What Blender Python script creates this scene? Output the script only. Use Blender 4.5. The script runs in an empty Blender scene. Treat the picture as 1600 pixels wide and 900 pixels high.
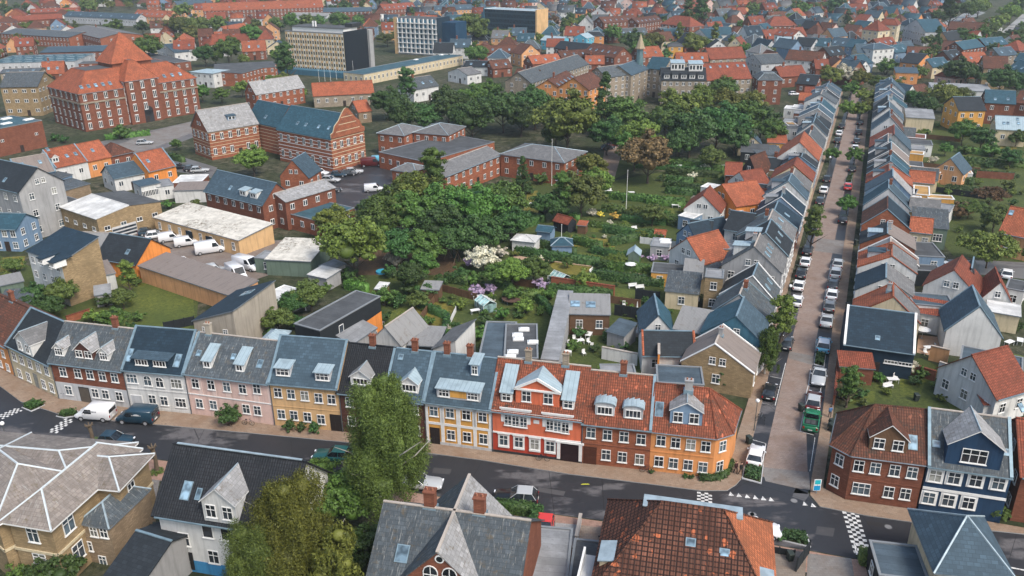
import bpy, math, random
import numpy as np
from mathutils import Vector, Matrix
R = math.radians
random.seed(7); rng = np.random.default_rng(11)
S = bpy.context.scene
# ------------------------------------------------------------------ camera, sky, sun
CAM_H, FPX, PITCH, ROLL = 60.0, 1303.0, R(23.1), math.atan2(30, 3050)
_f = Vector((0, math.cos(PITCH), -math.sin(PITCH)))
_u0 = Vector((1, 0, 0)).cross(_f)
_r = math.cos(ROLL)*Vector((1, 0, 0)) - math.sin(ROLL)*_u0
_u = math.sin(ROLL)*Vector((1, 0, 0)) + math.cos(ROLL)*_u0
cd = bpy.data.cameras.new('camera'); cam = bpy.data.objects.new('camera', cd)
S.collection.objects.link(cam); S.camera = cam
cam.matrix_world = Matrix(((_r.x, _u.x, -_f.x, 0), (_r.y, _u.y, -_f.y, 0), (_r.z, _u.z, -_f.z, CAM_H), (0, 0, 0, 1)))
cd.sensor_width = 36; cd.lens = FPX/1600*36; cd.clip_start = 1; cd.clip_end = 6000
SUN_AZ, SUN_EL = R(138), R(50)          # azimuth clockwise from +Y
w = bpy.data.worlds.new('World'); S.world = w; w.use_nodes = True
nt = w.node_tree; bg = nt.nodes['Background']
sky = nt.nodes.new('ShaderNodeTexSky'); sky.sky_type = 'NISHITA'; sky.sun_disc = False
sky.sun_elevation = SUN_EL; sky.sun_rotation = SUN_AZ; sky.air_density = 1.3; sky.dust_density = 3.5; sky.ozone_density = 1.5
nt.links.new(sky.outputs[0], bg.inputs[0]); bg.inputs[1].default_value = 0.12
sl = bpy.data.lights.new('sun', 'SUN'); sl.energy = 1.5; sl.angle = R(18); sl.color = (1, .95, .88)
so = bpy.data.objects.new('sun', sl); S.collection.objects.link(so)
sd = Vector((math.sin(SUN_AZ)*math.cos(SUN_EL), math.cos(SUN_AZ)*math.cos(SUN_EL), math.sin(SUN_EL)))
so.rotation_euler = sd.to_track_quat('Z', 'Y').to_euler(); so.location = (0, 0, 200)
S.view_settings.view_transform = 'Standard'; S.view_settings.look = 'None'
S.view_settings.exposure = 0.95; S.view_settings.gamma = 1
S.cycles.max_bounces = 5; S.cycles.diffuse_bounces = 2; S.cycles.glossy_bounces = 2
S.cycles.transparent_max_bounces = 4; S.cycles.transmission_bounces = 2; S.cycles.volume_bounces = 0
S.cycles.use_denoising = True

# ------------------------------------------------------------------ survey helpers (photo point -> place on the ground)
def G(px, py, z=0.0):
    d = _f*FPX + _r*(px-800) - _u*(py-450)
    t = (z-CAM_H)/d.z
    return Vector((d.x*t, d.y*t, z))
def ray(px, py): return _f*FPX + _r*(px-800) - _u*(py-450)
def PXY(p):
    v = Vector(p)-Vector((0, 0, CAM_H)); zc = v.dot(_f)
    return 800+FPX*v.dot(_r)/zc, 450-FPX*v.dot(_u)/zc, zc
CR = dict(F=(0, 0, 1), K1=(0, 480, 4), K2=(400, 480, 4), K3=(750, 530, 3.63), K4=(0, 650, 3.6), K5=(400, 650, 3.6), K6=(800, 650, 3.6),
  K7=(1160, 650, 3.6), K8=(1160, 440, 3.6), U1=(0, 0, 4), U2=(400, 0, 4), U3=(800, 0, 4), U4=(1200, 0, 4), M1=(0, 200, 4),
  M2=(400, 200, 4), M3=(800, 200, 4), M4=(1200, 200, 4), N1=(0, 340, 4), N2=(400, 340, 4), N3=(750, 340, 4), N4=(950, 240, 4),
  A=(1100, 480, 3), B=(1150, 300, 3.6), C=(1230, 100, 4.5), D=(1300, 0, 5.294))
def C_(k, p):
    c = CR[k]; return (c[0]+p[0]/c[2], c[1]+p[1]/c[2])

# ------------------------------------------------------------------ materials
MATS = {}
def srgb(r, g, b):
    f = lambda c: ((c/255+.055)/1.055)**2.4 if c > 10 else c/3295
    return (f(r), f(g), f(b))
class NB:
    def __init__(s, name):
        s.m = bpy.data.materials.new(name); s.m.use_nodes = True; s.t = s.m.node_tree
        s.b = s.t.nodes['Principled BSDF']; s.b.inputs['Specular IOR Level'].default_value = .25
    def n(s, ty, **k):
        n = s.t.nodes.new('ShaderNode'+ty)
        for a, v in k.items():
            if a.startswith('_'): n.inputs[a[1:].replace('_', ' ')].default_value = v
            else: setattr(n, a, v)
        return n
    def l(s, a, b): s.t.links.new(a, b)
    def mapv(s, src, sc):
        m = s.n('Mapping'); m.inputs['Scale'].default_value = sc; s.l(src, m.inputs['Vector']); return m.outputs[0]
    def noise(s, vec, scale, detail=3, rough=.55):
        n = s.n('TexNoise'); n.inputs['Scale'].default_value = scale; n.inputs['Detail'].default_value = detail; n.inputs['Roughness'].default_value = rough
        s.l(vec, n.inputs['Vector']); return n.outputs['Fac']
    def ramp(s, fac, a, b, ca=(0, 0, 0, 1), cb=(1, 1, 1, 1)):
        r = s.n('ValToRGB'); r.color_ramp.elements[0].position = a; r.color_ramp.elements[1].position = b
        r.color_ramp.elements[0].color = ca; r.color_ramp.elements[1].color = cb; s.l(fac, r.inputs[0]); return r.outputs[0]
    def mix(s, fac, a, b, bt='MIX'):
        m = s.n('Mix', data_type='RGBA', blend_type=bt)
        for i, v in ((0, fac), (6, a), (7, b)):
            if hasattr(v, 'is_output'): s.l(v, m.inputs[i])
            else: m.inputs[i].default_value = v if i == 0 else (*v[:3], 1)
        return m.outputs[2]
    def bump(s, h, st=.3, d=.05):
        b = s.n('Bump'); b.inputs['Strength'].default_value = st; b.inputs['Distance'].default_value = d
        s.l(h, b.inputs['Height']); s.l(b.outputs[0], s.b.inputs['Normal'])
    def uv(s): return s.n('UVMap').outputs[0]
    def obj(s): return s.n('TexCoord').outputs['Object']
    def out(s, col, rough=.8, met=0.):
        if hasattr(col, 'is_output'): s.l(col, s.b.inputs['Base Color'])
        else: s.b.inputs['Base Color'].default_value = (*col[:3], 1)
        s.b.inputs['Roughness'].default_value = rough; s.b.inputs['Metallic'].default_value = met
        return s.m
def sc(c, k): return tuple(min(1, max(0, x*k)) for x in c)
def M(kind, c=(.5, .5, .5)):
    key = (kind, tuple(round(x, 3) for x in c))
    if key in MATS: return MATS[key]
    n = NB(kind); ri = None
    def rnd(col, amt=.12):
        oi = n.n('ObjectInfo'); h = n.n('HueSaturation'); mr = n.n('MapRange'); mr.inputs['To Min'].default_value = 1-amt; mr.inputs['To Max'].default_value = 1+amt
        n.l(oi.outputs['Random'], mr.inputs['Value']); n.l(mr.outputs[0], h.inputs['Value'])
        if hasattr(col, 'is_output'): n.l(col, h.inputs['Color'])
        else: h.inputs['Color'].default_value = (*col, 1)
        return h.outputs[0]
    if kind == 'plaster':
        g = n.noise(n.obj(), .35, 4); s = n.noise(n.mapv(n.uv(), (1.2, .12, 1)), 1.5, 4); f = n.noise(n.uv(), 4, 5, .7)
        col = n.mix(n.ramp(g, .35, .7), sc(c, .84), sc(c, 1.05)); col = n.mix(n.ramp(s, .48, .8), col, sc(c, .55)); col = n.mix(n.ramp(f, .55, .8), col, sc(c, .7))
        n.bump(n.noise(n.uv(), 9, 4), .15, .03); m = n.out(col, .85)
    elif kind == 'brick':
        b = n.n('TexBrick'); b.offset = .5; n.l(n.uv(), b.inputs['Vector'])
        b.inputs['Scale'].default_value = 1; b.inputs['Brick Width'].default_value = .5; b.inputs['Row Height'].default_value = .17; b.inputs['Mortar Size'].default_value = .018
        b.inputs['Color1'].default_value = (*sc(c, .78), 1); b.inputs['Color2'].default_value = (*sc(c, 1.25), 1); b.inputs['Mortar'].default_value = (*sc(c, .7), 1)
        g = n.noise(n.obj(), .5, 5, .65); col = n.mix(n.ramp(g, .4, .75), b.outputs[0], sc(c, .62))
        col = n.mix(n.ramp(n.noise(n.mapv(n.uv(), (.9, .15, 1)), 1.3), .58, .85), col, sc(c, .55)); m = n.out(col, .9)
    elif kind in ('tile', 'tile_old', 'pantile'):
        b = n.n('TexBrick'); b.offset = 0; n.l(n.uv(), b.inputs['Vector']); b.inputs['Scale'].default_value = 1
        b.inputs['Brick Width'].default_value = .52 if kind == 'pantile' else .27; b.inputs['Row Height'].default_value = .46 if kind == 'pantile' else .36; b.inputs['Mortar Size'].default_value = .07 if kind == 'pantile' else .035
        b.inputs['Color1'].default_value = (*sc(c, .72), 1); b.inputs['Color2'].default_value = (*sc(c, 1.3), 1); b.inputs['Mortar'].default_value = (*sc(c, .42), 1)
        g = n.noise(n.obj(), .45, 5, .65)
        col = n.mix(n.ramp(g, .42, .72), b.outputs[0], sc((c[0]*.75, c[1]*.85, c[2]*.9), .62))
        if kind == 'pantile': col = n.mix(n.ramp(n.noise(n.obj(), .35, 5, .7), .45, .6), col, sc(c, .5)); v_ = n.n('TexVoronoi'); v_.inputs['Scale'].default_value = 2.6; n.l(n.uv(), v_.inputs['Vector']); sp = n.n('SeparateColor'); n.l(v_.outputs['Color'], sp.inputs[0]); col = n.mix(n.ramp(sp.outputs[0], .95, .955), col, (.42, .12, .05)); col = n.mix(1., col, n.ramp(b.outputs['Fac'], .2, .8, (1, 1, 1, 1), (.35, .35, .35, 1)), 'MULTIPLY')
        if kind == 'tile_old':
            ms = n.noise(n.obj(), 1.3, 6, .75); col = n.mix(n.ramp(ms, .52, .68), col, (.035, .030, .024))
            col = n.mix(n.ramp(n.noise(n.obj(), 2.7, 5, .8), .62, .74), col, (.075, .07, .02)); col = n.mix(n.ramp(n.noise(n.mapv(n.uv(), (1, .6, 1)), 1.9, 2, .4), .66, .69), col, sc(c, 1.7))
        wv = n.n('TexWave'); wv.wave_type = 'BANDS'; wv.bands_direction = 'X'; wv.inputs['Scale'].default_value = 1.163*1
        n.l(n.uv(), wv.inputs['Vector']); n.bump(wv.outputs['Fac'], .6, .05); m = n.out(rnd(col), .75)
    elif kind in ('slate', 'slate_old'):
        b = n.n('TexBrick'); b.offset = .5; n.l(n.uv(), b.inputs['Vector']); b.inputs['Scale'].default_value = 1
        b.inputs['Brick Width'].default_value = .62; b.inputs['Row Height'].default_value = .40; b.inputs['Mortar Size'].default_value = .02
        b.inputs['Color1'].default_value = (*sc(c, .74), 1); b.inputs['Color2'].default_value = (*sc(c, 1.22), 1); b.inputs['Mortar'].default_value = (*sc(c, .5), 1)
        g = n.noise(n.obj(), .5, 5, .65); col = n.mix(n.ramp(g, .4, .75), b.outputs[0], sc(c, .66))
        st = n.noise(n.mapv(n.uv(), (1.6, .16, 1)), 1.4, 5, .7)
        col = n.mix(n.ramp(st, .5, .74), col, sc(c, .52 if kind == 'slate_old' else .8))
        if kind == 'slate_old':
            col = n.mix(n.ramp(n.noise(n.mapv(n.uv(), (2.5, .3, 1)), 2.3, 5, .8), .55, .72), col, (.34, .34, .32))
            col = n.mix(n.ramp(n.noise(n.obj(), 1.1, 6, .8), .55, .72), col, (.11, .085, .05))
        n.bump(b.outputs['Fac'], -.3, .02); m = n.out(rnd(col, .1), .74)
    elif kind == 'metal':
        wv = n.n('TexWave'); wv.wave_type = 'BANDS'; wv.bands_direction = 'X'; wv.wave_profile = 'SAW'; wv.inputs['Scale'].default_value = .55
        n.l(n.uv(), wv.inputs['Vector']); seam = n.ramp(wv.outputs['Fac'], .02, .12, (0, 0, 0, 1), (1, 1, 1, 1))
        col = n.mix(seam, sc(c, .55), c); col = n.mix(n.ramp(n.noise(n.obj(), .8, 4), .45, .75), col, sc(c, .72)); n.bump(seam, .4, .03); m = n.out(col, .5)
    elif kind == 'corr':
        wv = n.n('TexWave'); wv.wave_type = 'BANDS'; wv.bands_direction = 'X'; wv.inputs['Scale'].default_value = 1.6; n.l(n.uv(), wv.inputs['Vector'])
        st = n.noise(n.mapv(n.uv(), (1.2, .15, 1)), 1.4, 5, .7); ms = n.noise(n.obj(), .8, 6, .75)
        col = n.mix(wv.outputs['Fac'], sc(c, .7), c); col = n.mix(n.ramp(st, .5, .75), col, sc(c, .55)); col = n.mix(n.ramp(ms, .58, .7), col, sc((c[0]*1.1, c[1]*.95, c[2]*.75), .5))
        n.bump(wv.outputs['Fac'], .5, .04); m = n.out(col, .85)
    elif kind == 'felt':
        g = n.noise(n.obj(), .3, 6, .7); f = n.noise(n.obj(), 2.5, 5, .7)
        col = n.mix(n.ramp(g, .4, .65), sc(c, .72), sc(c, 1.12)); col = n.mix(n.ramp(f, .55, .8), col, sc(c, .6))
        v = n.n('TexBrick'); n.l(n.uv(), v.inputs['Vector']); v.inputs['Scale'].default_value = 1; v.inputs['Brick Width'].default_value = 9; v.inputs['Row Height'].default_value = 1.0; v.inputs['Mortar Size'].default_value = .03
        v.inputs['Color1'].default_value = (1, 1, 1, 1); v.inputs['Color2'].default_value = (.86, .86, .86, 1); v.inputs['Mortar'].default_value = (.7, .7, .7, 1)
        col = n.mix(1., col, v.outputs[0], 'MULTIPLY'); m = n.out(col, .85)
    elif kind == 'dirty':      # pale sheet roof with dark moss patches
        g = n.noise(n.obj(), .16, 6, .75); f = n.noise(n.obj(), 1.5, 6, .8)
        fm = n.n('Math', operation='MULTIPLY'); n.l(n.ramp(g, .45, .6), fm.inputs[0]); n.l(n.ramp(f, .45, .6), fm.inputs[1])
        col = n.mix(fm.outputs[0], c, (.09, .065, .035)); col = n.mix(n.ramp(n.noise(n.obj(), .7, 4), .4, .8), col, sc(c, .6)); m = n.out(col, .85)
    elif kind == 'zinc':
        col = n.mix(n.ramp(n.noise(n.obj(), 1.2, 4), .35, .75), sc(c, .75), sc(c, 1.1)); m = n.out(col, .45, .2)
    elif kind == 'wood':
        wv = n.n('TexWave'); wv.wave_type = 'BANDS'; wv.bands_direction = 'X'; wv.inputs['Scale'].default_value = 2.2; n.l(n.uv(), wv.inputs['Vector'])
        col = n.mix(wv.outputs['Fac'], sc(c, .6), c); col = n.mix(n.ramp(n.noise(n.obj(), 1.5, 5), .4, .75), col, sc(c, .6)); m = n.out(col, .85)
    elif kind == 'glass':
        g = n.noise(n.obj(), .9, 2); col = n.mix(n.ramp(g, .4, .6), sc(c, .5), sc(c, 1.4)); m = n.out(rnd(col, .5), .08); n.b.inputs['Specular IOR Level'].default_value = .5
    elif kind == 'paint': m = n.out(n.mix(n.ramp(n.noise(n.obj(), 2.5, 3), .4, .8), c, sc(c, .86)), .55)
    elif kind == 'carpaint':
        m = n.out(c, .28); n.b.inputs['Coat Weight'].default_value = .5; n.b.inputs['Coat Roughness'].default_value = .08
    elif kind == 'leaf':
        gi = n.n('NewGeometry'); oi = n.n('ObjectInfo'); col = n.mix(gi.outputs['Random Per Island'], sc(c, .62), sc((c[0]*1.25, c[1]*1.12, c[2]), 1.3))
        h = n.n('HueSaturation'); mr = n.n('MapRange'); mr.inputs['To Min'].default_value = .72; mr.inputs['To Max'].default_value = 1.3
        n.l(oi.outputs['Random'], mr.inputs['Value']); n.l(mr.outputs[0], h.inputs['Value']); mr2 = n.n('MapRange'); mr2.inputs['To Min'].default_value = .475; mr2.inputs['To Max'].default_value = .52
        n.l(oi.outputs['Random'], mr2.inputs['Value']); n.l(mr2.outputs[0], h.inputs['Hue']); n.l(col, h.inputs['Color']); m = n.out(h.outputs[0], .6)
        n.b.inputs['Specular IOR Level'].default_value = .3
    elif kind == 'bark': m = n.out(n.mix(n.noise(n.mapv(n.obj(), (3, 3, .6)), 2, 4), sc(c, .5), sc(c, 1.3)), .9)
    elif kind == 'grass':
        g = n.noise(n.obj(), .12, 6, .7); f = n.noise(n.obj(), 1.8, 6, .75)
        col = n.mix(n.ramp(g, .38, .64), sc(c, .6), (c[0]*1.6, c[1]*1.25, c[2]*1.1)); col = n.mix(n.ramp(f, .4, .7), sc(c, .5), col)
        n.bump(n.noise(n.obj(), 6, 4, .8), .8, .1); m = n.out(col, .9)
    elif kind == 'ground':     # gardens, yards and earth between the houses
        g = n.noise(n.obj(), .05, 8, .65); f = n.noise(n.obj(), .5, 6, .7)
        col = n.mix(n.ramp(g, .42, .58), (.04, .055, .02), (.13, .115, .08)); col = n.mix(n.ramp(f, .42, .66), sc((.035, .045, .018), .7), col)
        n.bump(n.noise(n.obj(), 1.5, 5, .8), 1, .25); m = n.out(col, .95)
    elif kind == 'asphalt':    # damp asphalt: dark, with paler dried areas
        g = n.noise(n.mapv(n.obj(), (.55, 1.3, 1)), .16, 5, .6); e = n.noise(n.obj(), .9, 6, .75); dry = n.ramp(g, .545, .60)
        col = n.mix(dry, c, (.105, .10, .103)); col = n.mix(n.ramp(e, .5, .8), col, sc(c, .75))
        cr = n.n('TexVoronoi', feature='DISTANCE_TO_EDGE'); cr.inputs['Scale'].default_value = .09; n.l(n.obj(), cr.inputs['Vector'])
        col = n.mix(n.ramp(cr.outputs['Distance'], .001, .004, (1, 1, 1, 1), (0, 0, 0, 1)), col, sc(c, .5))
        rg = n.n('MapRange'); rg.inputs['To Min'].default_value = .42; rg.inputs['To Max'].default_value = .85; n.l(dry, rg.inputs['Value'])
        m = n.out(col, .6); n.l(rg.outputs[0], n.b.inputs['Roughness']); n.bump(n.noise(n.obj(), 8, 4), .2, .02)
    elif kind == 'paving':
        b = n.n('TexBrick'); b.offset = .5; n.l(n.obj(), b.inputs['Vector']); b.inputs['Scale'].default_value = 1
        b.inputs['Brick Width'].default_value = .5; b.inputs['Row Height'].default_value = .26; b.inputs['Mortar Size'].default_value = .02
        b.inputs['Color1'].default_value = (*sc(c, .88), 1); b.inputs['Color2'].default_value = (*sc(c, 1.1), 1); b.inputs['Mortar'].default_value = (*sc(c, .74), 1)
        g = n.noise(n.obj(), .35, 6, .7); f = n.noise(n.obj(), 1.6, 6, .75)
        col = n.mix(n.ramp(g, .4, .7), b.outputs[0], sc((c[0]*1.1, c[1]*.95, c[2]*.85), .68)); col = n.mix(n.ramp(f, .55, .75), col, sc(c, .45))
        m = n.out(col, .85)
    elif kind == 'marking': m = n.out(n.mix(n.ramp(n.noise(n.obj(), 2.6, 6, .85), .46, .66), c, sc(c, .22)), .7)
    elif kind == 'rubber': m = n.out((.02, .02, .021), .8)
    elif kind == 'lamp': m = n.out(c, .2)
    else: m = n.out(c, .7)
    MATS[key] = m; return m

# ------------------------------------------------------------------ mesh helpers
COL = S.collection
def link(o, parent=None):
    COL.objects.link(o)
    if parent is not None: o.parent = parent
    return o
class MB:
    def __init__(s): s.v = []; s.f = []; s.mi = []; s.mats = []
    def m(s, mat):
        if mat not in s.mats: s.mats.append(mat)
        return s.mats.index(mat)
    def face(s, pts, mat):
        b = len(s.v); s.v += [tuple(p) for p in pts]; s.f.append(tuple(range(b, b+len(pts)))); s.mi.append(s.m(mat))
    def box(s, x0, x1, y0, y1, z0, z1, mat, top=None):
        b = len(s.v); s.v += [(x0, y0, z0), (x1, y0, z0), (x1, y1, z0), (x0, y1, z0), (x0, y0, z1), (x1, y0, z1), (x1, y1, z1), (x0, y1, z1)]
        k = s.m(mat); kt = s.m(top) if top else k
        for q, mm in (((0, 3, 2, 1), k), ((4, 5, 6, 7), kt), ((0, 1, 5, 4), k), ((1, 2, 6, 5), k), ((2, 3, 7, 6), k), ((3, 0, 4, 7), k)):
            s.f.append(tuple(b+i for i in q)); s.mi.append(mm)
    def hexa(s, lo, hi, mat, top=None):       # lo, hi: 4 points each, counter-clockwise
        b = len(s.v); s.v += [tuple(p) for p in lo]+[tuple(p) for p in hi]; k = s.m(mat); kt = s.m(top) if top else k
        for q, mm in (((3, 2, 1, 0), k), ((4, 5, 6, 7), kt), ((0, 1, 5, 4), k), ((1, 2, 6, 5), k), ((2, 3, 7, 6), k), ((3, 0, 4, 7), k)):
            s.f.append(tuple(b+i for i in q)); s.mi.append(mm)
    def prism(s, poly, z0, z1, mat, top=None):
        n = len(poly); b = len(s.v); s.v += [(p[0], p[1], z0) for p in poly]+[(p[0], p[1], z1) for p in poly]; k = s.m(mat); kt = s.m(top) if top else k
        s.f.append(tuple(b+n+i for i in range(n))); s.mi.append(kt); s.f.append(tuple(b+n-1-i for i in range(n))); s.mi.append(k)
        for i in range(n):
            j = (i+1) % n; s.f.append((b+i, b+j, b+n+j, b+n+i)); s.mi.append(k)
    def bar(s, p, q, r, mat, r2=None, n=6):
        p = Vector(p); q = Vector(q); d = (q-p); L = d.length
        if L < 1e-6: return
        d /= L; a = d.orthogonal().normalized(); c = d.cross(a); r2 = r if r2 is None else r2; b = len(s.v)
        for P, rr in ((p, r), (q, r2)):
            for i in range(n):
                t = 2*math.pi*i/n; s.v.append(tuple(P+a*math.cos(t)*rr+c*math.sin(t)*rr))
        k = s.m(mat)
        for i in range(n):
            j = (i+1) % n; s.f.append((b+i, b+j, b+n+j, b+n+i)); s.mi.append(k)
        s.f.append(tuple(b+n-1-i for i in range(n))); s.mi.append(k); s.f.append(tuple(b+n+i for i in range(n))); s.mi.append(k)
    def slab(s, pts, th, mat, side=None):     # planar polygon given thickness downwards
        n = len(pts); b = len(s.v); s.v += [tuple(p) for p in pts]+[(p[0], p[1], p[2]-th) for p in pts]; k = s.m(mat); ks = s.m(side) if side else k
        s.f.append(tuple(b+i for i in range(n))); s.mi.append(k); s.f.append(tuple(b+2*n-1-i for i in range(n))); s.mi.append(ks)
        for i in range(n):
            j = (i+1) % n; s.f.append((b+j, b+i, b+n+i, b+n+j)); s.mi.append(ks)
    def build(s, name, parent=None, smooth=False, uv=True):
        me = bpy.data.meshes.new(name); me.from_pydata(s.v, [], s.f)
        for m in s.mats: me.materials.append(m)
        me.polygons.foreach_set('material_index', s.mi)
        if uv:
            ul = me.uv_layers.new(name='UVMap'); co = s.v; buf = []
            for p in me.polygons:
                nn = p.normal
                if abs(nn.z) > .97: buf += [c for i in p.vertices for c in (co[i][0], co[i][1])]
                else:
                    t = Vector((-nn.y, nn.x, 0)).normalized(); w_ = nn.cross(t)
                    for i in p.vertices:
                        q = Vector(co[i]); buf += [q.dot(t), q.dot(w_)]
            ul.data.foreach_set('uv', buf)
        if smooth: me.polygons.foreach_set('use_smooth', [True]*len(me.polygons))
        return link(bpy.data.objects.new(name, me), parent)
THINGS = []
def tag(o, label, cat, group=None, kind=None):
    o['label'] = label; o['category'] = cat
    if group: o['group'] = group
    if kind: o['kind'] = kind
    THINGS.append(o); return o
def empty(name, loc=(0, 0, 0), rz=0., parent=None):
    o = bpy.data.objects.new(name, None); o.location = loc; o.rotation_euler = (0, 0, rz); o.empty_display_size = .3; return link(o, parent)
KIDS = {}
def copy_tree(o, parent=None):
    c = o.copy(); COL.objects.link(c)
    if parent is not None: c.parent = parent
    for ch in o.children: copy_tree(ch, c)
    return c

# palette: key -> (kind, linear colour, words)
WALL = dict(
 white=('plaster', (.62, .62, .60), 'white'), cream=('plaster', (.58, .49, .33), 'cream'), grey=('plaster', (.33, .33, .33), 'grey'), lgrey=('plaster', (.48, .49, .50), 'pale grey'),
 pink=('plaster', (.66, .47, .41), 'pink'), tan=('plaster', (.62, .40, .20), 'tan'), yellow=('plaster', (.64, .33, .08), 'yellow'), orange=('plaster', (.72, .26, .06), 'orange'),
 ochre=('plaster', (.64, .275, .10), 'ochre'), coral=('plaster', (.66, .165, .08), 'orange red'), red=('plaster', (.42, .055, .03), 'red'), blue=('plaster', (.016, .045, .095), 'dark blue'), lblue=('plaster', (.18, .27, .38), 'light blue'),
 sky=('plaster', (.12, .42, .55), 'turquoise'), teal=('plaster', (.05, .14, .2), 'teal'), green=('plaster', (.13, .18, .14), 'grey green'), beige=('plaster', (.40, .355, .29), 'beige'), peach=('plaster', (.62, .33, .16), 'peach'),
 brick=('brick', (.20, .075, .045), 'red brick'), obrick=('brick', (.30, .105, .055), 'orange brick'), dbrick=('brick', (.095, .04, .03), 'dark brown brick'), ybrick=('brick', (.31, .225, .125), 'yellow brick'),
 tbrick=('brick', (.27, .20, .13), 'tan brick'), black=('wood', (.022, .027, .032), 'black timber'), wood=('wood', (.16, .09, .05), 'brown timber'), navy=('wood', (.018, .04, .065), 'navy timber'),
 gbrick=('brick', (.30, .25, .19), 'beige brick'), glass=('glass', (.03, .06, .09), 'dark glass'))
ROOF = dict(
 villa=('slate_old', (.225, .195, .172), 'warm grey'), pantile=('pantile', (.17, .068, .042), 'mossy red tiled'), bright=('tile', (.42, .135, .06), 'bright orange tiled'), orange=('tile', (.36, .105, .05), 'orange tiled'), red=('tile', (.25, .068, .037), 'red tiled'), redold=('tile_old', (.24, .07, .036), 'weathered red tiled'), brown=('tile_old', (.13, .05, .03), 'dark brown tiled'),
 slate=('slate', (.052, .085, .112), 'blue slate'), slate2=('slate_old', (.072, .088, .10), 'streaked grey slate'), dark=('slate', (.022, .028, .034), 'black slate'), navy=('slate', (.016, .034, .052), 'dark blue'),
 teal=('slate', (.03, .08, .11), 'teal slate'), grey=('slate', (.15, .15, .15), 'grey slate'), lgrey=('slate_old', (.30, .30, .30), 'pale grey slate'), taupe=('corr', (.23, .195, .175), 'grey brown corrugated'),
 corr=('corr', (.26, .26, .255), 'grey corrugated'), felt=('felt', (.085, .09, .095), 'dark flat'), lfelt=('felt', (.27, .28, .29), 'pale flat'), bfelt=('felt', (.075, .105, .13), 'blue grey flat'), tfelt=('felt', (.05, .11, .14), 'teal flat'),
 white=('felt', (.62, .62, .60), 'white flat'), dirty=('dirty', (.60, .57, .50), 'mossy white'), zinc=('metal', (.30, .385, .425), 'pale blue metal'), black=('tile', (.022, .024, .028), 'black tiled'), rfelt=('felt', (.20, .075, .05), 'rust red flat'), yfelt=('felt', (.45, .27, .1), 'yellow flat'))
def wm(k): return M(*WALL[k][:2])
def rm(k): return M(*ROOF[k][:2])
WHITE = M('paint', (.72, .72, .70)); GLASS = M('glass', (.028, .036, .045)); ZINC = M('zinc', (.20, .285, .335)); ZINCL = M('zinc', (.34, .42, .46)); MORTAR = M('plaster', (.42, .37, .32))
DARK = M('paint', (.03, .032, .035)); CHIM = wm('brick'); GUT = M('zinc', (.2, .23, .26))
# ------------------------------------------------------------------ windows, doors, roof fittings (shared meshes)
WIN = {}; GLS = [GLASS, M('glass', (.05, .07, .085)), M('glass', (.012, .015, .02)), M('glass', (.20, .20, .18))]
def win_mesh(w_, h_, ty='c', fr=None, gl=None):
    fr = fr or WHITE; gl = gl or GLASS; key = (round(w_, 2), round(h_, 2), ty, fr.name, gl.name)
    if key in WIN: return WIN[key]
    a = MB(); g = MB(); x = w_/2; z = h_/2; t = .07
    if ty == 'a':
        arc = [(-x, z*.55), (-x*.8, z*.86), (-x*.42, z*1.04), (0, z*1.1), (x*.42, z*1.04), (x*.8, z*.86), (x, z*.55)]
        out = [(-x, -z)]+[(x, -z)]+arc[::-1]
        inn = [(px_*(1-t/x*1.0), pz*(1-t/z)) for px_, pz in out]
        n = len(out)
        for i in range(n):
            j = (i+1) % n; a.hexa([(out[i][0], -.07, out[i][1]), (out[j][0], -.07, out[j][1]), (out[j][0], .02, out[j][1]), (out[i][0], .02, out[i][1])],
              [(inn[i][0], -.07, inn[i][1]), (inn[j][0], -.07, inn[j][1]), (inn[j][0], .02, inn[j][1]), (inn[i][0], .02, inn[i][1])], fr)
        g.face([(p[0], -.03, p[1]) for p in inn], gl)
    else:
        a.box(-x, x, -.07, .02, z-t, z, fr); a.box(-x, x, -.07, .02, -z, -z+t, fr); a.box(-x, -x+t, -.07, .02, -z+t, z-t, fr); a.box(x-t, x, -.07, .02, -z+t, z-t, fr)
        g.face([(-x+t, -.03, -z+t), (x-t, -.03, -z+t), (x-t, -.03, z-t), (-x+t, -.03, z-t)], gl)
    nc = {'c': 2, 'a': 2, 't': 3, 'q': 4, 'p': 1, 'g': 2}[ty]
    for i in range(1, nc):
        cx = -x+w_*i/nc; a.box(cx-.035, cx+.035, -.066, .01, -z+t, z-t, fr)
    if ty in 'cat' and h_ > .9: a.box(-x+t, x-t, -.062, .01, z*.24-.035, z*.24+.035, fr)
    if ty == 'g':
        for k in (-.33, 0, .33): a.box(-x+t, x-t, -.06, .01, z*2*k-.02, z*2*k+.02, fr)
    a.box(-x-.08, x+.08, -.13, .02, -z-.1, -z-.003, fr)
    res = []
    for m_, nm in ((a, 'window'), (g, 'pane')):
        o = m_.build(nm, uv=False); COL.objects.unlink(o); res.append(o.data); bpy.data.objects.remove(o)
    WIN[key] = res; return res
def _o(name, me, parent, loc, rz=0., rx=0.):
    o = bpy.data.objects.new(name, me); o.location = loc; o.rotation_euler = (rx, 0, rz); return link(o, parent)
ONE = {}
def far_win(w_, h_, fr=None):
    fr = fr or WHITE; key = (round(w_, 1), round(h_, 1), fr.name)
    if key not in ONE:
        a = MB(); x = w_/2; z = h_/2; a.box(-x, x, -.05, .02, -z, z, fr)
        for s in (-1, 1): a.face([(s*x*.5-x*.36, -.056, -z*.8), (s*x*.5+x*.36, -.056, -z*.8), (s*x*.5+x*.36, -.056, z*.8), (s*x*.5-x*.36, -.056, z*.8)], GLASS)
        o = a.build('window', uv=False); COL.objects.unlink(o); ONE[key] = o.data; bpy.data.objects.remove(o)
    return ONE[key]
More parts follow.
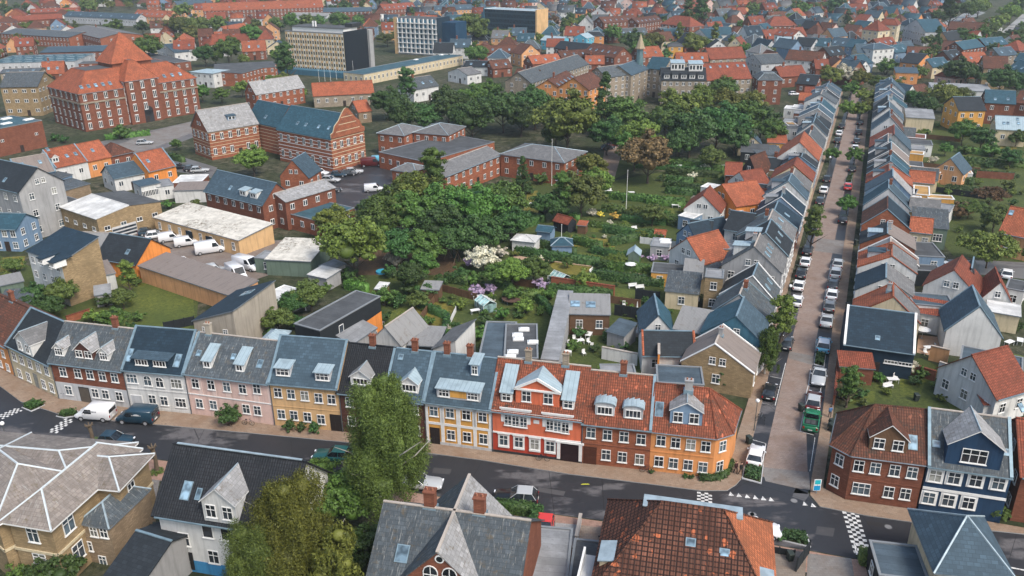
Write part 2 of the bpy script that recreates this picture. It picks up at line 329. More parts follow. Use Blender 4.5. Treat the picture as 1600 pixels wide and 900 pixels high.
def add_win(parent, loc, w_=1.15, h_=1.45, ty='c', rz=0., near=True, fr=None, gl=None):
    if not near: return _o('window', far_win(w_, h_, fr), parent, loc, rz)
    gl = gl or GLS[random.choice((0, 0, 0, 1, 1, 2, 3))]
    f, p = win_mesh(w_, h_, ty, fr, gl); o = _o('window', f, parent, loc, rz); _o('pane', p, o, (0, 0, 0)); return o
def sky_mesh(w_, h_):
    key = ('sky', w_, h_)
    if key not in ONE:
        a = MB(); a.box(-w_/2, w_/2, -h_/2, h_/2, -.05, .08, ZINC); a.face([(-w_/2+.1, -h_/2+.1, .086), (w_/2-.1, -h_/2+.1, .086), (w_/2-.1, h_/2-.1, .086), (-w_/2+.1, h_/2-.1, .086)], M('glass', (.16, .24, .30)))
        o = a.build('skylight', uv=False); COL.objects.unlink(o); ONE[key] = o.data; bpy.data.objects.remove(o)
    return ONE[key]
DM = {}
def door(parent, loc, w_=1.1, h_=2.1, rz=0., col=(.05, .035, .03)):
    key = ('door', w_, h_, col)
    if key not in DM:
        a = MB(); m = M('wood', col); a.box(-w_/2, w_/2, -.05, .02, 0, h_, m)
        for s in (-1, 1):
            for z0, z1 in ((.15, h_*.45), (h_*.5, h_*.9)): a.box(s*w_*.25-w_*.17, s*w_*.25+w_*.17, -.075, -.05, z0, z1, m)
        o = a.build('door'); COL.objects.unlink(o); DM[key] = o.data; bpy.data.objects.remove(o)
    return _o('door', DM[key], parent, loc, rz)
def chimney(parent, x, y, z, h=1.5, w_=.75, d_=.55, col='brick'):
    a = MB(); m = wm(col); a.box(-w_/2, w_/2, -d_/2, d_/2, -1.2, h, m); a.box(-w_/2-.08, w_/2+.08, -d_/2-.08, d_/2+.08, h, h+.14, m)
    for s in (-.2, .2): a.bar((s*w_/.75, 0, h+.12), (s*w_/.75, 0, h+.38), .11, M('paint', (.30, .13, .08)), .09, 8)
    a.box(-w_/2-.12, w_/2+.12, -d_/2-.12, d_/2+.12, -.5, .05, ZINC)
    o = a.build('chimney', parent); o.location = (x, y, z); return o

class Bld: pass
ALLB = []
def house(cr, a, b, z, d, rise, rt='x', wall='white', roof='slate', lab=None, name='house', cat='house', base=None, ridge=False, into=None,
          oh=.3, ve=None, win=None, wins=None, swin=None, auto=True, wsz=(1.1, 1.4), wty='c', chim=0, sky=(), ch_px=(), hip=None, ry=.5, flip=False,
          side=None, ridgecap=True, group=None, gut=True, z0=0., hint=None, wfr=None, lean=None, gw=True, nw=None, par=.25, roof2=None, chcol='brick'):
    if base:
        A = G(*C_(cr, base[0]), z0); B = G(*C_(cr, base[1]), z0)
    else:
        zz = z+(rise if ridge else 0)
        A = a.copy() if isinstance(a, Vector) else G(*C_(cr, a), zz); B = b.copy() if isinstance(b, Vector) else G(*C_(cr, b), zz)
    dx, dy = B.x-A.x, B.y-A.y; W = math.hypot(dx, dy); ang = math.atan2(dy, dx)
    if ridge:
        A = A+Vector((math.sin(ang), -math.cos(ang), 0))*(d*ry)
        if rt == 'hip':
            e = d*.5 if hip is None else hip; e = e if isinstance(e, tuple) else (e, e); A = A-Vector((math.cos(ang), math.sin(ang), 0))*e[0]; W += e[0]+e[1]
    h = Bld(); h.W, h.d, h.z, h.rise, h.rt, h.wall, h.roofk = W, d, z, rise, rt, wall, roof; h.ry = ry
    if into is None:
        h.root = empty(name, (A.x, A.y, 0), ang); h.off = Matrix.Identity(4)
        h.top = h
    else:
        h.root = into.top.root; h.top = into.top
    Mw = Matrix.Translation((A.x, A.y, 0)) @ Matrix.Rotation(ang, 4, 'Z'); h.Mw = Mw; h.Mi = Mw.inverted()
    Mr = Matrix.Translation(h.root.location) @ Matrix.Rotation(h.root.rotation_euler.z, 4, 'Z') if into is None else h.top.Mw
    L = h.top.Mw.inverted() @ Mw; h.lrz = ang - (0 if into is None else h.top.ang); h.ang = ang
    def put(o, loc=(0, 0, 0), rz=0.):
        o.location = L @ Vector(loc); o.rotation_euler = (o.rotation_euler.x, o.rotation_euler.y, rz + (0 if into is None else h.lrz)); return o
    h.put = put
    wmt = wm(wall); rmt = rm(roof); wb = MB(); rb = MB(); T = .14; sl = rise/(d*ry) if d else 0
    h.sl = sl; zt = z+T
    # walls
    if rt == 'x':
        yr = d*ry
        prof = [(0, 0), (0, z), (yr, z+rise), (d, z+(0 if ry < .98 else rise)), (d, 0)] if ry < .98 else [(0, 0), (0, z), (d, z+rise), (d, 0)]
        wb.face([(0, 0, 0), (W, 0, 0), (W, 0, z), (0, 0, z)], wmt); ze = z if ry < .98 else z+rise
        wb.face([(W, d, 0), (0, d, 0), (0, d, ze), (W, d, ze)], wmt)
        wb.face([(0, y, zz) for y, zz in prof], wmt); wb.face([(W, y, zz) for y, zz in prof[::-1]], wmt)
        e = oh if ve is None else 0.02
        rb.slab([(-e, -oh, zt-oh*sl), (W+e, -oh, zt-oh*sl), (W+e, yr, zt+rise), (-e, yr, zt+rise)], T, rmt)
        if ry < .98:
            s2 = rise/(d-yr); rb.slab([(W+e, d+oh, zt-oh*s2), (-e, d+oh, zt-oh*s2), (-e, yr, zt+rise), (W+e, yr, zt+rise)], T, rmt)
        if ridgecap: rb.box(-e, W+e, yr-.13, yr+.13, zt+rise-.04, zt+rise+.07, MORTAR if roof in ('grey', 'lgrey', 'slate2', 'corr', 'taupe', 'redold') else (ZINC if roof in ('slate', 'navy', 'dark', 'teal', 'zinc') else rmt))
        if ve:
            vm = {'z': ZINC, 'w': WHITE, 'o': rm('orange'), 'g': wm('grey')}[ve]
            for x0, x1 in ((-.05, .28), (W-.28, W+.05)):
                rb.hexa([(x0, -oh, zt-oh*sl), (x1, -oh, zt-oh*sl), (x1, yr, zt+rise), (x0, yr, zt+rise)], [(x0, -oh, zt-oh*sl+.16), (x1, -oh, zt-oh*sl+.16), (x1, yr, zt+rise+.16), (x0, yr, zt+rise+.16)], vm)
    elif rt == 'y':
        xr = W*ry; prof = [(0, 0), (W, 0), (W, z), (xr, z+rise), (0, z)]
        wb.face([(x, 0, zz) for x, zz in prof], wmt); wb.face([(x, d, zz) for x, zz in prof[::-1]], wmt)
        wb.face([(0, d, 0), (0, 0, 0), (0, 0, z), (0, d, z)], wmt); wb.face([(W, 0, 0), (W, d, 0), (W, d, z), (W, 0, z)], wmt)
        s1 = rise/max(xr, .01); s2 = rise/max(W-xr, .01); o2 = .12 if ve is None else .05
        rb.slab([(-oh, d+o2, zt-oh*s1), (-oh, -o2, zt-oh*s1), (xr, -o2, zt+rise), (xr, d+o2, zt+rise)], T, rmt)
        rb.slab([(W+oh, -o2, zt-oh*s2), (W+oh, d+o2, zt-oh*s2), (xr, d+o2, zt+rise), (xr, -o2, zt+rise)], T, rm(roof2) if roof2 else rmt)
        if ridgecap: rb.box(xr-.13, xr+.13, -o2, d+o2, zt+rise-.04, zt+rise+.07, MORTAR if roof in ('grey', 'lgrey', 'slate2', 'corr', 'taupe', 'redold') else (ZINC if roof in ('slate', 'navy', 'dark', 'teal', 'zinc') else rmt))
        if ve:
            vm = {'z': ZINC, 'w': WHITE, 'o': rm('orange'), 'g': wm('grey')}[ve]
            for y0, y1 in ((-.08, .2), (d-.2, d+.08)):
                rb.hexa([(-oh, y0, zt-oh*s1), (xr, y0, zt+rise), (xr, y1, zt+rise), (-oh, y1, zt-oh*s1)], [(-oh, y0, zt-oh*s1+.15), (xr, y0, zt+rise+.15), (xr, y1, zt+rise+.15), (-oh, y1, zt-oh*s1+.15)], vm)
                rb.hexa([(xr, y0, zt+rise), (W+oh, y0, zt-oh*s2), (W+oh, y1, zt-oh*s2), (xr, y1, zt+rise)], [(xr, y0, zt+rise+.15), (W+oh, y0, zt-oh*s2+.15), (W+oh, y1, zt-oh*s2+.15), (xr, y1, zt+rise+.15)], vm)
    elif rt in ('hip', 'pyr', 'mans'):
        wb.box(0, W, 0, d, 0, z, wmt)
        if rt == 'pyr': e = W/2-.01; yr0 = yr1 = d/2
        elif rt == 'mans': e = hip or 2.5; yr0 = e; yr1 = d-e
        else: e = (min(d, W)*.5*.96 if hip is None else hip); yr0 = yr1 = d*ry
        e, e2 = e if isinstance(e, tuple) else (e, e)
        if rt == 'hip' and W < d: yr0 = W/2*.98; yr1 = d-yr0; e = e2 = W/2-.005
        c = [(-oh, -oh, z+.05), (W+oh, -oh, z+.05), (W+oh, d+oh, z+.05), (-oh, d+oh, z+.05)]; q = [(e, yr0, zt+rise), (W-e2, yr0, zt+rise), (W-e2, yr1, zt+rise), (e, yr1, zt+rise)]
        rb.face([c[0], c[1], q[1], q[0]], rmt); rb.face([c[1], c[2], q[2], q[1]], rm(roof2) if roof2 else rmt); rb.face([c[2], c[3], q[3], q[2]], rmt); rb.face([c[3], c[0], q[0], q[3]], rmt)
        if yr1-yr0 > .02: rb.face([q[0], q[1], q[2], q[3]], rm('felt') if rt == 'mans' else rmt)
        rb.box(-oh, W+oh, -oh, d+oh, z-.12, z+.046, WHITE if name in ('villa',) else GUT)
        cm = ZINCL if roof in ('villa', 'grey', 'lgrey', 'slate2', 'slate', 'dark', 'teal', 'navy') else rmt
        if ridgecap:
            if name == 'villa': cm = M('paint', (.50, .55, .57))
            for i in range(4): rb.bar(c[i], q[i], .11, cm, n=5)
            rb.bar(q[0], q[1], .11, cm, n=5)
            if yr1-yr0 > .02: rb.bar(q[1], q[2], .11, cm, n=5); rb.bar(q[2], q[3], .11, cm, n=5); rb.bar(q[3], q[0], .11, cm, n=5)
    elif rt == 'flat':
        wb.box(0, W, 0, d, 0, z, wmt, rmt); p = par*.6; pm = M('paint', (.20, .215, .225)) if roof in ('bfelt', 'tfelt', 'felt', 'lfelt') else WHITE
        rb.box(-.04, W+.04, -.04, d+.04, z+.004, z+.06, rmt)
        if p: rb.box(-.08, W+.08, -.08, .18, z+.06, z+.06+p, pm); rb.box(-.08, W+.08, d-.18, d+.08, z+.06, z+.06+p, pm); rb.box(-.08, .18, .18, d-.18, z+.06, z+.06+p, pm); rb.box(W-.18, W+.08, .18, d-.18, z+.06, z+.06+p, pm)
    elif rt in ('mono', 'leanr', 'leanl'):   # mono: rises towards the back; leanr / leanl: rises towards the right / left
        za = [z, z, z+rise, z+rise] if rt == 'mono' else ([z, z+rise, z+rise, z] if rt == 'leanr' else [z+rise, z, z, z+rise])
        c = [(0, 0), (W, 0), (W, d), (0, d)]
        for i in range(4):
            j = (i+1) % 4; wb.face([(*c[i], 0), (*c[j], 0), (*c[j], za[j]), (*c[i], za[i])], wmt)
        o = .2; co = [(-o, -o), (W+o, -o), (W+o, d+o), (-o, d+o)]
        rb.slab([(*co[i], za[i]+.2) for i in range(4)], .18, rmt, GUT)
    if gut and rt == 'x' and near_px(Mw @ Vector((W/2, 0, z))) > 6: rb.box(-.05, W+.05, -oh-.14, -oh+.02, zt-oh*sl-.14, zt-oh*sl-.02, ZINC)
    ws = wb.build('wall', h.root); put(ws); h.wallo = ws
    ro = rb.build('roof', h.root); put(ro); h.roofo = ro
    # windows
    ppm = near_px(Mw @ Vector((W/2, 0, z/2))); near = ppm > 7.2 if nw is None else nw; h.near = near; h.ppm = ppm
    cl = h.Mi @ Vector((0, 0, CAM_H))
    fac = {'f': cl.y < 0, 'l': cl.x < 0, 'r': cl.x > W}
    h.fac = fac
    k = min(wsz[0], 9)
    def spot(sd_, u, zz, w_=None, h_=None, ty=None, fr=None):
        w_ = w_ or wsz[0]; h_ = h_ or wsz[1]; ty = ty or wty
        loc, rz = {'f': ((u, -.012, zz), 0), 'r': ((W+.012, u, zz), R(90)), 'l': ((-.012, u, zz), R(-90))}[sd_]
        o = add_win(h.root, (0, 0, 0), w_, h_, ty, rz, near, fr or wfr); o.location = L @ Vector(loc); o.rotation_euler = (0, 0, rz+(0 if into is None else h.lrz)); return o
    h.spot = spot
    if wins:
        for p in wins:
            x, zz = h_f(h, C_(cr, p[:2])); spot('f', x, zz, *(p[2:] if len(p) > 2 else ()))
    if auto and ppm > 1.6:
        fl = max(1, int((z+.4)//2.75)) if win is None else win[1]
        for sd_, ln in (('f', W), ('r', d), ('l', d)):
            if not fac[sd_] or (sd_ == 'f' and wins) or (side is not None and sd_ not in side): continue
            nc = max(1, int((ln-.8)//2.7)) if (win is None or sd_ != 'f') else win[0]
            if sd_ != 'f' and swin: nc = swin
            gab = (rt == 'x' and sd_ != 'f') or (rt == 'y' and sd_ == 'f')
            if sd_ != 'f' and swin == 0: continue
            if rt == 'x' and sd_ != 'f' and ve and swin is None: continue
            for r_ in range(fl):
                zz = (z)*(r_+.56)/fl
                for c_ in range(nc):
                    if sd_ == 'f' and r_ == 0 and c_ == nc//2 and name == 'house' and nc > 2:
                        dd = door(h.root, (0, 0, 0)); dd.location = L @ Vector((ln*(c_+.5)/nc, -.012, 0.02)); dd.rotation_euler = (0, 0, 0 if into is None else h.lrz); continue
                    spot(sd_, ln*(c_+.5)/nc, zz)
            if gab and gw and rise > 2.2:
                mid = ln*.5
                for s in ((-.7, .7) if ln > 5 else (0,)): spot(sd_, mid+s, z+rise*.3, min(.9, wsz[0]), min(1.1, wsz[1]))
    for i in range(chim):
        x = W*(.25+.5*i) if chim > 1 else W*.3
        (chimney(ro, x, d*ry, z+rise) if rt != 'y' else chimney(ro, W*ry, d*.4, z+rise))
    for p in ch_px:
        x, y = h_ridge(h, C_(cr, p)); chimney(ro, x, y, z+rise, 1.5, col=chcol)
    for p in sky:
        x, y = h_r(h, C_(cr, p[:2])); skylight(h, x, y, *(p[2:] if len(p) > 2 else ()))
    h.bot = [h.Mw @ Vector(c) for c in ((0, 0, 0), (W, 0, 0), (W, d, 0), (0, d, 0))]
    if into is None:
        rw = ROOF[roof][2]; ww = WALL[wall][2]
        ty = {'x': 'gabled', 'y': 'gable fronted', 'hip': 'hipped', 'flat': '', 'mono': 'lean-to', 'leanr': 'lean-to', 'leanl': 'lean-to', 'pyr': 'pyramid roofed', 'mans': 'mansard'}[rt]
        kind = cat
        auto_l = f"{rw} roof {ty} {kind} with {ww} walls".replace('  ', ' ')
        h.auto = lab is None
        tag(h.root, lab or (auto_l + (' ' + hint if hint else '')), cat, group); ALLB.append(h)
    return h
def near_px(p): return FPX/max(1, PXY(p)[2])
def h_plane(h, px, P, N):
    o = h.Mi @ Vector((0, 0, CAM_H)); dr = (h.Mi.to_3x3() @ ray(*px)); t = (Vector(P)-o).dot(N)/dr.dot(N); return o+dr*t
def h_f(h, px): q = h_plane(h, px, (0, 0, 0), Vector((0, 1, 0))); return q.x, q.z
def h_side(h, px, r=True): q = h_plane(h, px, (h.W if r else 0, 0, 0), Vector((1, 0, 0))); return q.y, q.z
def h_r(h, px):
    if h.rt == 'flat': q = h_plane(h, px, (0, 0, h.z), Vector((0, 0, 1)))
    elif h.rt == 'mono': q = h_plane(h, px, (0, 0, h.z+.2), Vector((0, -h.rise/h.d, 1)))
    elif h.rt == 'y':
        cl = h.Mi @ Vector((0, 0, CAM_H)); s = h.rise/(h.W*h.ry)
        if cl.x > h.W: q = h_plane(h, px, (h.W, 0, h.z+.14), Vector((h.rise/(h.W*(1-h.ry)), 0, 1)))
        else: q = h_plane(h, px, (0, 0, h.z+.14), Vector((-s, 0, 1)))
    else: q = h_plane(h, px, (0, 0, h.z+.14), Vector((0, -h.sl, 1)))
    return q.x, q.y
def h_ridge(h, px):
    q = h_plane(h, px, (0, h.d*h.ry, 0), Vector((0, 1, 0))); return min(max(q.x, .5), h.W-.5), h.d*h.ry
def skylight(h, x, y, w_=.8, l_=1.2, sideslope=None):
    me = sky_mesh(w_, l_); o = bpy.data.objects.new('skylight', me); link(o, h.roofo)
    if h.rt in ('x', 'hip', 'mans', 'pyr'):
        sl = h.sl if h.rt != 'mans' else h.rise/2.5
        if sideslope == 'r': o.location = (x, y, h.z+.16+(h.W-x)*sl); o.rotation_euler = (0, math.atan(sl), 0)
        else: o.location = (x, y, h.z+.16+y*sl); o.rotation_euler = (math.atan(sl), 0, 0)
    elif h.rt == 'y':
        cl = h.Mi @ Vector((0, 0, CAM_H))
        if x > h.W/2: s = h.rise/(h.W*(1-h.ry)); o.location = (x, y, h.z+.16+(h.W-x)*s); o.rotation_euler = (0, math.atan(s), 0)
        else: s = h.rise/(h.W*h.ry); o.location = (x, y, h.z+.16+x*s); o.rotation_euler = (0, -math.atan(s), 0)
    elif h.rt == 'mono': o.location = (x, y, h.z+.22+y*h.rise/h.d); o.rotation_euler = (math.atan(h.rise/h.d), 0, 0)
    else: o.location = (x, y, h.z+.14)
    return o
def dormer(h, px, w_, hg, ty='shed', roof='zinc', cheek='grey', wn=1, wt='t', ww=None, wh=None, front=None, rg=None, xy=None, long=None):
    """px: bottom middle of the dormer's front on the front slope"""
    x, y = xy or h_r(h, px); sl = h.sl; zb = h.z+.14+y*sl; rmt = rm(roof); cm = wm(cheek); fm = wm(front) if front else cm; top = zb+hg
    y1 = y+hg/sl; a = MB(); a.box(x-w_/2, x+w_/2, y+.03, y1, zb-.25, top, cm); a.box(x-w_/2, x+w_/2, y, y+.03, zb-.25, top, fm)
    rb = MB(); o = .16
    if ty in ('shed',):
        dn = hg*.22; yb = y+(hg+dn)/sl+.2
        rb.slab([(x-w_/2-o, y-o*1.6, top+.08), (x+w_/2+o, y-o*1.6, top+.08), (x+w_/2+o, yb, top+dn+.1), (x-w_/2-o, yb, top+dn+.1)], .1, rmt)
    elif ty == 'gable':
        g = rg or w_*.38; yb = y+(hg+g)/sl; s = g/(w_/2)
        a.face([(x-w_/2, y+.002, top), (x+w_/2, y+.002, top), (x, y+.002, top+g)], fm)
        a.face([(x-w_/2, y+.03, top), (x, y+.03, top+g), (x+w_/2, y+.03, top)], fm)
        ye = y+hg/sl
        for sg in (-1, 1):
            e = x+sg*(w_/2+o); pts = [(e, y-o*1.4, top-o*s+.12), (x, y-o*1.4, top+g+.12), (x, yb+.1, top+g+.12), (e, ye-.1, top-o*s+.12)]
            if sg > 0: pts = pts[::-1]
            rb.slab(pts, .12, rmt, WHITE)
        rb.bar((x, y-o*1.4, top+g+.12), (x, yb, top+g+.12), .07, ZINCL if roof not in ('orange', 'brown', 'red') else rmt, n=5)
    elif ty == 'arch':
        n = 6; g = rg or w_*.2; pr = [(x-(w_/2+o)*math.cos(math.pi*i/n), top+g*math.sin(math.pi*i/n)) for i in range(n+1)]
        for i in range(n):
            (xa, za), (xb, zb_) = pr[i], pr[i+1]; rb.slab([(xa, y-o, za+.1), (xb, y-o, zb_+.1), (xb, y+(hg+g)/sl, zb_+.1), (xa, y+(hg)/sl, za+.1)], .1, rmt)
        a.face([(p_, y+.001, q_) for p_, q_ in pr[::-1]], fm)
    elif ty == 'flatl':     # dormer whose roof keeps running up nearly parallel to the slope
        yb = y+(long or 3.2); zz = h.z+.14+yb*sl+.1
        a = MB(); a.hexa([(x-w_/2, y, zb-.2), (x+w_/2, y, zb-.2), (x+w_/2, yb, zz-.4), (x-w_/2, yb, zz-.4)], [(x-w_/2, y, top), (x+w_/2, y, top), (x+w_/2, yb, zz), (x-w_/2, yb, zz)], cm)
        rb.slab([(x-w_/2-o, y-o, top+.06), (x+w_/2+o, y-o, top+.06), (x+w_/2+o, yb, zz+.12), (x-w_/2-o, yb, zz+.12)], .08, rmt)
    dm = a.build('dormer', h.root); dr = rb.build('dormer_roof', dm); h.put(dm)
    ww = ww or (w_-.3)/wn*.92; wh = wh or hg*.72
    for i in range(wn):
        cx = x-w_/2+w_*(i+.5)/wn; f, p = win_mesh(ww, wh, wt) if h.near else (far_win(ww, wh), None)
        o_ = _o('window', f, dm, (cx, y-.02, zb+hg*.5+(.02 if ty != 'gable' else .08)))
        if p and False: _o('pane', p, o_, (0, 0, 0))
        if p:     # panes of dormer windows: glass joined under the dormer
            _o('pane', p, dm, o_.location)
    return dm
def deco(h, boxes, mat=None, name='trim', child=None):
    """boxes on the front wall: (x0,x1,z0,z1,proud)"""
    a = MB(); mat = mat or WHITE
    for b in boxes: a.box(b[0], b[1], -b[4], .0-.004, b[2], b[3], mat)
    o = a.build(name, h.root); h.put(o); return o
def decopx(h, cr, boxes, mat=None, name='trim'):
    bb = []
    for (x0, y0, x1, y1, pr) in boxes:
        ax, az = h_f(h, C_(cr, (x0, y0))); bx, bz = h_f(h, C_(cr, (x1, y1))); bb.append((min(ax, bx), max(ax, bx), min(az, bz), max(az, bz), pr))
    return deco(h, bb, mat, name)
# ------------------------------------------------------------------ vegetation
def quads_mesh(name, P, N, size, mat, aspect=1.0, extra=None):
    """P: centres (n,3); N: normals (n,3); size: (n,)"""
    n = len(P); N = N/np.linalg.norm(N, axis=1, keepdims=True)
    r = rng.normal(size=(n, 3)); a = np.cross(N, r); a /= np.linalg.norm(a, axis=1, keepdims=True)+1e-9; b = np.cross(N, a)
    a *= size[:, None]*.5; b *= size[:, None]*.5*aspect
    V = np.stack([P-a, P-b*.75, P+a, P+b*.75], 1).reshape(-1, 3)
    nv = len(V); F = np.arange(nv, dtype=np.int32)
    ev, ef = (np.zeros((0, 3)), []) if extra is None else extra
    me = bpy.data.meshes.new(name); nf = n+len(ef)
    me.vertices.add(nv+len(ev)); me.vertices.foreach_set('co', np.concatenate([V, ev]).astype(np.float32).ravel())
    loops = list(F)+[nv+i for f in ef for i in f]; me.loops.add(len(loops)); me.loops.foreach_set('vertex_index', np.array(loops, dtype=np.int32))
    ls = list(range(0, n*4, 4)); c = n*4
    for f in ef: ls.append(c); c += len(f)
    me.polygons.add(nf); me.polygons.foreach_set('loop_start', np.array(ls, dtype=np.int32))
    me.update(calc_edges=True); me.validate(); me.materials.append(mat); return me
def ico(sub, rad, lump, seed):   # lumpy core
    import bmesh
    bm = bmesh.new(); bmesh.ops.create_icosphere(bm, subdivisions=sub, radius=1)
    r = np.random.default_rng(seed); ph = r.normal(size=(6, 3))*2.2; of = r.uniform(0, 6, 6)
    V = np.array([v.co[:] for v in bm.verts]); k = 1+lump*sum(np.sin(V@ph[i]+of[i]) for i in range(6))/3
    V = V*k[:, None]*np.array(rad); F = [[v.index for v in f.verts] for f in bm.faces]; bm.free(); return V, F
def crown_mesh(seed, kind, nclu, nleaf, ls, mat):
    """foliage: big lobes carry leaf clumps, clumps carry leaves"""
    r = np.random.default_rng(seed); P = []; Nn = []
    ph = r.normal(size=(5, 3))*2.6; of = r.uniform(0, 6, 5); nl = {'round': 11, 'open': 12, 'bush': 6, 'tall': 10, 'weep': 14}.get(kind, 1); LB = []
    for i in range(nl):
        t = i*2.4+r.uniform(-.4, .4); u = (i+.5)/nl; zc = 1-1.65*u; q = math.sqrt(max(0, 1-min(1, abs(zc))**2))
        if kind == 'round': c = np.array([math.cos(t)*q*.56, math.sin(t)*q*.56, zc*.42]); lr = r.uniform(.30, .47)
        elif kind == 'open': c = np.array([math.cos(t)*q*.78, math.sin(t)*q*.78, zc*.28]); lr = r.uniform(.22, .36)
        elif kind == 'bush': c = np.array([math.cos(t)*q*.48, math.sin(t)*q*.48, zc*.3]); lr = r.uniform(.38, .55)
        elif kind == 'tall': c = np.array([math.cos(t)*.3*(1-.5*max(0, zc)), math.sin(t)*.3*(1-.5*max(0, zc)), zc*.95]); lr = r.uniform(.26, .36)
        else: w_ = (1-.62*max(0, (zc+.35)/1.35)); c = np.array([math.cos(t)*.44*w_, math.sin(t)*.44*w_, zc*1.12]); lr = r.uniform(.22, .34)*(.75+.35*w_)
        LB.append((c, lr))
    LB.append((np.array([0, 0, 0.]), .4))
    for i in range(nclu):
        d = r.normal(size=3); d /= np.linalg.norm(d)
        if kind == 'cone': h = r.uniform(0, 1)**1.4; t = r.uniform(0, 6.283); rad = (1-h)*.55+.03; c = np.array([math.cos(t)*rad, math.sin(t)*rad, -1.1+2.5*h]); cr_ = .12+.1*(1-h)
        else:
            lc, lr = LB[i % len(LB)]
            if d[2] < -.3: d[2] *= -.6
            c = lc+d*lr*r.uniform(.55, 1.2); cr_ = lr*r.uniform(.2, .55)
        m = nleaf; q = r.normal(size=(m, 3)); q /= np.linalg.norm(q, axis=1, keepdims=True); rad = cr_*r.uniform(.3, 1.25, size=(m, 1))
        p = q*rad*np.array([1, 1, .62])+c
        if kind == 'weep': p[:, 2] -= r.uniform(0, .55, m)**1.25
        P.append(p); o = q*.8+np.array([0, 0, .45])+r.normal(size=(m, 3))*.6+d*.35
        if kind == 'weep': o[:, 2] *= .3
        Nn.append(o)
    P = np.concatenate(P); Nn = np.concatenate(Nn); s = ls*r.uniform(.6, 1.3, len(P)); ex = None
    if kind != 'cone':
        vs = []; fs = []; k = 0
        for c, lr in LB:
            if kind == 'open' or (kind == 'weep' and lr < .2): continue
            v, f = ico(2, (lr*.52, lr*.52, lr*.46), .2, seed+k); vs.append(v+c); b = sum(len(x) for x in vs[:-1]); fs += [[i_+b for i_ in q_] for q_ in f]; k += 1
        if vs: ex = (np.concatenate(vs), fs)
    asp = 1.5 if kind != 'weep' else 3.6
    return quads_mesh('crown', P, Nn, s, mat, asp, ex)
LEAFC = dict(g=(.055, .115, .022), d=(.034, .080, .020), y=(.095, .125, .024), l=(.090, .145, .025), p=(.095, .062, .030), o=(.070, .106, .024), b=(.036, .076, .028), w=(.45, .46, .38), v=(.34, .27, .42), f=(.52, .42, .07), h=(.036, .078, .020))
CM = {}
def crown(kind, col, lod, var):
    key = (kind, col, lod, var)
    if key in CM: return CM[key]
    geo = (kind, lod, var)
    q = {'round': (95, 130, .072), 'tall': (80, 130, .062), 'weep': (110, 150, .038), 'cone': (80, 100, .07), 'open': (110, 110, .058), 'bush': (44, 80, .10)}[kind]
    mul = {0: (3.6, 2.7, .36), 1: (1, 1, 1), 2: (.65, .5, 1.6)}[lod]
    if geo not in CM:
        CM[geo] = crown_mesh(hash((sum(map(ord, kind)), lod, var)) % 9999, kind, int(q[0]*mul[0]), int(q[1]*mul[1]), q[2]*mul[2], M('leaf', LEAFC['g']))
    me = CM[geo].copy(); me.materials[0] = M('leaf', LEAFC[col]); CM[key] = me; return me
TRM = {}
def trunk_mesh(var, h, r):
    a = MB(); m = M('bark', (.085, .065, .05) if var < 3 else (.35, .33, .30)); rr = random.Random(var); n = 5; pts = [Vector((0, 0, -.1))]
    for i in range(n): pts.append(pts[-1]+Vector((rr.uniform(-.06, .06)*h, rr.uniform(-.06, .06)*h, h/n)))
    for i in range(n): a.bar(pts[i], pts[i+1], r*(1-.13*i)*(1.35 if i == 0 else 1), m, r*(1-.13*(i+1)), 8)
    for i in range(9):
        p = pts[2+i % 4]; t = i*2.4; L = h*rr.uniform(.35, .55); q = p+Vector((math.cos(t)*L*.8, math.sin(t)*L*.8, L*.7)); a.bar(p, q, r*.38, m, r*.12, 6)
        a.bar(q, q+Vector((math.cos(t+.7), math.sin(t+.7), .8))*L*.4, r*.14, m, r*.05, 5)
    o = a.build('trunk', uv=False); COL.objects.unlink(o); me = o.data; bpy.data.objects.remove(o); return me
TREES = []
TW = dict(g='mid green', d='dark green', y='yellow green', l='light green', p='purple brown', o='olive green', b='blue green', w='white flowering', v='lilac flowering', f='yellow flowering', h='deep green')
KW = dict(round='round crowned tree', tall='tall oval tree', weep='weeping birch tree', cone='slim conical conifer', open='open spreading tree', bush='bush')
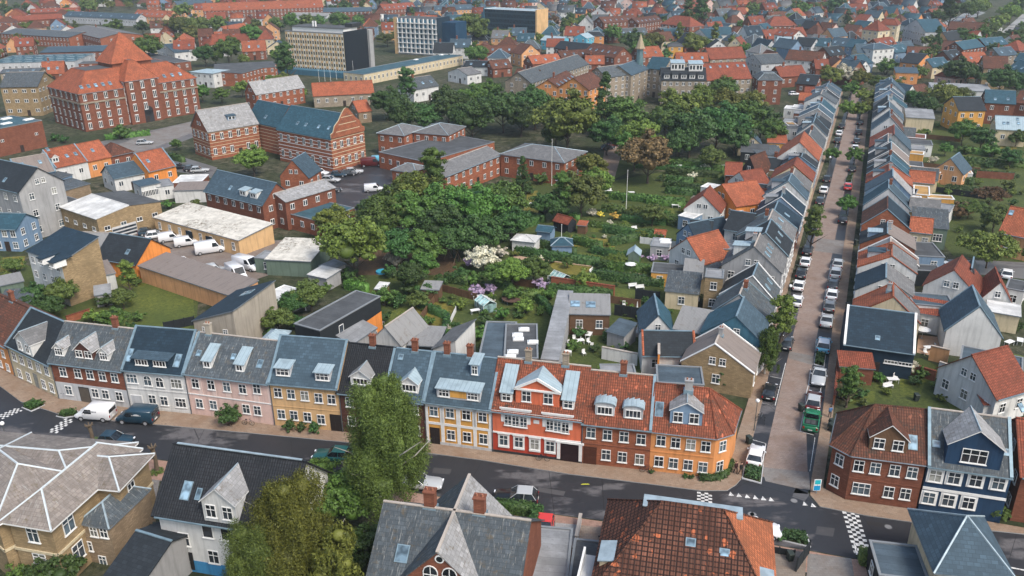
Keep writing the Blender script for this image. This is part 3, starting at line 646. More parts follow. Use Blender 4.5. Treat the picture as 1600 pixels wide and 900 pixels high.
def tree(px, py, rp, kind='round', col='g', stretch=1., lab=None, R_=None, loc=None, low=1.2, hf=1., var=None):
    """(px, py): crown centre in the photo, rp: its radius there in photo pixels"""
    vz = {'round': .80, 'tall': 1.25, 'weep': 1.35, 'cone': 1.1, 'open': .6, 'bush': .62}[kind]
    if kind == 'round': rp *= 1.16
    if loc is None:
        Rw = 3.
        for _ in range(12):
            zc = Rw*vz*(low if kind != 'bush' else 1.)*hf; p = G(px, py, zc); Rw = rp*PXY(p)[2]/FPX/(.62 if kind == 'tall' else (.78 if kind == 'weep' else (.5 if kind == 'cone' else 1.)))
    else: Rw = R_; zc = Rw*vz*(low if kind != 'bush' else 1.)*hf; p = Vector((loc[0], loc[1], zc))
    ppm = near_px(p); lod = 0 if Rw*ppm > 75 else (1 if Rw*ppm > 17 else 2); v = random.randrange(3) if var is None else var
    if lod == 0: v = 0 if var is None else var
    me = crown(kind, col, lod, v); cat = 'bush' if kind == 'bush' else 'tree'
    root = empty({'bush': 'bush', 'cone': 'conifer_tree', 'weep': 'birch_tree'}.get(kind, 'broadleaf_tree'), (p.x, p.y, 0), random.uniform(0, 6.28)); c = _o('crown', me, root, (0, 0, zc)); c.scale = (Rw, Rw, Rw*stretch)
    if kind != 'bush':
        hh = max(1., zc-Rw*vz*.15); key = (v if kind != 'weep' else 3)
        if key not in TRM: TRM[key] = trunk_mesh(key, 1., .055)
        t = _o('trunk', TRM[key], root, (0, 0, 0)); t.scale = (hh*1.0, hh*1.0, hh)
    else:
        if 'stem' not in TRM:
            a = MB(); m = M('bark', (.07, .05, .04))
            for i in range(6): a.bar((0, 0, -.1), (math.cos(i*1.05)*.5, math.sin(i*1.05)*.5, .7), .035, m, .012, 5)
            o = a.build('stem', uv=False); COL.objects.unlink(o); TRM['stem'] = o.data; bpy.data.objects.remove(o)
        t = _o('stem', TRM['stem'], root, (0, 0, 0)); t.scale = (Rw, Rw, Rw)
    root.scale = (1, 1, 1)
    tag(root, lab or f"{TW[col]} {KW[kind]}", cat); root['_auto'] = 0 if lab else 1; TREES.append((p.x, p.y, Rw)); return root
def hedge(pts, wd=1.1, ht=1.5, col='h', lab=None, cr='F', dens=1.):
    P = [G(*C_(cr, p), 0) if len(p) == 2 else Vector(p) for p in pts]; o0 = P[0].copy(); ps = []; ns = []; ev = []; ef = []
    for a, b in zip(P[:-1], P[1:]):
        d = (b-a); L = d.length; d.normalize(); s = Vector((-d.y, d.x, 0)); ppm = near_px((a+b)/2); ls = max(.16, min(.8, 2.6/ppm))
        n = int(min(9000, L*(wd+2*ht)*dens/(ls*ls)*1.5)); u = rng.uniform(0, L, n); f = rng.uniform(0, wd+2*ht, n)
        lp = np.sin(u*1.9+f)*.06+np.sin(u*.7)*.08
        x = np.where(f < ht, -wd/2-lp, np.where(f < ht+wd, f-ht-wd/2, wd/2+lp)); z = np.where(f < ht, f, np.where(f < ht+wd, ht+lp, wd+2*ht-f))
        nx = np.where(f < ht, -1, np.where(f < ht+wd, 0, 1)); nz = np.where((f >= ht) & (f < ht+wd), 1, .25)
        base = np.array(a-o0); D = np.array(d); Sv = np.array(s)
        ps.append(base+u[:, None]*D+x[:, None]*Sv+np.stack([0*z, 0*z, z], 1)+rng.normal(size=(n, 3))*.07)
        ns.append(nx[:, None]*Sv+np.stack([0*z, 0*z, nz], 1)+rng.normal(size=(n, 3))*.5); lsz = ls
        k = len(ev)
        for q, zz in ((a, 0), (b, 0)):
            for sg in (-1, 1):
                for z_ in (-.05, ht*.93): v = q-o0+s*sg*wd*.43; ev.append((v.x, v.y, z_))
        ef += [[k, k+4, k+5, k+1], [k+2, k+3, k+7, k+6], [k+1, k+5, k+7, k+3], [k, k+1, k+3, k+2], [k+4, k+6, k+7, k+5]]
    ps = np.concatenate(ps); ns = np.concatenate(ns); me = quads_mesh('hedge', ps, ns, lsz*rng.uniform(.7, 1.4, len(ps)), M('leaf', LEAFC[col]), 1.3, (np.array(ev), ef))
    o = bpy.data.objects.new('hedge', me); o.location = o0; link(o); tag(o, lab or f"{TW[col]} clipped garden hedge", 'hedge'); return o

# ------------------------------------------------------------------ cars
def loft(st, mat, name):
    """st: list of stations (y, [(x,z)...]) half profiles mirrored; closed"""
    a = MB(); rings = []
    for y, pr in st:
        ring = [(x, y, z) for x, z in pr]+[(-x, y, z) for x, z in pr[::-1]]; rings.append(ring)
    b = 0; n = len(rings[0]); a.v = [p for r_ in rings for p in r_]; k = a.m(mat)
    for i in range(len(rings)-1):
        for j in range(n):
            j2 = (j+1) % n; a.f.append((i*n+j, (i+1)*n+j, (i+1)*n+j2, i*n+j2)); a.mi.append(k)
    a.f.append(tuple(range(n))); a.mi.append(k); a.f.append(tuple((len(rings)-1)*n+n-1-i for i in range(n))); a.mi.append(k); return a
PAINT0 = M('carpaint', (.6, .6, .6)); CG = M('glass', (.02, .026, .032))
def make_car(kind):
    """car pointing +y, origin on the ground"""
    spec = dict(hatch=(4.1, 1.80, 1.47), sedan=(4.6, 1.84, 1.43), estate=(4.6, 1.84, 1.5), suv=(4.5, 1.9, 1.66), van=(4.4, 1.85, 1.85), bigvan=(5.4, 2.0, 2.35), pickup=(4.9, 1.9, 1.7))[kind]
    L, Wd, Ht = spec; hl = L/2; hw = Wd/2; root = empty('parked_car' if 'van' not in kind else 'parked_van')
    bt = {'hatch': .92, 'sedan': .9, 'estate': .92, 'suv': 1.05, 'van': 1.05, 'bigvan': 1.2, 'pickup': 1.05}[kind]
    hood = {'van': .95, 'bigvan': 1.12}.get(kind, bt-.12); full = kind in ('van', 'bigvan')
    def pr(w_, t, bz=.24): return [(w_*.86, bz), (w_*.99, bz+.14), (w_, (bz+t)*.5), (w_*.985, t-.1), (w_*.90, t)]
    yw = {'hatch': .62, 'sedan': .5, 'estate': .58, 'suv': .58, 'van': hl-1.0, 'bigvan': hl-.95, 'pickup': .65}[kind]     # windscreen base
    yr = {'hatch': -hl+.22, 'sedan': -hl+.95, 'estate': -hl+.2, 'suv': -hl+.2, 'pickup': -.55}.get(kind, -hl+.06)
    tb = bt if kind != 'pickup' else bt
    st = [(-hl, pr(hw*.80, bt-.22, .34)), (-hl+.08, pr(hw*.92, bt-.08, .28)), (-hl+.3, pr(hw*.985, tb)), (0, pr(hw, bt)), (yw-.05, pr(hw, bt-.01)), (yw+.25, pr(hw, hood+.04)), (hl-.45, pr(hw*.97, hood-.02)), (hl-.12, pr(hw*.88, hood-.14, .28)), (hl, pr(hw*.74, hood-.28, .34))]
    if full: st = [(-hl, pr(hw*.97, Ht-.16, .34)), (-hl+.06, pr(hw, Ht-.03, .26)), (yw-.75, pr(hw, Ht)), (yw-.55, pr(hw*.985, Ht-.06)), (yw+.12, pr(hw*.98, hood+.08)), (hl-.3, pr(hw*.95, hood-.08)), (hl-.06, pr(hw*.88, hood-.24, .28)), (hl, pr(hw*.76, hood-.38, .34))]
    loft(st, PAINT0, 'body').build('body', root, True, uv=False)
    g = MB()
    if not full:
        rw = hw*.76; rz = Ht-.03; ys = yw-.75 if kind != 'suv' else yw-.65; ye = yr+(.42 if kind in ('hatch', 'suv', 'estate') else .6 if kind == 'sedan' else .12)
        lo = [(-hw*.93, yr, bt-.04), (hw*.93, yr, bt-.04), (hw*.93, yw, bt-.05), (-hw*.93, yw, bt-.05)]; hi = [(-rw, ye, rz-.02), (rw, ye, rz-.02), (rw, ys, rz), (-rw, ys, rz)]
        g.hexa(lo, hi, CG); g.build('windows', root, uv=False)
        rf = MB(); rf.hexa([(-rw-.03, ye-.05, rz-.02), (rw+.03, ye-.05, rz-.02), (rw+.03, ys+.04, rz-.01), (-rw-.03, ys+.04, rz-.01)], [(-rw*.9, ye+.05, rz+.05), (rw*.9, ye+.05, rz+.05), (rw*.9, ys-.08, rz+.05), (-rw*.9, ys-.08, rz+.05)], PAINT0)
        for sg in (-1, 1):
            for (p, q) in (((sg*hw*.93, yw, bt-.05), (sg*rw, ys, rz)), ((sg*hw*.93, yr, bt-.04), (sg*rw, ye, rz)), ((sg*hw*.935, (yw+yr)/2-.1, bt-.05), (sg*rw*1.01, (ys+ye)/2, rz))): rf.bar(p, q, .035, PAINT0, n=5)
        rf.build('roof_panel', root, uv=False)
        if kind == 'pickup':
            b = MB(); m = M('paint', (.02, .03, .025)); b.box(-hw*.8, hw*.8, -hl+.25, -.72, bt-.02, bt+.012, m)
            for x0, x1, y0, y1 in ((-hw*.95, -hw*.85, -hl+.1, -.6), (hw*.85, hw*.95, -hl+.1, -.6), (-hw*.85, hw*.85, -hl+.1, -hl+.2)): b.box(x0, x1, y0, y1, bt-.03, bt+.16, PAINT0)
            for x in (-.4, .2): b.box(x-.2, x+.3, -hl+.5, -1.0, bt+.012, bt+.1, M('paint', (.06, .06, .06)))
            b.build('cargo_bed', root, uv=False)
    else:
        # windscreen, side and rear glass panels
        g.face([(-hw*.84, yw+.10, hood+.13), (hw*.84, yw+.10, hood+.13), (hw*.80, yw-.52, Ht-.07), (-hw*.80, yw-.52, Ht-.07)], CG)
        for sg in (-1, 1):
            q = [(sg*(hw+.006), yw-1.3, Ht*.58), (sg*(hw+.006), yw-.12, Ht*.58), (sg*(hw+.004), yw-.58, Ht-.2), (sg*(hw+.004), yw-1.3, Ht-.2)]
            g.face(q if sg > 0 else q[::-1], CG)
            if kind == 'bigvan': g.face([(sg*.1, -hl-.004, Ht*.6), (sg*.8, -hl-.004, Ht*.6), (sg*.78, -hl-.004, Ht-.3), (sg*.1, -hl-.004, Ht-.3)], CG)
        if kind == 'van': g.face([(.7, -hl-.004, Ht*.6), (-.7, -hl-.004, Ht*.6), (-.66, -hl-.004, Ht-.28), (.66, -hl-.004, Ht-.28)], CG)
        g.build('windows', root, uv=False)
    wl = MB(); rr = .33 if kind != 'bigvan' else .36; wl.bar((-.11, 0, 0), (.11, 0, 0), rr, M('rubber'), n=16); wl.bar((-.118, 0, 0), (.118, 0, 0), rr*.6, M('paint', (.3, .3, .31)), n=12)
    w0 = wl.build('wheel', uv=False); COL.objects.unlink(w0)
    for sx in (-1, 1):
        for yy in (hl-.85, -hl+.82): _o('wheel', w0.data, root, (sx*(hw-.10), yy, rr))
    bpy.data.objects.remove(w0)
    hz = hood-.24 if not full else hood-.36
    for sx in (-1, 1):
        a = MB(); a.box(-.17, .17, -.10, .03, -.07, .07, M('lamp', (.75, .77, .8))); o = a.build('headlight', root, uv=False); o.location = (sx*hw*.66, hl-.02, hz+.02)
        a = MB(); a.box(-.09, .09, -.02, .10, -.14, .14, M('lamp', (.28, .012, .012))); o = a.build('tail_light', root, uv=False); o.location = (sx*hw*.78, -hl+.01, bt-.28)
        a = MB(); a.box(-.09, .09, -.05, .05, -.06, .08, PAINT0); o = a.build('wing_mirror', root, uv=False); o.location = (sx*(hw+.07), yw-.25 if not full else yw-.35, bt+.02)
    a = MB(); a.box(-.26, .26, -.012, .012, -.06, .06, WHITE); o = a.build('number_plate', root, uv=False); o.location = (0, -hl-.005, .55)
    return root
CARP = {}
CCOL = dict(white=(.70, .71, .72), silver=(.38, .40, .41), black=(.012, .013, .015), dark=(.03, .035, .042), grey=(.12, .13, .14), red=(.55, .04, .035), blue=(.03, .12, .24), lblue=(.14, .45, .62), green=(.015, .16, .075), dgreen=(.02, .10, .095), dred=(.09, .012, .012), navy=(.018, .045, .07))
CW = dict(lblue='pale blue', dgreen='dark green', dred='dark red', dark='dark grey', navy='dark blue')
KN = dict(hatch='hatchback', sedan='saloon car', estate='estate car', suv='tall family car', van='small van', bigvan='large panel van', pickup='open pickup')
CARS = []
def car(kind, col, px, py, ang, lab=None, hint='', group=None, z=0., s=1.08, roofcol=None, cr='F'):
    """ang: degrees, the way the bonnet points, clockwise from straight away from the camera"""
    p = G(*C_(cr, (px, py)), z+.5); p.z = z
    if kind not in CARP: CARP[kind] = make_car(kind); root = CARP[kind]; fresh = True
    else: root = copy_tree(CARP[kind]); fresh = False
    root.location = p; root.rotation_euler = (0, 0, -R(ang)); root.scale = (s, s, s)
    m = M('carpaint', CCOL[col])
    for ch in root.children:
        for i, sl_ in enumerate(ch.material_slots):
            if ch.data.materials[i] == PAINT0: sl_.link = 'OBJECT'; sl_.material = m if not (roofcol and ch.name.startswith('roof_panel')) else M('carpaint', CCOL[roofcol])
    if lab and fresh is None: pass
    tag(root, lab or f"{CW.get(col, col)} {KN[kind]} {hint}", 'van' if 'van' in kind else ('pickup' if kind == 'pickup' else 'car'), group); root['_auto'] = 0 if lab else 1
    CARS.append(root); return root

# ------------------------------------------------------------------ street things
def strip(pts, z, mat, name, kind='structure', cr='F', th=None, zpx=0.):
    P = [G(*C_(cr, p), zpx) for p in pts]; a = MB(); c = P[0]
    q = [(p.x, p.y, z) for p in P]
    area = sum(q[i][0]*q[(i+1) % len(q)][1]-q[(i+1) % len(q)][0]*q[i][1] for i in range(len(q)))
    if area < 0: q = q[::-1]
    if th: a.prism([(x, y) for x, y, _ in q], z-th, z, mat[1] if isinstance(mat, tuple) else mat, mat[0] if isinstance(mat, tuple) else mat)
    else: a.face(q, mat)
    import bmesh
    o = a.build(name, uv=False)
    bm = bmesh.new(); bm.from_mesh(o.data); bmesh.ops.triangulate(bm, faces=[f for f in bm.faces if len(f.verts) > 4]); bm.to_mesh(o.data); bm.free()
    if kind: o['kind'] = kind
    return o
def lamp(px, py, h=4.6, cr='A', hint='', z=.12):
    p = G(*C_(cr, (px, py)), h); a = MB(); m = M('paint', (.08, .09, .09))
    r_ = empty('street_lamp', (p.x, p.y, z)); a.bar((0, 0, 0), (0, 0, .9), .09, m, .07, 8); a.bar((0, 0, .9), (0, 0, h-.45-z), .055, m, .04, 8); a.bar((0, 0, h-.45-z), (0, 0, h-.4-z), .16, m, .16, 10); a.build('pole', r_, uv=False)
    import bmesh
    bm = bmesh.new(); bmesh.ops.create_uvsphere(bm, u_segments=12, v_segments=8, radius=.27); me = bpy.data.meshes.new('lamp_globe'); bm.to_mesh(me); bm.free(); me.materials.append(M('lamp', (.8, .8, .78)))
    for f in me.polygons: f.use_smooth = True
    _o('lamp_globe', me, r_, (0, 0, h-.2-z)); tag(r_, f"slim street lamp with a white globe {hint}", 'street lamp', 'globe street lamps'); r_['_auto'] = 1; return r_
def person(px, py, yaw, top, leg, lab, cr='F', z=.12, walk=.25, hair=(.03, .02, .015)):
    """one continuous skinned body; hair as a child"""
    p = G(*C_(cr, (px, py)), z)
    V = [(0, 0, .95), (0, .0, 1.15), (0, .01, 1.38), (0, .02, 1.50), (0, .04, 1.62), (0, .03, 1.72),
         (-.19, .0, 1.42), (-.25, -.04-walk*.2, 1.15), (-.24, .06-walk*.2, .92), (-.23, .12-walk*.2, .84), (.19, 0, 1.42), (.25, -.04+walk*.3, 1.15), (.24, .10+walk*.3, .94), (.23, .15+walk*.3, .86),
         (-.10, 0, .90), (-.11, walk*.5, .50), (-.11, walk*.55, .09), (-.11, walk*.55+.16, .04), (.10, 0, .90), (.11, -walk*.35, .50), (.11, -walk*1.1, .11), (.11, -walk*1.1+.15, .04)]
    E = [(0, 1), (1, 2), (2, 3), (3, 4), (4, 5), (2, 6), (6, 7), (7, 8), (8, 9), (2, 10), (10, 11), (11, 12), (12, 13), (0, 14), (14, 15), (15, 16), (16, 17), (0, 18), (18, 19), (19, 20), (20, 21)]
    Rr = [.15, .14, .16, .06, .10, .095, .075, .05, .04, .045, .075, .05, .04, .045, .10, .065, .05, .045, .10, .065, .05, .045]
    me = bpy.data.meshes.new('person'); me.from_pydata(V, E, []); o = bpy.data.objects.new('person', me); link(o)
    md = o.modifiers.new('s', 'SKIN'); sv = me.skin_vertices[0].data
    for i, r_ in enumerate(Rr): sv[i].radius = (r_, r_*(.72 if i in (0, 1, 2) else 1))
    sv[0].use_root = True
    o.modifiers.new('u', 'SUBSURF').levels = 2
    dg = bpy.context.evaluated_depsgraph_get(); dg.update(); m2 = bpy.data.meshes.new_from_object(o.evaluated_get(dg)); o.modifiers.clear(); o.data = m2
    m2.materials.clear()
    for m_ in (M('plaster', leg), M('plaster', top), M('paint', (.48, .28, .2)), M('paint', (.03, .03, .03))): m2.materials.append(m_)
    for f in m2.polygons:
        c = f.center; f.material_index = 3 if c.z < .10 else (2 if c.z > 1.5 or (abs(c.x) > .17 and c.z < .9) else (0 if c.z < .93 and abs(c.x) < .2 else 1)); f.use_smooth = True
    o.location = (p.x, p.y, z); o.rotation_euler = (0, 0, R(yaw))
    import bmesh
    bm = bmesh.new(); bmesh.ops.create_uvsphere(bm, u_segments=12, v_segments=8, radius=.125)
    bmesh.ops.delete(bm, geom=[v for v in bm.verts if v.co.z < -.06 or (v.co.y > .06 and v.co.z < .05)], context='VERTS'); hm = bpy.data.meshes.new('hair'); bm.to_mesh(hm); bm.free(); hm.materials.append(M('paint', hair))
    _o('hair', hm, o, (0, .015, 1.69)); tag(o, lab, 'person'); return o
BIKE = []
def bicycle(px, py, yaw, lab, cr='F', z=.12, col=(.03, .03, .035)):
    p = G(*C_(cr, (px, py)), z)
    if not BIKE:
        r_ = empty('bicycle'); m = M('rubber'); f = M('paint', col)
        wh = MB()
        for i in range(18):
            t0, t1 = i*math.tau/18, (i+1)*math.tau/18; wh.bar((.34*math.cos(t0), 0, .34*math.sin(t0)), (.34*math.cos(t1), 0, .34*math.sin(t1)), .025, m, n=4)
        for i in range(6): wh.bar((0, 0, 0), (.33*math.cos(i*1.047), 0, .33*math.sin(i*1.047)), .006, ZINC, n=3)
        w0 = wh.build('wheel', r_, uv=False); w0.location = (-.52, 0, .34); _o('wheel', w0.data, r_, (.55, 0, .34))
        a = MB()
        for q, s_ in (((-.52, 0, .34), (-.08, 0, .32)), ((-.52, 0, .34), (-.2, 0, .8)), ((-.08, 0, .32), (-.2, 0, .84)), ((-.2, 0, .78), (.38, 0, .82)), ((-.08, 0, .32), (.38, 0, .75)), ((.55, 0, .34), (.36, 0, .95))): a.bar(q, s_, .02, f, n=5)
        a.build('frame', r_, uv=False); a = MB(); a.box(-.34, -.1, -.07, .07, .84, .9, m); a.build('saddle', r_, uv=False); a = MB(); a.bar((.34, -.28, .98), (.34, .28, .98), .018, f, n=5); a.build('handlebar', r_, uv=False); BIKE.append(r_)
    else: r_ = copy_tree(BIKE[0])
    r_.location = (p.x, p.y, z); r_.rotation_euler = (0, R(0), R(yaw)); tag(r_, lab, 'bicycle', 'bicycles parked by the houses'); r_['_auto'] = 0; return r_
def pole_thing(px, py, h, lab, name='flagpole', cat='flagpole', r=.07, cr='F', col=(.75, .75, .73), base=True):
    p = G(*C_(cr, (px, py)), 0 if base else h); a = MB(); m = M('paint', col); a.bar((0, 0, -.2), (0, 0, h), r, m, r*.55, 8); a.bar((0, 0, h), (0, 0, h+.12), r*1.4, m, r*.6, 8); a.box(-.18, .18, -.18, .18, -.1, .06, wm('grey'))
    o = a.build(name, uv=False); o.location = (p.x, p.y, 0); tag(o, lab, cat); return o
def fence(pts, lab, h=1.7, cr='F', col='wood', name='fence', th=.08, cat='fence', z=0):
    P = [G(*C_(cr, p), 0) for p in pts]; a = MB(); m = wm(col)
    for p, q in zip(P[:-1], P[1:]):
        d = (q-p); L = d.length; d.normalize(); s = Vector((-d.y, d.x, 0))*th/2; lo = [p-s-P[0], q-s-P[0], q+s-P[0], p+s-P[0]]; a.hexa([(*v[:2], -.05) for v in lo], [(*v[:2], h) for v in lo], m)
        if name == 'garden_wall': lo = [p-s*1.5-P[0], q-s*1.5-P[0], q+s*1.5-P[0], p+s*1.5-P[0]]; a.hexa([(*v[:2], h+.004) for v in lo], [(*v[:2], h+.1) for v in lo], rm('red') if col in ('brick', 'obrick') else MORTAR)
        elif h < 2.6:
            n = int(L/1.8)+1
            for i in range(n+1):
                c = p+d*(L*i/n)-P[0]; a.box(c.x-.06, c.x+.06, c.y-.06, c.y+.06, -.05, h+.12, m)
    o = a.build(name); o.location = P[0]; tag(o, lab, cat); return o
FURN = {}
def furniture(kind, px, py, yaw=0., cr='F', lab=None, z=0.02, s=1., col=None):
    key = (kind, col)
    if key not in FURN:
        W_ = M('paint', col or (.68, .68, .66)); a = MB()
        if kind == 'table':
            r_ = empty('garden_table'); a.box(-.8, .8, -.45, .45, .70, .74, W_); a.build('table_top', r_)
            for x in (-.7, .7):
                for y in (-.35, .35): b = MB(); b.bar((x, y, 0), (x, y, .7), .03, W_); b.build('leg', r_, uv=False)
        elif kind == 'chair':
            r_ = empty('garden_chair'); a.box(-.26, .26, -.26, .26, .40, .45, W_); a.build('seat', r_)
            b = MB(); b.box(-.26, .26, .24, .29, .45, .98, W_); b.build('backrest', r_)
            for x in (-.22, .22):
                for y in (-.22, .22): b = MB(); b.bar((x, y, 0), (x, y, .4), .025, W_); b.build('leg', r_, uv=False)
        elif kind == 'parasol':
            r_ = empty('garden_parasol'); a.bar((0, 0, 0), (0, 0, 2.3), .03, W_); a.box(-.25, .25, -.25, .25, 0, .08, wm('grey')); a.build('pole', r_); b = MB()
            for i in range(8):
                t0, t1 = i*math.tau/8, (i+1)*math.tau/8; b.face([(0, 0, 2.45), (1.4*math.cos(t0), 1.4*math.sin(t0), 2.05), (1.4*math.cos(t1), 1.4*math.sin(t1), 2.05)], W_); b.face([(0, 0, 2.42), (1.4*math.cos(t1), 1.4*math.sin(t1), 2.02), (1.4*math.cos(t0), 1.4*math.sin(t0), 2.02)], W_)
            b.build('canopy', r_)
        elif kind == 'closed_parasol':
            r_ = empty('closed_parasol'); a.bar((0, 0, 0), (0, 0, 1.), .03, W_); a.box(-.25, .25, -.25, .25, 0, .08, wm('grey')); a.build('pole', r_); b = MB(); b.bar((0, 0, .9), (0, 0, 2.5), .22, W_, .05, 8); b.build('canopy', r_)
        elif kind == 'trampoline':
            r_ = empty('trampoline'); m = M('paint', (.03, .03, .035)); b = MB(); b.bar((0, 0, .78), (0, 0, .8), 1.6, m, n=20); b.build('mat', r_, uv=False); a.bar((0, 0, .74), (0, 0, .86), 1.8, M('paint', col or (.10, .06, .045)), n=20); a.build('rim', r_, uv=False)
            for i in range(6): b = MB(); t = i*math.tau/6; b.bar((1.7*math.cos(t), 1.7*math.sin(t), 0), (1.7*math.cos(t), 1.7*math.sin(t), .75), .03, ZINC); b.build('leg', r_, uv=False)
        elif kind == 'greenhouse':
            r_ = empty('greenhouse'); g = M('glass', (.22, .34, .33)); a.box(-1.2, 1.2, -1.6, 1.6, 0, 1.5, g); a.build('glass_wall', r_); b = MB(); b.slab([(-1.3, -1.65, 1.5), (0, -1.65, 2.3), (0, 1.65, 2.3), (-1.3, 1.65, 1.5)], .05, g); b.slab([(0, -1.65, 2.3), (1.3, -1.65, 1.5), (1.3, 1.65, 1.5), (0, 1.65, 2.3)], .05, g); b.build('glass_roof', r_); b = MB()
            for y in (-1.62, -.8, 0, .8, 1.62):
                for sg in (-1, 1): b.bar((sg*1.22, y, 0), (sg*1.3, y, 1.52), .03, WHITE); b.bar((sg*1.3, y, 1.55), (0, y, 2.35), .03, WHITE)
            b.bar((0, -1.65, 2.35), (0, 1.65, 2.35), .04, WHITE); b.build('frame', r_, uv=False)
        elif kind == 'swing':
            r_ = empty('swing_set'); m = M('wood', (.28, .2, .13))
            for y in (-1.6, 1.6):
                for x in (-1, 1): a.bar((x, y, 0), (0, y, 2.3), .07, m)
            a.bar((0, -1.8, 2.3), (0, 1.8, 2.3), .07, m); a.build('frame', r_)
            for y in (-.6, .6):
                b = MB(); b.box(-.15, .15, y-.25, y+.25, .5, .54, m)
                for q in (-.22, .22): b.bar((0, y+q, .54), (0, y+q, 2.3), .012, ZINC, n=4)
                b.build('swing_seat', r_)
        elif kind == 'bench':
            r_ = empty('garden_bench'); a.box(-.8, .8, -.22, .22, .42, .47, W_); a.build('seat', r_); b = MB(); b.box(-.8, .8, .2, .25, .5, .9, W_); b.build('backrest', r_)
            for x in (-.7, .7): b = MB(); b.box(x-.04, x+.04, -.2, .24, 0, .42, W_); b.build('leg', r_)
        elif kind == 'bin':
            r_ = empty('wheelie_bin'); m = M('paint', col or (.03, .04, .035)); a.hexa([(-.24, -.28, .08), (.24, -.28, .08), (.24, .28, .08), (-.24, .28, .08)], [(-.3, -.36, 1.0), (.3, -.36, 1.0), (.3, .36, 1.0), (-.3, .36, 1.0)], m); a.build('body', r_); b = MB(); b.hexa([(-.32, -.4, 1.0), (.32, -.4, 1.0), (.32, .38, 1.0), (-.32, .38, 1.0)], [(-.28, -.34, 1.08), (.28, -.34, 1.08), (.28, .38, 1.12), (-.28, .38, 1.12)], m); b.build('lid', r_)
            for x in (-.25, .25): b = MB(); b.bar((x-.03, .28, .1), (x+.03, .28, .1), .1, M('rubber'), n=10); b.build('wheel', r_)
        elif kind == 'pool':
            r_ = empty('paddling_pool'); a.bar((0, 0, 0), (0, 0, .4), 1.1, M('paint', (.05, .3, .5)), n=20); a.build('wall', r_, uv=False); b = MB(); b.bar((0, 0, .4), (0, 0, .42), 1.0, M('lamp', (.05, .35, .5)), n=20); b.build('water', r_, uv=False)
        FURN[key] = r_
    else: r_ = copy_tree(FURN[key])
    p = G(*C_(cr, (px, py)), z+.3); r_.location = (p.x, p.y, z); r_.rotation_euler = (0, 0, R(yaw)); r_.scale = (s, s, s)
    nm = {'table': 'garden table', 'chair': 'garden chair', 'closed_parasol': 'parasol', 'parasol': 'parasol', 'swing': 'swing set', 'bench': 'bench', 'bin': 'wheelie bin', 'pool': 'paddling pool'}.get(kind, kind)
    tag(r_, lab or nm, nm); r_['_auto'] = 0 if lab else 1; return r_

def merge(roots, name, label, cat):
    """many tiny far things -> one object of kind stuff"""
    bpy.context.view_layer.update(); mats = []; V = []; LP = []; LS = []; MI = []; UV = []; nv = nl = 0; dead = []
    def walk(o):
        dead.append(o)
        for c in o.children: walk(c)
    for r_ in roots: walk(r_)
    for o in dead:
        if o.type != 'MESH': continue
        me = o.data; n = len(me.vertices); co = np.empty(n*3); me.vertices.foreach_get('co', co); mw = np.array(o.matrix_world); co = co.reshape(-1, 3)@mw[:3, :3].T+mw[:3, 3]; V.append(co)
        l = np.empty(len(me.loops), dtype=np.int32); me.loops.foreach_get('vertex_index', l); LP.append(l+nv); ls = np.empty(len(me.polygons), dtype=np.int32); me.polygons.foreach_get('loop_start', ls); LS.append(ls+nl)
        mi = np.empty(len(me.polygons), dtype=np.int32); me.polygons.foreach_get('material_index', mi); mp = []
        for m in me.materials:
            if m not in mats: mats.append(m)
            mp.append(mats.index(m))
        MI.append(np.array(mp, dtype=np.int32)[np.clip(mi, 0, len(mp)-1)]); u = np.zeros(len(me.loops)*2, dtype=np.float32)
        if me.uv_layers: me.uv_layers[0].data.foreach_get('uv', u)
        UV.append(u); nv += n; nl += len(l)
    me = bpy.data.meshes.new(name); V = np.concatenate(V); LP = np.concatenate(LP); LS = np.concatenate(LS); me.vertices.add(len(V)); me.vertices.foreach_set('co', V.astype(np.float32).ravel()); me.loops.add(len(LP)); me.loops.foreach_set('vertex_index', LP)
    me.polygons.add(len(LS)); me.polygons.foreach_set('loop_start', LS); me.polygons.foreach_set('material_index', np.concatenate(MI))
    for m in mats: me.materials.append(m)
    me.update(calc_edges=True); ul = me.uv_layers.new(name='UVMap'); ul.data.foreach_set('uv', np.concatenate(UV))
    ds = set(dead); THINGS[:] = [t for t in THINGS if t not in ds]; bpy.data.batch_remove(dead)
    o = link(bpy.data.objects.new(name, me)); tag(o, label, cat, kind='stuff'); return o
def view_size(o, r_=1.):
    p = o.location; x, y, zc = PXY((p.x, p.y, 2.)); return (r_/zc if zc > 0 else 0)*(1 if -20 < x < 1620 and y > -12 else .3)
# ================================================================== the setting
a = MB(); a.face([(-900, -60, 0), (900, -60, 0), (2600, 3200, 0), (-2600, 3200, 0)], M('ground')); o = a.build('ground', uv=False); o['kind'] = 'structure'
ASPH = M('asphalt', (.030, .031, .035)); PAVE = M('paving', (.275, .205, .15)); BRICKRD = M('paving', (.25, .195, .165)); GREYP = M('paving', (.20, .19, .18)); YARD = M('paving', (.20, .17, .15)); KERB = wm('grey'); LINE = M('marking', (.62, .62, .60))
LAWN = M('grass', (.115, .155, .032)); LAWNY = M('grass', (.21, .20, .04)); PINKP = M('paving', (.34, .22, .17))
strip([(-60, 600), (0, 604), (32, 628), (100, 650), (245, 664), (400, 678), (537, 691), (750, 719), (888, 741), (1025, 758), (1094, 767), (1136, 767), (1152, 757), (1160, 745), (1264, 748), (1262, 772), (1279, 792), (1354, 806), (1438, 818), (1600, 835), (1800, 858), (1800, 925), (1574, 897), (1329, 872), (1265, 860), (1190, 848), (958, 816), (800, 794), (617, 764), (200, 712), (60, 692), (0, 680), (-60, 660)], .012, ASPH, 'main_street')
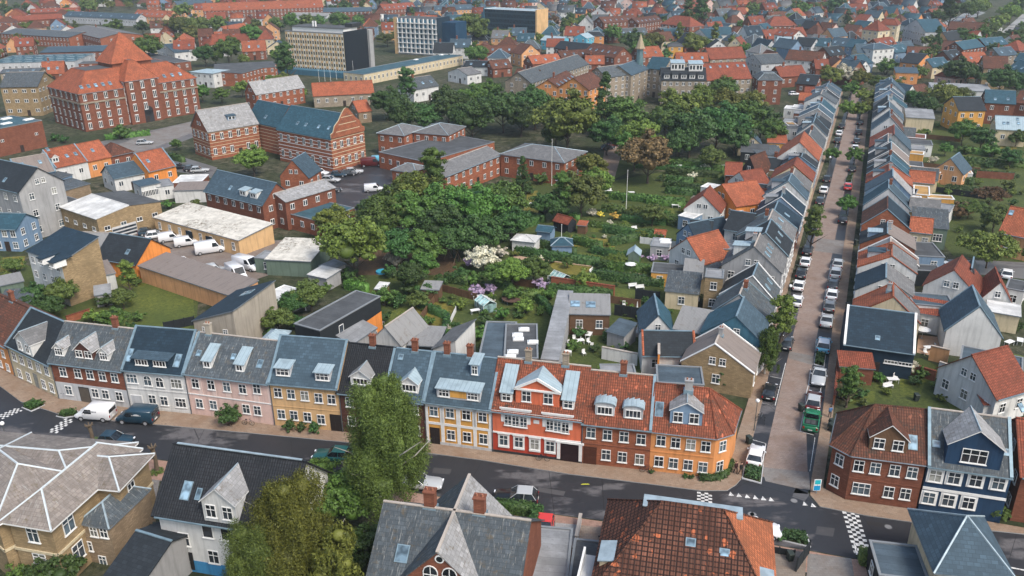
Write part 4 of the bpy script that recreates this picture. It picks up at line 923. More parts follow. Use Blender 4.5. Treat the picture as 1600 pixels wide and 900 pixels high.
strip([(1158, 747), (1183, 640), (1205, 560), (1232, 470), (1262, 370), (1290, 275), (1312, 200), (1330, 140), (1347, 140), (1345, 200), (1337, 275), (1325, 370), (1312, 470), (1301, 560), (1290, 640), (1268, 748), (1262, 772), (1160, 765)], .016, ASPH, 'parking_lane')
strip([(1189, 745), (1192, 727), (1209, 653), (1230, 563), (1249, 481), (1269, 383), (1297, 290), (1319, 200), (1333, 140), (1343, 140), (1337, 200), (1321, 291), (1303, 383), (1284, 481), (1270, 563), (1259, 653), (1262, 740), (1263, 745)], .022, BRICKRD, 'brick_street')
strip([(1190, 730), (1264, 738), (1266, 766), (1240, 762), (1196, 752)], .028, GREYP, 'cobbled_crossing')
strip([(1233, 549), (1232, 560), (1271, 571), (1274, 557)], .028, GREYP, 'cobbled_hump'); strip([(1277, 372), (1273, 392), (1330, 400), (1332, 378)], .028, GREYP, 'cobbled_hump')
# raised pavements
strip([(-60, 560), (0, 575), (24, 587), (92, 622), (204, 637), (299, 646), (429, 664), (535, 674), (666, 691), (769, 705), (907, 723), (1014, 735), (1112, 746), (1136, 737), (1152, 680), (1180, 590), (1210, 475), (1250, 345), (1290, 210), (1312, 140), (1318, 140), (1306, 190), (1292, 240), (1272, 300), (1253, 370), (1234, 440), (1215, 520), (1198, 600), (1178, 678), (1158, 748), (1150, 757), (1136, 766), (1094, 766), (1025, 757), (888, 740), (750, 718), (537, 690), (400, 677), (245, 663), (100, 649), (32, 627), (0, 603), (-60, 599)], .12, (PAVE, KERB), 'pavement', th=.14, zpx=.12)
strip([(1360, 140), (1355, 190), (1350, 240), (1340, 330), (1325, 450), (1313, 560), (1296, 690), (1286, 762), (1320, 780), (1431, 796), (1530, 812), (1660, 835), (1660, 850), (1600, 834), (1438, 817), (1354, 805), (1281, 791), (1266, 773), (1268, 746), (1283, 660), (1292, 590), (1302, 500), (1313, 420), (1325, 340), (1335, 260), (1343, 200), (1349, 140)], .12, (PAVE, KERB), 'pavement', th=.14, zpx=.12)
strip([(-60, 672), (60, 693), (200, 713), (617, 765), (800, 795), (958, 817), (1190, 849), (1265, 861), (1329, 873), (1574, 898), (1700, 915), (1700, 950), (1330, 908), (1190, 880), (960, 845), (800, 818), (700, 805), (617, 790), (200, 745), (-60, 700)], .12, (PINKP, KERB), 'pavement', th=.14, zpx=.12)
strip([(200, 745), (250, 752), (240, 800), (190, 860), (160, 800)], .13, GREYP, 'forecourt'); strip([(617, 790), (700, 805), (690, 990), (560, 990)], .015, M('ground'), 'garden_soil')
strip([(868, 818), (908, 822), (900, 858), (862, 850)], .135, M('paving', (.30, .30, .29)), 'drive'); strip([(908, 822), (958, 828), (945, 865), (902, 858)], .135, M('paving', (.30, .24, .19)), 'drive')
strip([(1195, 855), (1260, 865), (1255, 940), (1190, 940)], .125, M('paving', (.22, .19, .16)), 'yard'); strip([(1262, 866), (1330, 874), (1340, 940), (1258, 940)], .125, GREYP, 'yard')
# yards and roads behind
strip([(218, 368), (245, 362), (385, 378), (505, 372), (470, 420), (420, 430), (360, 450), (225, 418), (180, 350), (20, 300), (40, 280), (150, 330)], .02, YARD, 'yard')
strip([(485, 275), (520, 262), (600, 252), (640, 262), (600, 330), (560, 330), (480, 300)], .02, M('asphalt', (.035, .036, .04)), 'car_park')
strip([(140, 225), (330, 183), (345, 198), (250, 235), (340, 262), (330, 278), (240, 262)], .02, M('asphalt', (.12, .12, .12)), 'back_road')
strip([(185, 226), (240, 205), (300, 190), (330, 195), (240, 232), (200, 240)], .028, GREYP, 'forecourt')
strip([(720, 96), (800, 86), (830, 96), (720, 112)], .02, M('asphalt', (.09, .09, .095)), 'car_park')
strip([(1530, 80), (1600, 20), (1660, -10), (1640, 40), (1540, 96)], .02, M('asphalt', (.30, .29, .27)), 'avenue')
strip([(1395, 70), (1450, 45), (1520, 15), (1540, 20), (1440, 60), (1400, 82), (1260, 92), (1250, 86)], .02, M('asphalt', (.22, .22, .21)), 'back_road')
strip([(1480, 405), (1600, 410), (1640, 440), (1490, 425)], .02, M('asphalt', (.14, .14, .14)), 'car_park')
strip([(945, 230), (975, 225), (960, 280), (940, 265)], .02, M('paving', (.25, .19, .15)), 'yard')
strip([(560, 380), (700, 385), (720, 430), (560, 430)], .02, M('grass', (.12, .08, .045)), 'earth_play_area')
GRD = M('grass', (.078, .112, .028))
for gp in ([(560, 430), (640, 420), (760, 395), (800, 370), (860, 300), (1000, 275), (1190, 240), (1215, 262), (1130, 400), (1080, 480), (1010, 590), (880, 580), (700, 560), (560, 545)], [(1400, 190), (1600, 190), (1700, 420), (1490, 400), (1430, 330), (1405, 250)], [(0, 400), (120, 440), (215, 425), (310, 470), (305, 520), (140, 520), (0, 470)], [(1330, 570), (1440, 560), (1600, 640), (1580, 660), (1320, 640)], [(800, 270), (930, 235), (1000, 260), (860, 330), (800, 370)]):
    strip(gp, .014, GRD, 'garden_ground')
LW = [((200, 440), (300, 452), (305, 500), (290, 520), (175, 512), (165, 470), LAWN), ((985, 360), (1080, 362), (1075, 392), (990, 388), LAWNY, 'M3'), ((370, 668), (640, 700), (640, 745), (350, 740), LAWNY, 'M3'), ((360, 760), (560, 800), (540, 815), (350, 790), LAWN, 'M3'),
 ((410, 272), (700, 312), (672, 372), (480, 345), LAWNY, 'N3'), ((790, 335), (990, 350), (1050, 400), (780, 360), LAWNY, 'N3'), ((100, 400), (160, 390), (165, 540), (60, 560), LAWNY, 'M3'), ((560, 470), (880, 500), (870, 545), (560, 520), LAWN, 'M3'),
 ((980, 560), (1130, 520), (1250, 560), (1180, 715), (1000, 715), LAWNY, 'N2'), ((820, 600), (960, 540), (1040, 580), (980, 720), (840, 690), LAWN, 'N2'), ((1280, 660), (1400, 660), (1380, 760), (1300, 800), LAWN, 'N2'), ((200, 610), (300, 620), (260, 690), (120, 700), LAWN, 'N3'),
 ((730, 430), (1040, 460), (1000, 510), (700, 480), LAWN, 'N3'), ((850, 560), (960, 560), (930, 600), (850, 600), LAWN, 'N3'), ((480, 590), (640, 600), (620, 660), (500, 650), LAWN, 'M3'), ((940, 510), (1010, 500), (1020, 540), (940, 530), LAWN, 'M3'),
 ((1170, 165), (1420, 190), (1400, 215), (1180, 195), LAWN, 'M4'), ((1280, 240), (1440, 250), (1440, 280), (1280, 270), LAWN, 'M4'), ((1460, 90), (1560, 100), (1550, 140), (1450, 130), LAWNY, 'M4'), ((1110, 600), (1400, 650), (1350, 720), (1180, 740), LAWN, 'K8'), ((880, 540), (1030, 560), (1000, 640), (890, 640), LAWN, 'K8'), ((1440, 390), (1584, 420), (1584, 520), (1540, 480), LAWN, 'K8'), ((600, 600), (750, 620), (740, 680), (600, 690), LAWN, 'K8'),
 ((20, 250), (160, 240), (140, 320), (0, 340), LAWNY, 'N1'), ((520, 280), (590, 270), (600, 330), (520, 330), LAWN, 'M4')]
for i, it in enumerate(LW):
    crp = it[-1] if isinstance(it[-1], str) else 'F'; mt = it[-2] if isinstance(it[-1], str) else it[-1]
    strip([p for p in it if isinstance(p, tuple)], .032+.004*(i % 3), mt, 'lawn', kind='structure', cr=crp)
strip([(205, 235), (420, 262), (400, 275), (340, 320), (220, 280)], .045, M('paving', (.42, .30, .22)), 'garden_path', cr='N3'); strip([(420, 262), (700, 300), (695, 308), (415, 272)], .045, M('paving', (.42, .30, .22)), 'garden_path', cr='N3'); strip([(970, 345), (1010, 352), (1060, 385), (1160, 400), (1160, 410), (1050, 395)], .045, M('paving', (.42, .34, .26)), 'garden_path', cr='N3')
strip([(920, 580), (1080, 590), (1060, 630), (900, 615)], .05, M('paving', (.5, .42, .35)), 'terrace', cr='N3'); strip([(900, 680), (1010, 690), (1000, 750), (890, 740)], .05, M('paving', (.5, .42, .35)), 'terrace', cr='N3')
strip([(990, 300), (1160, 320), (1150, 440), (980, 400)], .05, M('paving', (.45, .3, .2)), 'terrace', cr='K8')
# painted markings
def marks(name, polys, cr='F', z=.034): 
    a = MB()
    for pl in polys:
        q = [G(*C_(cr, p), 0) for p in pl]; q = [(p.x, p.y, z) for p in q]
        ar = sum(q[i][0]*q[(i+1) % len(q)][1]-q[(i+1) % len(q)][0]*q[i][1] for i in range(len(q)))
        a.face(q if ar > 0 else q[::-1], LINE)
    o = a.build(name, uv=False); o['kind'] = 'structure'; return o
def mline(pts, wd=.12, cr='F', z=.034, name='road_line'):
    a = MB(); P = [G(*C_(cr, p), 0) for p in pts]
    for p, q in zip(P[:-1], P[1:]):
        d = (q-p).normalized(); s = Vector((-d.y, d.x, 0))*wd/2; a.face([(*(v[:2]), z) for v in (p-s, q-s, q+s, p+s)], LINE)
    o = a.build(name, uv=False); o['kind'] = 'structure'; return o
def tri(pts, cr):   # give way triangles
    a = MB()
    for x, y in pts:
        p = G(*C_(cr, (x, y)), 0); a.face([(p.x-.32, p.y-.3, .036), (p.x+.32, p.y-.36, .036), (p.x+.06, p.y+.42, .036)], LINE)
    o = a.build('give_way_triangles', uv=False); o['kind'] = 'structure'
tri([(1230, 440), (1275, 447), (1321, 453), (1367, 459), (1412, 465), (1455, 470)], 'K6'); tri([(349, 495), (395, 503)], 'K7')
def checker(p0, p1, n, rows, wd, cr):
    a = MB(); A_ = G(*C_(cr, p0), 0); B_ = G(*C_(cr, p1), 0); d = (B_-A_); L = d.length/n; d.normalize(); s = Vector((-d.y, d.x, 0)); e = wd/rows
    for i in range(n):
        for j in range(rows):
            if (i+j) % 2: continue
            c = A_+d*(L*i)+s*(e*j-wd/2); q = [c, c+d*L, c+d*L+s*e, c+s*e]; a.face([(v.x, v.y, .036) for v in q], LINE)
    o = a.build('checkered_hump_marking', uv=False); o['kind'] = 'structure'
checker((1083, 432), (1083, 505), 8, 4, 1.7, 'K6'); checker((606, 542), (680, 792), 18, 4, 1.7, 'K7')
checker((0, 690), (125, 638), 9, 4, 1.5, 'K1'); checker((440, 700), (325, 785), 8, 4, 1.5, 'K1')
mline([(630, 716), (975, 770)], .16, 'K7'); mline([(628, 712), (643, 782)], .14, 'K7'); mline([(160, 645), (205, 652)], .3, 'K7'); mline([(1490, 850), (1584, 868)], .2, 'K7')
mline([(275, 740), (290, 640), (228, 622)], .1, 'A'); mline([(383, 262), (333, 462), (273, 450)], .1, 'A'); mline([(270, 450), (333, 462)], .1, 'A'); mline([(309, 325), (368, 336)], .1, 'A'); mline([(450, 583), (472, 470), (480, 400), (490, 362), (500, 290)], .1, 'A'); mline([(450, 583), (515, 600)], .1, 'A'); mline([(490, 362), (552, 378)], .1, 'A'); mline([(570, 225), (545, 400)], .1, 'A'); mline([(522, 212), (528, 150)], .1, 'A')
mline([(430, 320), (395, 470), (352, 660)], .1, 'B'); mline([(535, 405), (505, 560), (475, 740)], .1, 'B'); mline([(450, 840), (445, 895)], .1, 'B'); mline([(500, 10), (487, 95)], .1, 'B'); mline([(412, 395), (340, 590)], .08, 'C'); mline([(490, 430), (470, 560)], .08, 'C')
mline([(520, 612), (496, 770)], .07, 'A', .036)
for i, (pts, k, c) in enumerate([([(520, 375), (560, 380), (540, 420), (500, 415)], 'K6', .05), ([(150, 400), (300, 425), (290, 450), (140, 425)], 'K6', .075), ([(420, 620), (520, 632), (510, 680), (410, 665)], 'K7', .06), ([(700, 590), (820, 605), (815, 630), (695, 612)], 'K7', .03), ([(1000, 290), (1100, 300), (1090, 330), (990, 320)], 'K5', .06), ([(520, 180), (640, 195), (630, 225), (510, 210)], 'K4', .055), ([(1220, 90), (1400, 110), (1395, 135), (1215, 115)], 'K4', .06), ([(300, 405), (380, 440), (350, 480), (280, 455)], 'K7', .09), ([(760, 150), (860, 160), (850, 185), (750, 175)], 'K4', .022)]):
    strip(pts, .016, M('asphalt', (c, c*.98, c)), 'asphalt_patch', cr=k)
MH = M('paint', (.10, .10, .105))
for i, (x, y, k) in enumerate([(60, 555, 'K7'), (290, 478, 'K7'), (820, 625, 'K7'), (1345, 553, 'K6'), (412, 385, 'K6')]):
    p = G(*C_(k, (x, y)), 0); a = MB()
    if i < 4: a.bar((0, 0, 0), (0, 0, .03), .42, MH, n=16); a.bar((0, 0, .03), (0, 0, .036), .34, M('paint', (.2, .2, .2)), n=16)
    else:
        for t in range(0, 4): a.box(-.5+.06*t, .5-.06*t, -.05+t*.02, .05+t*.02, .0, .01+t*.004, M('paint', (.5, .5, .05)))
    o = a.build('manhole_cover' if i < 4 else 'paint_mark', uv=False); o.location = (p.x, p.y, .016); o['kind'] = 'structure'
# ================================================================== front terrace (from the left)
def K(cr, pts): return [C_(cr, p) for p in pts]
def front(bl, br, z, d, rise, wall, roof, wins=(), crw='K1', **k):
    kw = dict(base=(bl, br), oh=.3, ve='z', auto=False, gut=True, cr='F', a=None, b=None); kw.update(k)
    h = house(kw.pop('cr'), kw.pop('a'), kw.pop('b'), z, d, rise, 'x', wall, roof, z0=.12, **kw)
    for p in wins:
        x, zz = h_f(h, C_(crw, p[:2])); h.spot('f', x, zz, *(p[2:]))
    return h
HF = {}
h = HF[0] = front((-55, 545), (24, 587), 5.0, 9.5, 4.0, 'ochre', 'brown', [(5, 350, .9, 1.2), (20, 290, .9, 1.2), (50, 375, .9, 1.2)], lab='ochre end house with dark red roof at the left edge of the photo', ve=None, ch_px=[(22, 478)])
h = HF[1] = front((24, 587), (92, 622), 5.5, 9., 3.9, 'cream', 'dark', [(90, 307), (137, 330), (188, 352), (240, 375), (292, 395), (125, 412), (180, 435), (275, 480), (325, 502)], lab='cream house with black roof and one large white gabled dormer', ve='z')
dormer(h, C_('K1', (160, 290)), 4.0, 1.9, 'gable', 'grey', 'white', 2, 'c', .95, 1.3, rg=1.5)
x, zz = h_f(h, C_('K1', (240, 500))); door(h.root, (x, -.012, 0.12), 1.1, 2.3, 0, (.30, .30, .27)); deco(h, [(0, h.W, 2.75, 2.9, .06)], wm('cream'))
h = HF[2] = front((92, 622), (204, 637), 6.0, 9., 3.9, 'brick', 'slate2', [(395, 403), (487, 413), (563, 420), (640, 430), (717, 440), (433, 517), (598, 535), (662, 543), (748, 555)], lab='house with brick upper floor and grey ground floor, three gabled dormers', ch_px=[C_('K1', (735, 160))] and [(183, 518)], ve=None)
a = MB(); a.box(-.01, h.W+.01, -.05, -.004, 0, 2.85, wm('lgrey')); o = a.build('ground_floor_render', h.root)
for ch in list(h.root.children):
    if ch.name.startswith('window') and ch.location.z < 3: ch.location.y -= .06
x, zz = h_f(h, C_('K1', (533, 545))); a = MB(); a.box(x-.85, x+.85, -.075, -.051, 0, 2.5, DARK); a.box(x-.75, x+.75, -.09, -.076, .0, 2.35, M('wood', (.12, .10, .08))); a.build('gateway', h.root)
for px_, w_, n_ in (((375, 305), 1.5, 1), ((530, 322), 2.9, 2), ((655, 335), 1.5, 1)): dormer(h, C_('K1', px_), w_, 1.25, 'gable', 'lgrey', 'white' if n_ == 1 else 'dbrick', n_, 'c' if n_ > 1 else 't', 1.1 if n_ > 1 else 1.2, 1.05, rg=.75 if n_ == 1 else 1.35)
h = HF[3] = front((204, 637), (299, 646), 6.3, 9., 4.1, 'white', 'navy', [(825, 445, 1.6, 1.4, 't'), (923, 460, 1.15, 1.5, 'a'), (998, 470, 1.15, 1.5, 'a'), (1103, 478, 1.6, 1.4, 't'), (953, 575), (1027, 585), (1130, 597, 1.6, 1.4, 't')], lab='white house with dark blue roof, wide low dormer and round arched windows')
deco(h, [(0, h.W, 3.2, 3.36, .07), (0, h.W, 5.95, 6.25, .12), (0, h.W, .0, .5, .04)], wm('white'))
x, zz = h_f(h, C_('K1', (860, 590))); a = MB(); a.box(x-.9, x+.9, -.06, -.004, 0, 2.3, WHITE); a.box(x-.78, x+.78, -.09, -.06, .1, 2.2, wm('lgrey')); a.build('gate', h.root)
dm = dormer(h, C_('K1', (945, 372)), 5.3, 1.15, 'shed', 'slate', 'navy', 2, 'q', 1.8, .85); 
for q in ((808, 300), (1110, 335)): x, y = h_r(h, C_('K1', q)); skylight(h, x, y, .9, 1.9)
h = HF[4] = front((299, 646), (429, 664), 6.5, 9., 3.7, 'pink', 'slate2', [(1222, 475), (1320, 485), (1418, 497), (1517, 510), (1248, 600), (1335, 610), (1540, 635)], lab='pink house with white framed windows, streaked grey roof and two narrow dormers', chcol='beige', ch_px=[(328, 527)])
for q in ((6, 510), (10, 645)): x, zz = h_f(h, C_('K2', q)); h.spot('f', x, zz)
deco(h, [(0, h.W, 3.25, 3.4, .07), (0, h.W, 6.15, 6.4, .12)]); mw = M('plaster', (.72, .56, .50)); 
for i in range(7): a = MB(); xx = h.W*i/6.0; a.box(max(0, xx-.35), min(h.W, xx+.35), -.03, -.004, 3.4, 6.15, mw); a.build('pilaster', h.root)
for q in ((1297, 378), (1500, 400)): dormer(h, C_('K1', q), 1.3, 1.0, 'flatl', 'zinc', 'white', 1, 'c', .9, .85, long=2.6)
for q in ((1243, 288), (1460, 310)): x, y = h_r(h, C_('K1', q)); skylight(h, x, y, .7, .9)
x, y = h_r(h, C_('K2', (25, 355))); skylight(h, x, y, .8, 1.2)
h = HF[5] = front((429, 664), (535, 674), 6.7, 9.4, 4.3, 'tan', 'slate', [(138, 533), (220, 543), (305, 553), (392, 567), (473, 575), (160, 668), (238, 675), (323, 685), (408, 700)], 'K2', lab='tan plastered house with blue slate roof and two box dormers')
deco(h, [(0, h.W, 3.1, 3.22, .05), (0, h.W, 6.4, 6.65, .1)], wm('tan')); x, zz = h_f(h, C_('K2', (500, 720))); door(h.root, (x, -.012, 0.1), 1.5, 2.5, 0, (.03, .022, .02))
for q in ((170, 432), (417, 462)): dormer(h, C_('K2', q), 2.0, 1.25, 'shed', 'zinc', 'lgrey', 1, 't', 1.7, .95)
h = HF[6] = front((535, 674), (604, 683), 6.15, 9.4, 4.5, 'dbrick', 'black', [(586, 593), (662, 600), (600, 710), (680, 705)], 'K2', lab='dark brown brick house with black tiled roof and white gabled dormer', ve=None, ch_px=[(583, 541)])
dormer(h, C_('K2', (655, 495)), 2.7, 1.35, 'gable', 'corr', 'white', 1, 'q', 2.0, .85, rg=1.0)
h = HF[7] = front((604, 683), (666, 691), 6.1, 9.4, 4.5, 'dbrick', 'slate', [(908, 630), (990, 640), (1001, 768)], 'K2', lab='dark brown brick house with blue slate roof, behind the weeping birch', ch_px=[(649, 547)])
dormer(h, C_('K2', (960, 537)), 2.3, 1.4, 'gable', 'zinc', 'white', 1, 'q', 1.9, .95, rg=.9)
for q in ((835, 463), (872, 465)): x, y = h_r(h, C_('K2', q)); skylight(h, x, y, .9, 1.1)
x, y = h_r(h, C_('K2', (905, 312))); skylight(h, x, y, .7, .8)
WY = [(1112, 648), (1213, 660), (1315, 672), (1417, 685), (1220, 798), (1320, 810), (1422, 823)]
h = HF[8] = front((666, 691), (769, 705), 6.35, 9.4, 4.3, 'yellow', 'slate', [], 'K2', lab='yellow house with thick white panel frames and a wide dormer', ch_px=[(735, 554), (699, 551)])
a = MB(); pw = WHITE; a.box(-.01, h.W+.01, -.06, -.004, 3.0, 3.35, pw); a.box(-.01, h.W+.01, -.08, -.004, 5.95, 6.35, pw); a.box(0, h.W, -.05, -.004, 0, .5, wm('lgrey'))
cx = [h_f(h, C_('K2', q))[0] for q in WY[:4]]
for x in [.25]+[(cx[i]+cx[i+1])/2 for i in range(3)]+[h.W-.25]: a.box(x-.22, x+.22, -.05, -.004, .5, 3.0, pw)
for x in cx:
    for s in (-1, 1): a.box(x+s*.98-.2, x+s*.98+.2, -.05, -.004, 3.35, 5.95, pw)
    a.box(x-.98, x+.98, -.05, -.004, 5.55, 5.95, pw)
a.build('panel_frames', h.root)
for q in WY: x, zz = h_f(h, C_('K2', q)); h.spot('f', x, zz, 1.1, 1.45)
x, zz = h_f(h, C_('K2', (1120, 800))); door(h.root, (x, -.012, 0.1), 1.3, 2.4, 0, (.03, .022, .02))
dm = dormer(h, C_('K2', (1265, 578)), 5.6, 1.35, 'shed', 'zinc', 'lgrey', 1, 'p', .1, .1)
for c_ in list(dm.children):
    if c_.name.startswith(('window', 'pane')): bpy.data.objects.remove(c_)
xb, yb = h_r(h, C_('K2', (1265, 578))); zb = h.z+.14+yb*h.sl; a = MB(); a.box(xb-1.05, xb+1.05, yb-.05, yb-.006, zb+.25, zb+1.2, wm('yellow')); a.build('dormer_panel', dm)
for s in (-1, 1): add_win(dm, (xb+s*1.85, yb-.02, zb+.72), 1.35, .95, 't')
dormer(h, C_('K2', (1368, 428)), 1.1, 1.6, 'shed', 'zinc', 'slate' if False else 'lblue', 1, 'c', .75, 1.2)
h = HF[9] = front((769, 705), (907, 723), 6.3, 9.4, 4.6, 'red', 'redold', [], 'K3', lab='red and orange house with white cornices and a large pedimented dormer', chcol='gbrick', ch_px=[(826, 564), (884, 571)], ve=None)
a = MB(); a.box(-.01, h.W+.01, -.03, -.004, 3.15, 6.3, wm('coral')); a.build('upper_render', h.root)
a = MB(); a.box(0, h.W, -.12, -.031, 3.0, 3.2, WHITE); a.box(0, h.W, -.2, -.031, 5.95, 6.28, WHITE); a.box(0, h.W, -.06, -.004, 0, .45, DARK)
for q in ((203, 440), (440, 470)):
    x, zz = h_f(h, C_('K3', q)); a.box(x-2.0, x+2.0, -.14, -.031, zz+.98, zz+1.2, WHITE); a.box(x-1.85, x+1.85, -.08, -.031, zz-.85, zz+.98, WHITE)
a.build('cornice', h.root)
for q in ((160, 455), (203, 462), (248, 468), (397, 485), (440, 492), (485, 500)): x, zz = h_f(h, C_('K3', q)); o = h.spot('f', x, zz, .92, 1.5, 'g'); o.location.y -= .075
a = MB()
for q in ((135, 572), (221, 584), (311, 596), (398, 607)):
    x, zz = h_f(h, C_('K3', q)); h.spot('f', x, zz, 1.1, 1.5); a.box(x-.78, x+.78, -.16, -.004, zz+.92, zz+1.1, WHITE); a.box(x-.72, x+.72, -.14, -.004, zz-1.02, zz-.84, WHITE)
    for s in (-1, 1): a.box(x+s*.63-.09, x+s*.63+.09, -.05, -.004, zz-.84, zz+.92, WHITE)
x, zz = h_f(h, C_('K3', (508, 640)))
for s in (-1, 1): a.box(x+s*1.35-.2, x+s*1.35+.2, -.18, -.004, .4, 2.75, WHITE)
a.box(x-1.75, x+1.75, -.24, -.004, 2.75, 3.0, WHITE); a.build('window_surrounds', h.root); o = door(h.root, (x, -.012, .1), 2.2, 2.6, 0, (.028, .012, .015))
x, zz = h_f(h, C_('K3', (320, 468))); a = MB(); a.box(x-.35, x+.35, -.07, -.031, zz-.25, zz+.25, WHITE); a.build('plaque', h.root)
dm = dormer(h, C_('K3', (325, 372)), 5.4, 1.9, 'gable', 'zinc', 'coral', 2, 'c', 1.15, 1.45, rg=1.5, front='coral')
x, y = h_r(h, C_('K3', (325, 372))); zb = h.z+.14+y*h.sl; a = MB(); t0 = zb+1.9
a.box(x-2.85, x+2.85, y-.2, y-.006, t0-.02, t0+.2, WHITE)
for s in (-1, 1): a.hexa([(x+s*2.9, y-.2, t0), (x+s*2.9, y-.008, t0), (x, y-.008, t0+1.62), (x, y-.2, t0+1.62)], [(x+s*2.9, y-.2, t0+.22), (x+s*2.9, y-.008, t0+.22), (x, y-.008, t0+1.84), (x, y-.2, t0+1.84)], WHITE)
a.build('pediment', dm)
for q in ((150, 352), (500, 395)): dormer(h, C_('K3', q), 1.45, 1.2, 'flatl', 'zinc', 'white', 1, 'c', 1.1, 1.0, long=3.3)
h = HF[10] = front((907, 723), (1014, 735), 6.0, 9.2, 4.5, 'obrick', 'redold', [(630, 530), (723, 543), (817, 553), (914, 567), (715, 655), (807, 668), (905, 681)], 'K3', lab='orange brown brick house with tiled roof and two arched metal dormers', ch_px=[(974, 587)], wsz=(1.1, 1.45))
deco(h, [(0, h.W, 2.95, 3.08, .06), (0, h.W, 5.75, 5.95, .1)], wm('brick')); x, zz = h_f(h, C_('K3', (624, 655))); door(h.root, (x, -.012, .1), 1.6, 2.5, 0, (.10, .035, .02))
for q in ((707, 432), (867, 452)): dormer(h, C_('K3', q), 2.3, 1.35, 'arch', 'zinc', 'lgrey', 1, 'q', 1.8, 1.0, rg=.45)

for k in range(1, 11):
    h = HF[k]; a = MB(); a.bar((.12, -.1, 0), (.12, -.1, h.z), .06, M('zinc', (.10, .12, .14)), n=6); a.build('downpipe', h.root, uv=False)

def poly_house(lab, basepx, off, z, rise, ridge, faces, wall, roof, wins, extra=None, z0=.12, cat='house', name='house'):
    """footprint: photo points of the visible corners + metric offsets for the hidden ones; ridge: photo points at ridge height"""
    P = [G(*p, z0) for p in basepx]
    for k, dx, dy in off: P.append(P[k]+Vector((dx, dy, 0)))
    h = Bld(); o0 = P[0].copy(); d = P[1]-P[0]; ang = math.atan2(d.y, d.x); h.root = empty(name, (o0.x, o0.y, 0), ang); h.Mw = Matrix.Translation((o0.x, o0.y, 0)) @ Matrix.Rotation(ang, 4, 'Z'); h.Mi = h.Mw.inverted(); h.ang = ang; h.top = h; h.lrz = 0; h.put = lambda o, loc=(0, 0, 0), rz=0.: o
    L = [h.Mi @ Vector((p.x, p.y, 0)) for p in P]; n = len(L); h.L = L; wb = MB(); m = wm(wall)
    for i in range(n):
        j = (i+1) % n; wb.face([(L[i].x, L[i].y, 0), (L[j].x, L[j].y, 0), (L[j].x, L[j].y, z), (L[i].x, L[i].y, z)], m)
    wb.build('wall', h.root); c = sum(L, Vector())/n
    E = [Vector((p.x, p.y, z+.04))+(Vector((p.x, p.y, 0))-c).normalized()*.38 for p in L]; E = [Vector((e.x, e.y, z+.04)) for e in E]
    RP = [h.Mi @ G(*p, z+rise) for p in ridge]; pts = E+RP; rb = MB(); r_ = rm(roof)
    for f in faces: rb.face([pts[i] for i in f], r_)
    for i in range(n): rb.bar(E[i]-Vector((0, 0, .06)), E[(i+1) % n]-Vector((0, 0, .06)), .08, GUT, n=5)
    for f in faces:
        for i in range(len(f)):
            a_, b_ = f[i], f[(i+1) % len(f)]
            if a_ >= n or b_ >= n: rb.bar(pts[a_], pts[b_], .12, r_ if roof != 'slate' else ZINC, n=5)
    h.roofo = rb.build('roof', h.root); h.W, h.d, h.z, h.rise, h.rt, h.ry = d.length, 9., z, rise, 'x', .5; h.near = True
    def spot(i, px, w_=1.1, h_=1.45, ty='c'):
        a_, b_ = L[i], L[(i+1) % n]; dd = (b_-a_).normalized(); nrm = Vector((dd.y, -dd.x, 0)); q = h_plane(h, px, (a_.x, a_.y, 0), nrm); q = q+nrm*.012; return add_win(h.root, q, w_, h_, ty, math.atan2(dd.y, dd.x))
    h.spoti = spot
    for i, q in wins: spot(i, *q)
    h.bot = [h.Mw @ p for p in L]; h.auto = False; h.wall = wall; h.roofk = roof; tag(h.root, lab, cat); ALLB.append(h); 
    rr = [h.Mi @ G(*p, z+rise) for p in ridge]; h.sl = rise/max(.5, rr[0].y); h.yr = rr[0].y; return h
h = HF[11] = poly_house('ochre corner house with chamfered corner, hipped red roof and blue gabled dormer', [(1014, 735), (1112, 746), (1136, 738), (1148, 701)], [(3, -3.5, 3.2), (0, 2.4, 9.4)], 5.65, 4.4, [(1024, 598), (1109, 607)], [(0, 1, 7, 6), (1, 2, 7), (2, 3, 7), (3, 4, 7), (4, 5, 6, 7)], 'ochre', 'redold',
  [(0, (C_('K3', q))) and (0, (C_('K3', q),)) for q in ((1027, 575), (1110, 587), (1196, 597), (1281, 608), (1015, 692), (1097, 703), (1180, 713), (1264, 725))]+[(1, (C_('K3', q), 1.0, 1.45)) for q in ((1376, 605), (1358, 720))])
deco(h, [(0, h.L[1].x, 2.85, 3.0, .05)], wm('ochre')); dormer(h, C_('K3', (1165, 490)), 3.7, 2.0, 'gable', 'lgrey', 'lblue', 2, 'c', 1.1, 1.35, rg=1.1)
for q in ((1017, 398, 1., 1.8), (1275, 432, .7, .9)): x, y = h_r(h, C_('K3', q[:2])); skylight(h, x, y, q[2], q[3])
x, _ = h_ridge(h, C_('K3', (1183, 270))); chimney(h.roofo, *(h.Mi @ G(*C_('K3', (1183, 285)), 10.05))[:2], 10.05, 1.2, .9, .6, 'grey')
